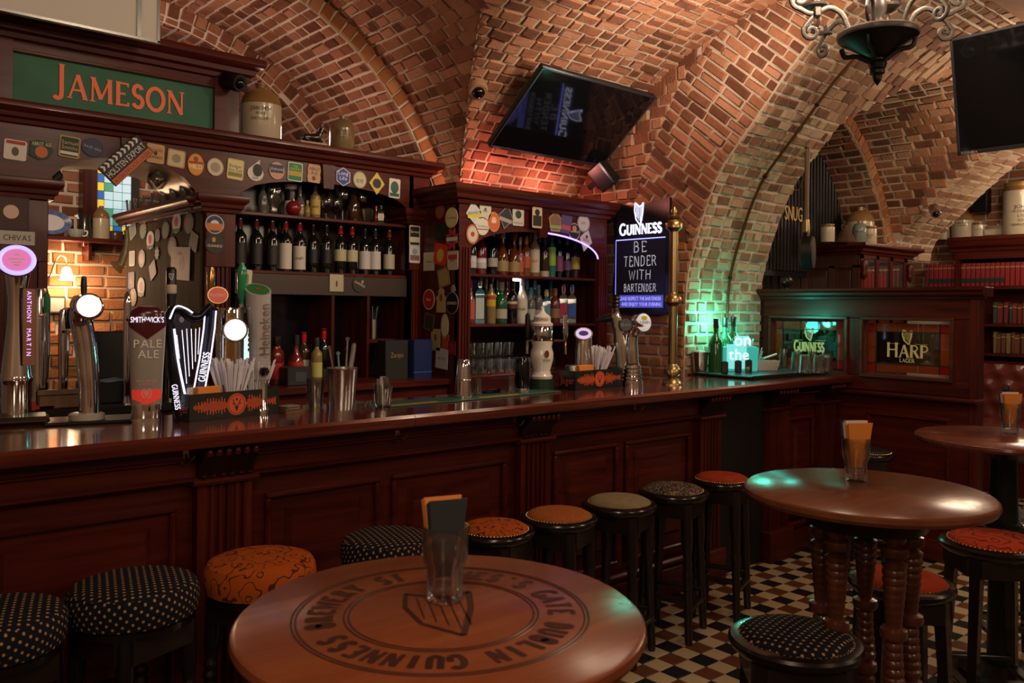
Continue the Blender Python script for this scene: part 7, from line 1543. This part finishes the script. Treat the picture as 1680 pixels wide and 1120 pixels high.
pp = onY(1213, 598, GY-.06); s_ = mpp(pp); lc = thing('glowing_caddy', 'glowing teal acrylic caddy full of straws', 'lamp caddy', (pp.x, GY-.06, TZ), face(pp, .6))
TEAL = P('teal_acrylic', (.04, .22, .20), .3, emit=(.04, .50, .42), es=.6); TEALW = P('teal_white_glow', (.1, .3, .3), .3, emit=(.22, .85, .76), es=.8)
obj('acrylic_box', MB().box(-32*s_, 32*s_, 0, .07, 0, 40*s_, .004), TEAL, lc); obj('lit_plate', MB().box(-22*s_, 12*s_, -.006, -.001, 4*s_, 44*s_, .002), TEALW, lc)
q = MB(); text(q, 'on', 20*s_, T(4*s_, -.008, 52*s_) @ FRONT, dep=.006); text(q, 'the', 18*s_, T(-2*s_, -.010, 28*s_) @ FRONT); obj('glowing_letters', q, P('letter_glow', (.3, .4, .4), .3, emit=(.8, 1, 1), es=1.3), lc); obj('letter_plate', MB().box(-8*s_, 16*s_, -.006, .0, 44*s_, 58*s_, .004), TEALW, lc)
lamp('teal_caddy_light', 'POINT', (pp.x-.10, GY+.06, TZ+.34), 8, (.08, 1, .66), .05); lamp('teal_caddy_light', 'POINT', (pp.x+.30, GY-.02, TZ+.30), 2.0, (.06, 1, .78), .05)
straws((pp.x+.09, GY-.03, TZ+.02), 60, .04, .20, 'bundle of teal lit straws in the glowing caddy', STRAWT, .25, seed=7); straws((onY(1240, 598, GY-.04).x, GY-.04, TZ), 24, .02, .15, 'small bundle of straws leaning beside the caddy', STRAWT, .5, cup=.06, seed=8)
for k, px in enumerate((1189, 1211, 1228)):
    pq = onY(px, 604, GY-.14); u = thing('black_holder', f'{ORD[k]} small black holder in front of the glowing caddy', 'holder', (pq.x, GY-.14, TZ), face(pq), 'black holders at the bar end'); s_ = mpp(pq); obj('cup', MB().box(-8*s_*.7, 8*s_*.7, 0, .025, 0, 20*s_, .006), BLACK, u); obj('slot', MB().box(-4*s_*.7, 4*s_*.7, .006, .018, 20*s_, 20.4*s_), DKIRON, u)
pq = onY(1225, 606, GY-.16); u = thing('orange_capped_bottle', 'tiny clear bottle with an orange cap before the caddy', 'bottle', (pq.x+.03, GY-.15, TZ)); obj('body', MB().lathe([(0,0),(.013,0),(.013,.018),(0,.02)], 12), GLASSD, u); obj('cap', MB().lathe([(.012,.018),(.013,.02),(.012,.034),(0,.036)], 12), P('orange_cap', (.7, .25, .02), .4), u)
pq = onZ(1256, 607, TZ); s_ = mpp(pq); u = thing('white_tub', 'white rectangular tub with tongs across it', 'tub', (pq.x, pq.y, TZ), -.55); 
q = MB(); wv = [(-19,-9),(19,-9),(19,9),(-19,9)]; vs = [(x*s_*.86, y*s_*.86, 0) for x, y in wv]+[(x*s_*1.08, y*s_*1.08, 16*s_) for x, y in wv]+[(x*s_, y*s_, 16*s_) for x, y in wv]+[(x*s_*.8, y*s_*.8, 3*s_) for x, y in wv]
q.add(vs, [(3,2,1,0)]+[(i, (i+1) % 4, 4+(i+1) % 4, 4+i) for i in range(4)]+[(4+i, 4+(i+1) % 4, 8+(i+1) % 4, 8+i) for i in range(4)]+[(8+i, 8+(i+1) % 4, 12+(i+1) % 4, 12+i) for i in range(4)]+[(12,13,14,15)]); obj('tub_wall', q, P('white_plastic', (.55, .55, .50), .4), u)
tg = thing('tongs', 'pale tongs lying across the white tub', 'tongs', (pq.x, pq.y, TZ+16.5*s_), -.55); obj('tong_arm', MB().tube([(-6*s_,0,2*s_),(20*s_,2*s_,10*s_)], 1.6*s_, 6), WHITE, tg); obj('tong_arm', MB().tube([(-6*s_,1*s_,2*s_),(20*s_,5*s_,9*s_)], 1.6*s_, 6), WHITE, tg); obj('teal_tip', MB().box(-9*s_, -4*s_, -2*s_, 3*s_, 0, 5*s_, s_), P('teal_tip', (.05, .45, .42), .4), tg)
for k, (px, dy) in enumerate(((1286,602),(1307,607),(1320,612),(1333,606),(1343,612),(1356,609),(1297,601))):
    pq = onZ(px, dy, TZ); s_ = mpp(pq); drinkglass((pq.x, pq.y, TZ), [(0,.032*30*s_/.09*.9+.05*0),(8.5*s_*.2,30*s_),(8*s_,30*s_),(10.5*s_,0),(9.5*s_,0),(7.2*s_,28*s_),(0,28*s_)][1:], f'{ORD[k]} upturned tumbler on the far service tray', 'tumbler', group='upturned tumblers on the service tray')
pq = onZ(1369, 607, TZ); s_ = mpp(pq); u = thing('napkin_dispenser', 'black napkin dispenser with white paper by the partition', 'dispenser', (pq.x-.03, pq.y, TZ), 0); obj('case', MB().box(-9*s_, 9*s_, 0, .08, 0, 20*s_, .004), BLACK, u); obj('paper', MB().box(-8*s_, 7*s_, .02, .06, 20*s_, 24*s_, 0, RY(.1)), WHITE, u)
# ================================================================== round tables
def turned(L_, r_, rings=14, base=1.0):
    """ringed spindle profile from z=0 to L_"""
    pr_ = [(0,0),(r_*.8,0),(r_*.8,L_*.03)]
    segs = [(.03,.20,.62,.92),(.26,.44,.70,.95),(.50,.66,.98,.72),(.72,.92,.66,1.0)]
    for z0_, z1_, ra, rb in segs:
        n_ = max(5, int((z1_-z0_)*L_/.022))
        for k in range(n_):
            t0, t1 = k/n_, (k+1)/n_; a_ = ra+(rb-ra)*math.sin(t0*PI/2); zA = L_*(z0_+(z1_-z0_)*t0); zB = L_*(z0_+(z1_-z0_)*t1)
            pr_ += [(r_*a_*.90, zA), (r_*a_, zA+(zB-zA)*.3), (r_*a_, zA+(zB-zA)*.75)]
        zc = L_*(z1_+.03); pr_ += [(r_*.62, L_*z1_+.002), (r_*1.05, zc-.012), (r_*1.1, zc), (r_*1.05, zc+.012), (r_*.62, L_*(z1_+.05))]
    return pr_+[(r_*.9, L_*.985), (r_*.9, L_), (0, L_)]
def table(c, r_, z, top_m, label, ped, legs=5, spread=.13):
    t_ = thing('round_table', label, 'table', (c.x, c.y, 0), 0)
    th = .032; obj('table_top', MB().lathe([(0,z-th),(r_-.03,z-th),(r_-.006,z-th+.004),(r_,z-th*.55),(r_-.002,z-.006),(r_-.010,z),(0,z)], 72), top_m, t_)
    if ped == 'spindles':
        obj('under_block', MB().lathe([(0,z-th-.07),(spread+.04,z-th-.07),(spread+.06,z-th),(0,z-th)], 24), EBONYD, t_)
        me = mesh(MB().lathe(turned(z-th-.07-.08, .034), 16), SPIN, 'spindle')
        for k in range(legs): a_ = 2*PI*k/legs+.45; obj('spindle', me, None, t_, M=T(spread*math.cos(a_), spread*math.sin(a_), .08))
        for k in range(4): obj('foot', MB().box(0, .30, -.035, .035, 0, .08, .02), EBONYD, t_, M=RZ(k*PI/2+.3))
    else:
        obj('column', MB().lathe([(0,.05),(.16,.05),(.17,.07),(.06,.10),(.055,z-.40),(.07,z-.39),(.072,z-.37),(.055,z-.36),(.05,z-.1),(.06,z-.08),(.1,z-th),(0,z-th)], 20), P('dark_green_iron', (.012, .014, .011), .35, .4), t_); obj('base', MB().lathe([(0,0),(.24,0),(.24,.025),(.16,.05),(0,.05)], 28), DKIRON, t_)
    return t_
TZ1 = 1.07
c1 = onZ(725, 1004, TZ1); c2 = onZ(1421, 803, TZ1); c3 = onZ(1648, 716, TZ1)
t1 = table(c1, .352, TZ1, TABLE, 'front round table with carved ring lettering on its top', 'spindles')
t2 = table(c2, .352, TZ1, wood('table_wood_brown', (.12, .034, .013), (.19, .062, .025), .22, 0, .7, .0, .2), 'middle round table on a cluster of ringed spindles', 'spindles')
t3 = table(c3, .352, TZ1, TABLERED, 'far round table with a reddish top and an iron column', 'column')
GRV = P('groove_shade', (.040, .011, .006), .3)  # raised dark strips, the shade of cut grooves put into the colour
for rr_ in (.255, .248, .168, .160): obj('carved_ring', MB().lathe([(rr_-.0022, TZ1+.0002), (rr_-.0012, TZ1+.0009), (rr_+.0012, TZ1+.0009), (rr_+.0022, TZ1+.0002)], 72), GRV, t1)
q = MB(); W_ = "ST JAMES'S GATE DUBLIN GUINNESS BREWERY "
n_ = len(W_)
for k, chh in enumerate(W_):
    if chh == ' ': continue
    a_ = math.radians(128)+YAW-PI/2-2*PI*k/n_
    if chh in STR: serif(q, chh, .044, T(0, 0, TZ1+.0006) @ RZ(a_-PI/2) @ T(0, .208, 0), .72, .26, .18)
    else: text(q, chh, .044, T(0, 0, TZ1+.0006) @ RZ(a_-PI/2) @ T(0, .208, 0))
obj('carved_lettering', q, GRV, t1)['kind'] = 'stuff'
q = MB(); harp(q, .22, T(0, 0, TZ1+.0006) @ RZ(YAW-PI/2+.2), 0, th=.035); obj('carved_harp', q, GRV, t1)
def napkin_glass(c, z, label, tint, order, rz, yl=0):
    h_ = .128; gl_ = thing('tumbler', label+' tumbler holding folded napkins', 'glass', (c.x, c.y, z), rz); gl_.scale = (1.13, 1.13, 1.06)
    obj('glass_bowl', MB().lathe([(0,0),(.026,0),(.029,.004),(.030,.012),(.030,.055),(.037,.072),(.0385,h_),(.0355,h_),(.034,.074),(.027,.056),(.026,.024),(.018,.020),(0,.019)], 18, flut=.965), GLASS, gl_)
    for k, (nm, mt, y_, hh_, w_) in enumerate(order):
        u = thing('napkin', f'{nm} paper napkin folded into the {label} tumbler', 'napkin', (c.x, c.y, z+.045), rz); u.scale = (1.16, 1.13, 1.18); q = MB()
        for j in range(3): q.add([(-w_*.32, y_*.55-.003+j*.004, 0), (w_*.32, y_*.55-.003+j*.004, 0), (w_*.5, y_-.006+j*.006, hh_-.003*j), (-w_*.5, y_-.006+j*.006, hh_-.003*j),
              (-w_*.32, y_*.55+.0005+j*.004, 0), (w_*.32, y_*.55+.0005+j*.004, 0), (w_*.5, y_-.0015+j*.006, hh_-.003*j), (-w_*.5, y_-.0015+j*.006, hh_-.003*j)], [(0,1,2,3),(7,6,5,4),(0,4,5,1),(1,5,6,2),(2,6,7,3),(3,7,4,0)])
        obj('folded_paper', q, mt, u)
NBLK = P('black_paper', (.022, .030, .032), .8)
g1 = onZ(729, 985, TZ1); g2 = onZ(1404, 789, TZ1); g3 = onZ(1657, 711, TZ1)
napkin_glass(g1, TZ1+.0012, 'front table', 1, (('black', NBLK, -.010, .118, .062), ('white', NWHT, .004, .112, .058), ('orange', NORG, .016, .118, .062)), face(g1)+.35)
napkin_glass(g2, TZ1, 'middle table', 1, (('orange', NORG, -.016, .118, .070), ('white', NWHT, .004, .122, .064), ('dark blue', NBLU, .018, .122, .064)), face(g2)+.55)
napkin_glass(g3, TZ1, 'far table', 1, (('orange', NORG, -.014, .112, .068), ('white', NWHT, .004, .116, .062), ('dark blue', NBLU, .018, .118, .062)), face(g3)+.55)
# ================================================================== bar stools
FD = fabric_dots('dotted_navy_fabric', (.010, .010, .016), (.40, .24, .11), 48, .20); FO = fabric_swirl('orange_swirl_fabric', (.42, .085, .012), (.07, .026, .010), 15, .05)
FO2 = fabric_swirl('rust_floral_fabric', (.38, .080, .014), (.30, .13, .035), 34, .16); FK = P('khaki_fabric', (.23, .185, .095), .95, var=.3, vs=30, spec=.15); FT = fabric_swirl('dark_tapestry_fabric', (.028, .024, .026), (.22, .16, .09), 26, .12)
FR = P('red_velvet', (.32, .038, .012), .9, var=.35, vs=18, spec=.15); FRN = fabric_swirl('red_net_fabric', (.36, .045, .015), (.13, .016, .008), 12, .06); FG = fabric_swirl('grey_tapestry_fabric', (.16, .15, .13), (.07, .07, .075), 22, .12)
STUD = P('brass_stud', (.58, .40, .17), .25, 1)
def leg_prof(L_, style):
    if style == 'twist':
        pr_ = [(0,0),(.016,0),(.018,.02)]; n_ = 11
        for k in range(n_):
            z0_ = .05+k*(L_*.62)/n_; d_ = (L_*.62)/n_; pr_ += [(.015, z0_), (.023, z0_+d_*.3), (.023, z0_+d_*.65), (.015, z0_+d_*.95)]
        return pr_+[(.022, L_*.74), (.026, L_*.78), (.026, L_), (0, L_)]
    if style == 'plain': return [(0,0),(.019,0),(.021,.05),(.024,L_*.5),(.028,L_*.9),(.03,L_),(0,L_)]
    return [(0,0),(.017,0),(.019,.02),(.020,L_*.30),(.022,L_*.45),(.026,L_*.50),(.019,L_*.53),(.024,L_*.56),(.019,L_*.60),(.022,L_*.64),(.028,L_*.72),(.03,L_),(0,L_)]
def stool(c, z, d, style, fab, label, legs='turned', rz=.3, seat_w=EBONY):
    t_ = thing('bar_stool', label, 'stool', (c.x, c.y, 0), rz, 'bar stools'); r_ = d/2
    if style == 'pad':
        hh_ = .105; obj('cushion', MB().lathe([(0,z-hh_),(r_*.90,z-hh_),(r_*.965,z-hh_+.008),(r_*.99,z-hh_+.03),(r_,z-.055),(r_*.985,z-.030),(r_*.93,z-.012),(r_*.8,z-.003),(r_*.5,z+.002),(0,z+.003)], 44), fab, t_); sb = z-hh_
        obj('seat_board', MB().lathe([(0,sb-.02),(r_*.92,sb-.02),(r_*.93,sb),(0,sb)], 36), seat_w, t_); sb -= .02
    else:
        obj('seat_rim', MB().lathe([(0,z-.055),(r_*.90,z-.055),(r_*.96,z-.045),(r_,z-.034),(r_,z-.024),(r_*.965,z-.016),(r_*.86,z-.012),(0,z-.012)], 44), seat_w, t_)
        obj('cushion', MB().lathe([(r_*.83,z-.013),(r_*.81,z-.006),(r_*.70,z+.004),(r_*.45,z+.011),(0,z+.014)], 40), fab, t_)
        q = MB(); ns = 62
        for k in range(ns): a_ = 2*PI*k/ns; q.lathe([(.0042,0),(.003,.0028),(0,.0038)], 6, T(r_*.835*math.cos(a_), r_*.835*math.sin(a_), z-.013))
        obj('stud_row', q, STUD, t_)['kind'] = 'stuff'; sb = z-.055
    ap = MB(); ra = r_*.70
    for k in range(4):
        a_ = k*PI/2; ap.box(-ra*.80, ra*.80, ra-.012, ra+.010, sb-.07, sb, 0, RZ(a_))
    obj('apron', ap, EBONYD, t_)
    L_ = sb; feet = []
    lm_ = {}
    for k in range(4):
        a_ = PI/4+k*PI/2; tp_ = V((ra*1.12*math.cos(a_), ra*1.12*math.sin(a_), sb)); ft_ = V((ra*1.42*math.cos(a_), ra*1.42*math.sin(a_), 0)); M_, l_ = along(ft_, tp_); feet.append((ft_, tp_))
        if 'm' not in lm_: lm_['m'] = mesh(MB().lathe(leg_prof(l_, legs), 4 if legs == 'plain' else 12, a0=PI/4), EBONYD if legs != 'twist' else EBONY, 'leg', 50)
        obj('leg', lm_['m'], None, t_, M=M_)
    for k in range(4):
        f = .30 if k % 2 else .24; a_ = feet[k][0].lerp(feet[k][1], f); b_ = feet[(k+1) % 4][0].lerp(feet[(k+1) % 4][1], f); M_, l_ = along(a_, b_)
        obj('stretcher', MB().box(-.020, .020, -.010, .010, 0, l_, .003, M_), EBONYD, t_)
    return t_
SH = .70
for px, py, z, d, st_, fb_, lb, lg in (
 (-14,1000,.77,.372,'pad',FD,'dotted navy padded stool cut off by the picture edge','twist'), (220,950,.77,.375,'pad',FD,'dotted navy padded stool next to the orange swirl one','twist'),
 (428,912,.77,.36,'pad',FO,'thick orange padded stool with dark swirls','twist'), (637,876,.77,.345,'pad',FD,'dotted navy padded stool behind the front table','twist'),
 (812,861,.72,.328,'rim',FO,'orange topped studded stool beside the front table glass','turned'), (917,840,.72,.338,'rim',FO2,'rust floral studded stool between orange and khaki ones','turned'),
 (1016,818,.72,.348,'rim',FK,'khaki topped studded stool at the bar','turned'), (1105,798,.72,.348,'rim',FT,'dark tapestry studded stool at the bar','turned'),
 (1184,780,.72,.33,'rim',FR,'red velvet studded stool at the far end of the bar','turned'), (1305,1036,.68,.375,'rim',FD,'dotted navy studded stool before the middle table','plain'),
 (1478,944,.66,.36,'rim',FR,'red velvet studded stool behind the spindles of the middle table','plain'), (1632,881,.72,.40,'rim',FRN,'red netted studded stool beside the middle table','plain'),
 (1662,842,.68,.34,'rim',FG,'grey tapestry studded stool under the far table','plain'), (1425,737,.74,.31,'rim',P('dark_hide', (.02, .018, .018), .4),'dark topped stool against the partition','turned')):
    c = onZ(px, py, z); stool(c, z, d, st_, fb_, lb, lg, rz=.35 if lg != 'plain' else .75)
# chair rail and dark chair seen past the partition
u = thing('dark_chair', 'dark wooden chair back in front of the tufted bench', 'chair', (7.3, 2.45, 0), .3)
obj('backrest', MB().box(-.2, .2, -.015, .015, .95, 1.02, .006), EBONYD, u); obj('seat', MB().box(-.2, .2, -.38, .0, .44, .48, .01), EBONYD, u)
for x in (-.18, .18): obj('back_post', MB().box(x-.02, x+.02, -.02, .02, 0, 1.02, .005), EBONYD, u); obj('leg', MB().box(x-.02, x+.02, -.38, -.34, 0, .44, .005), EBONYD, u)
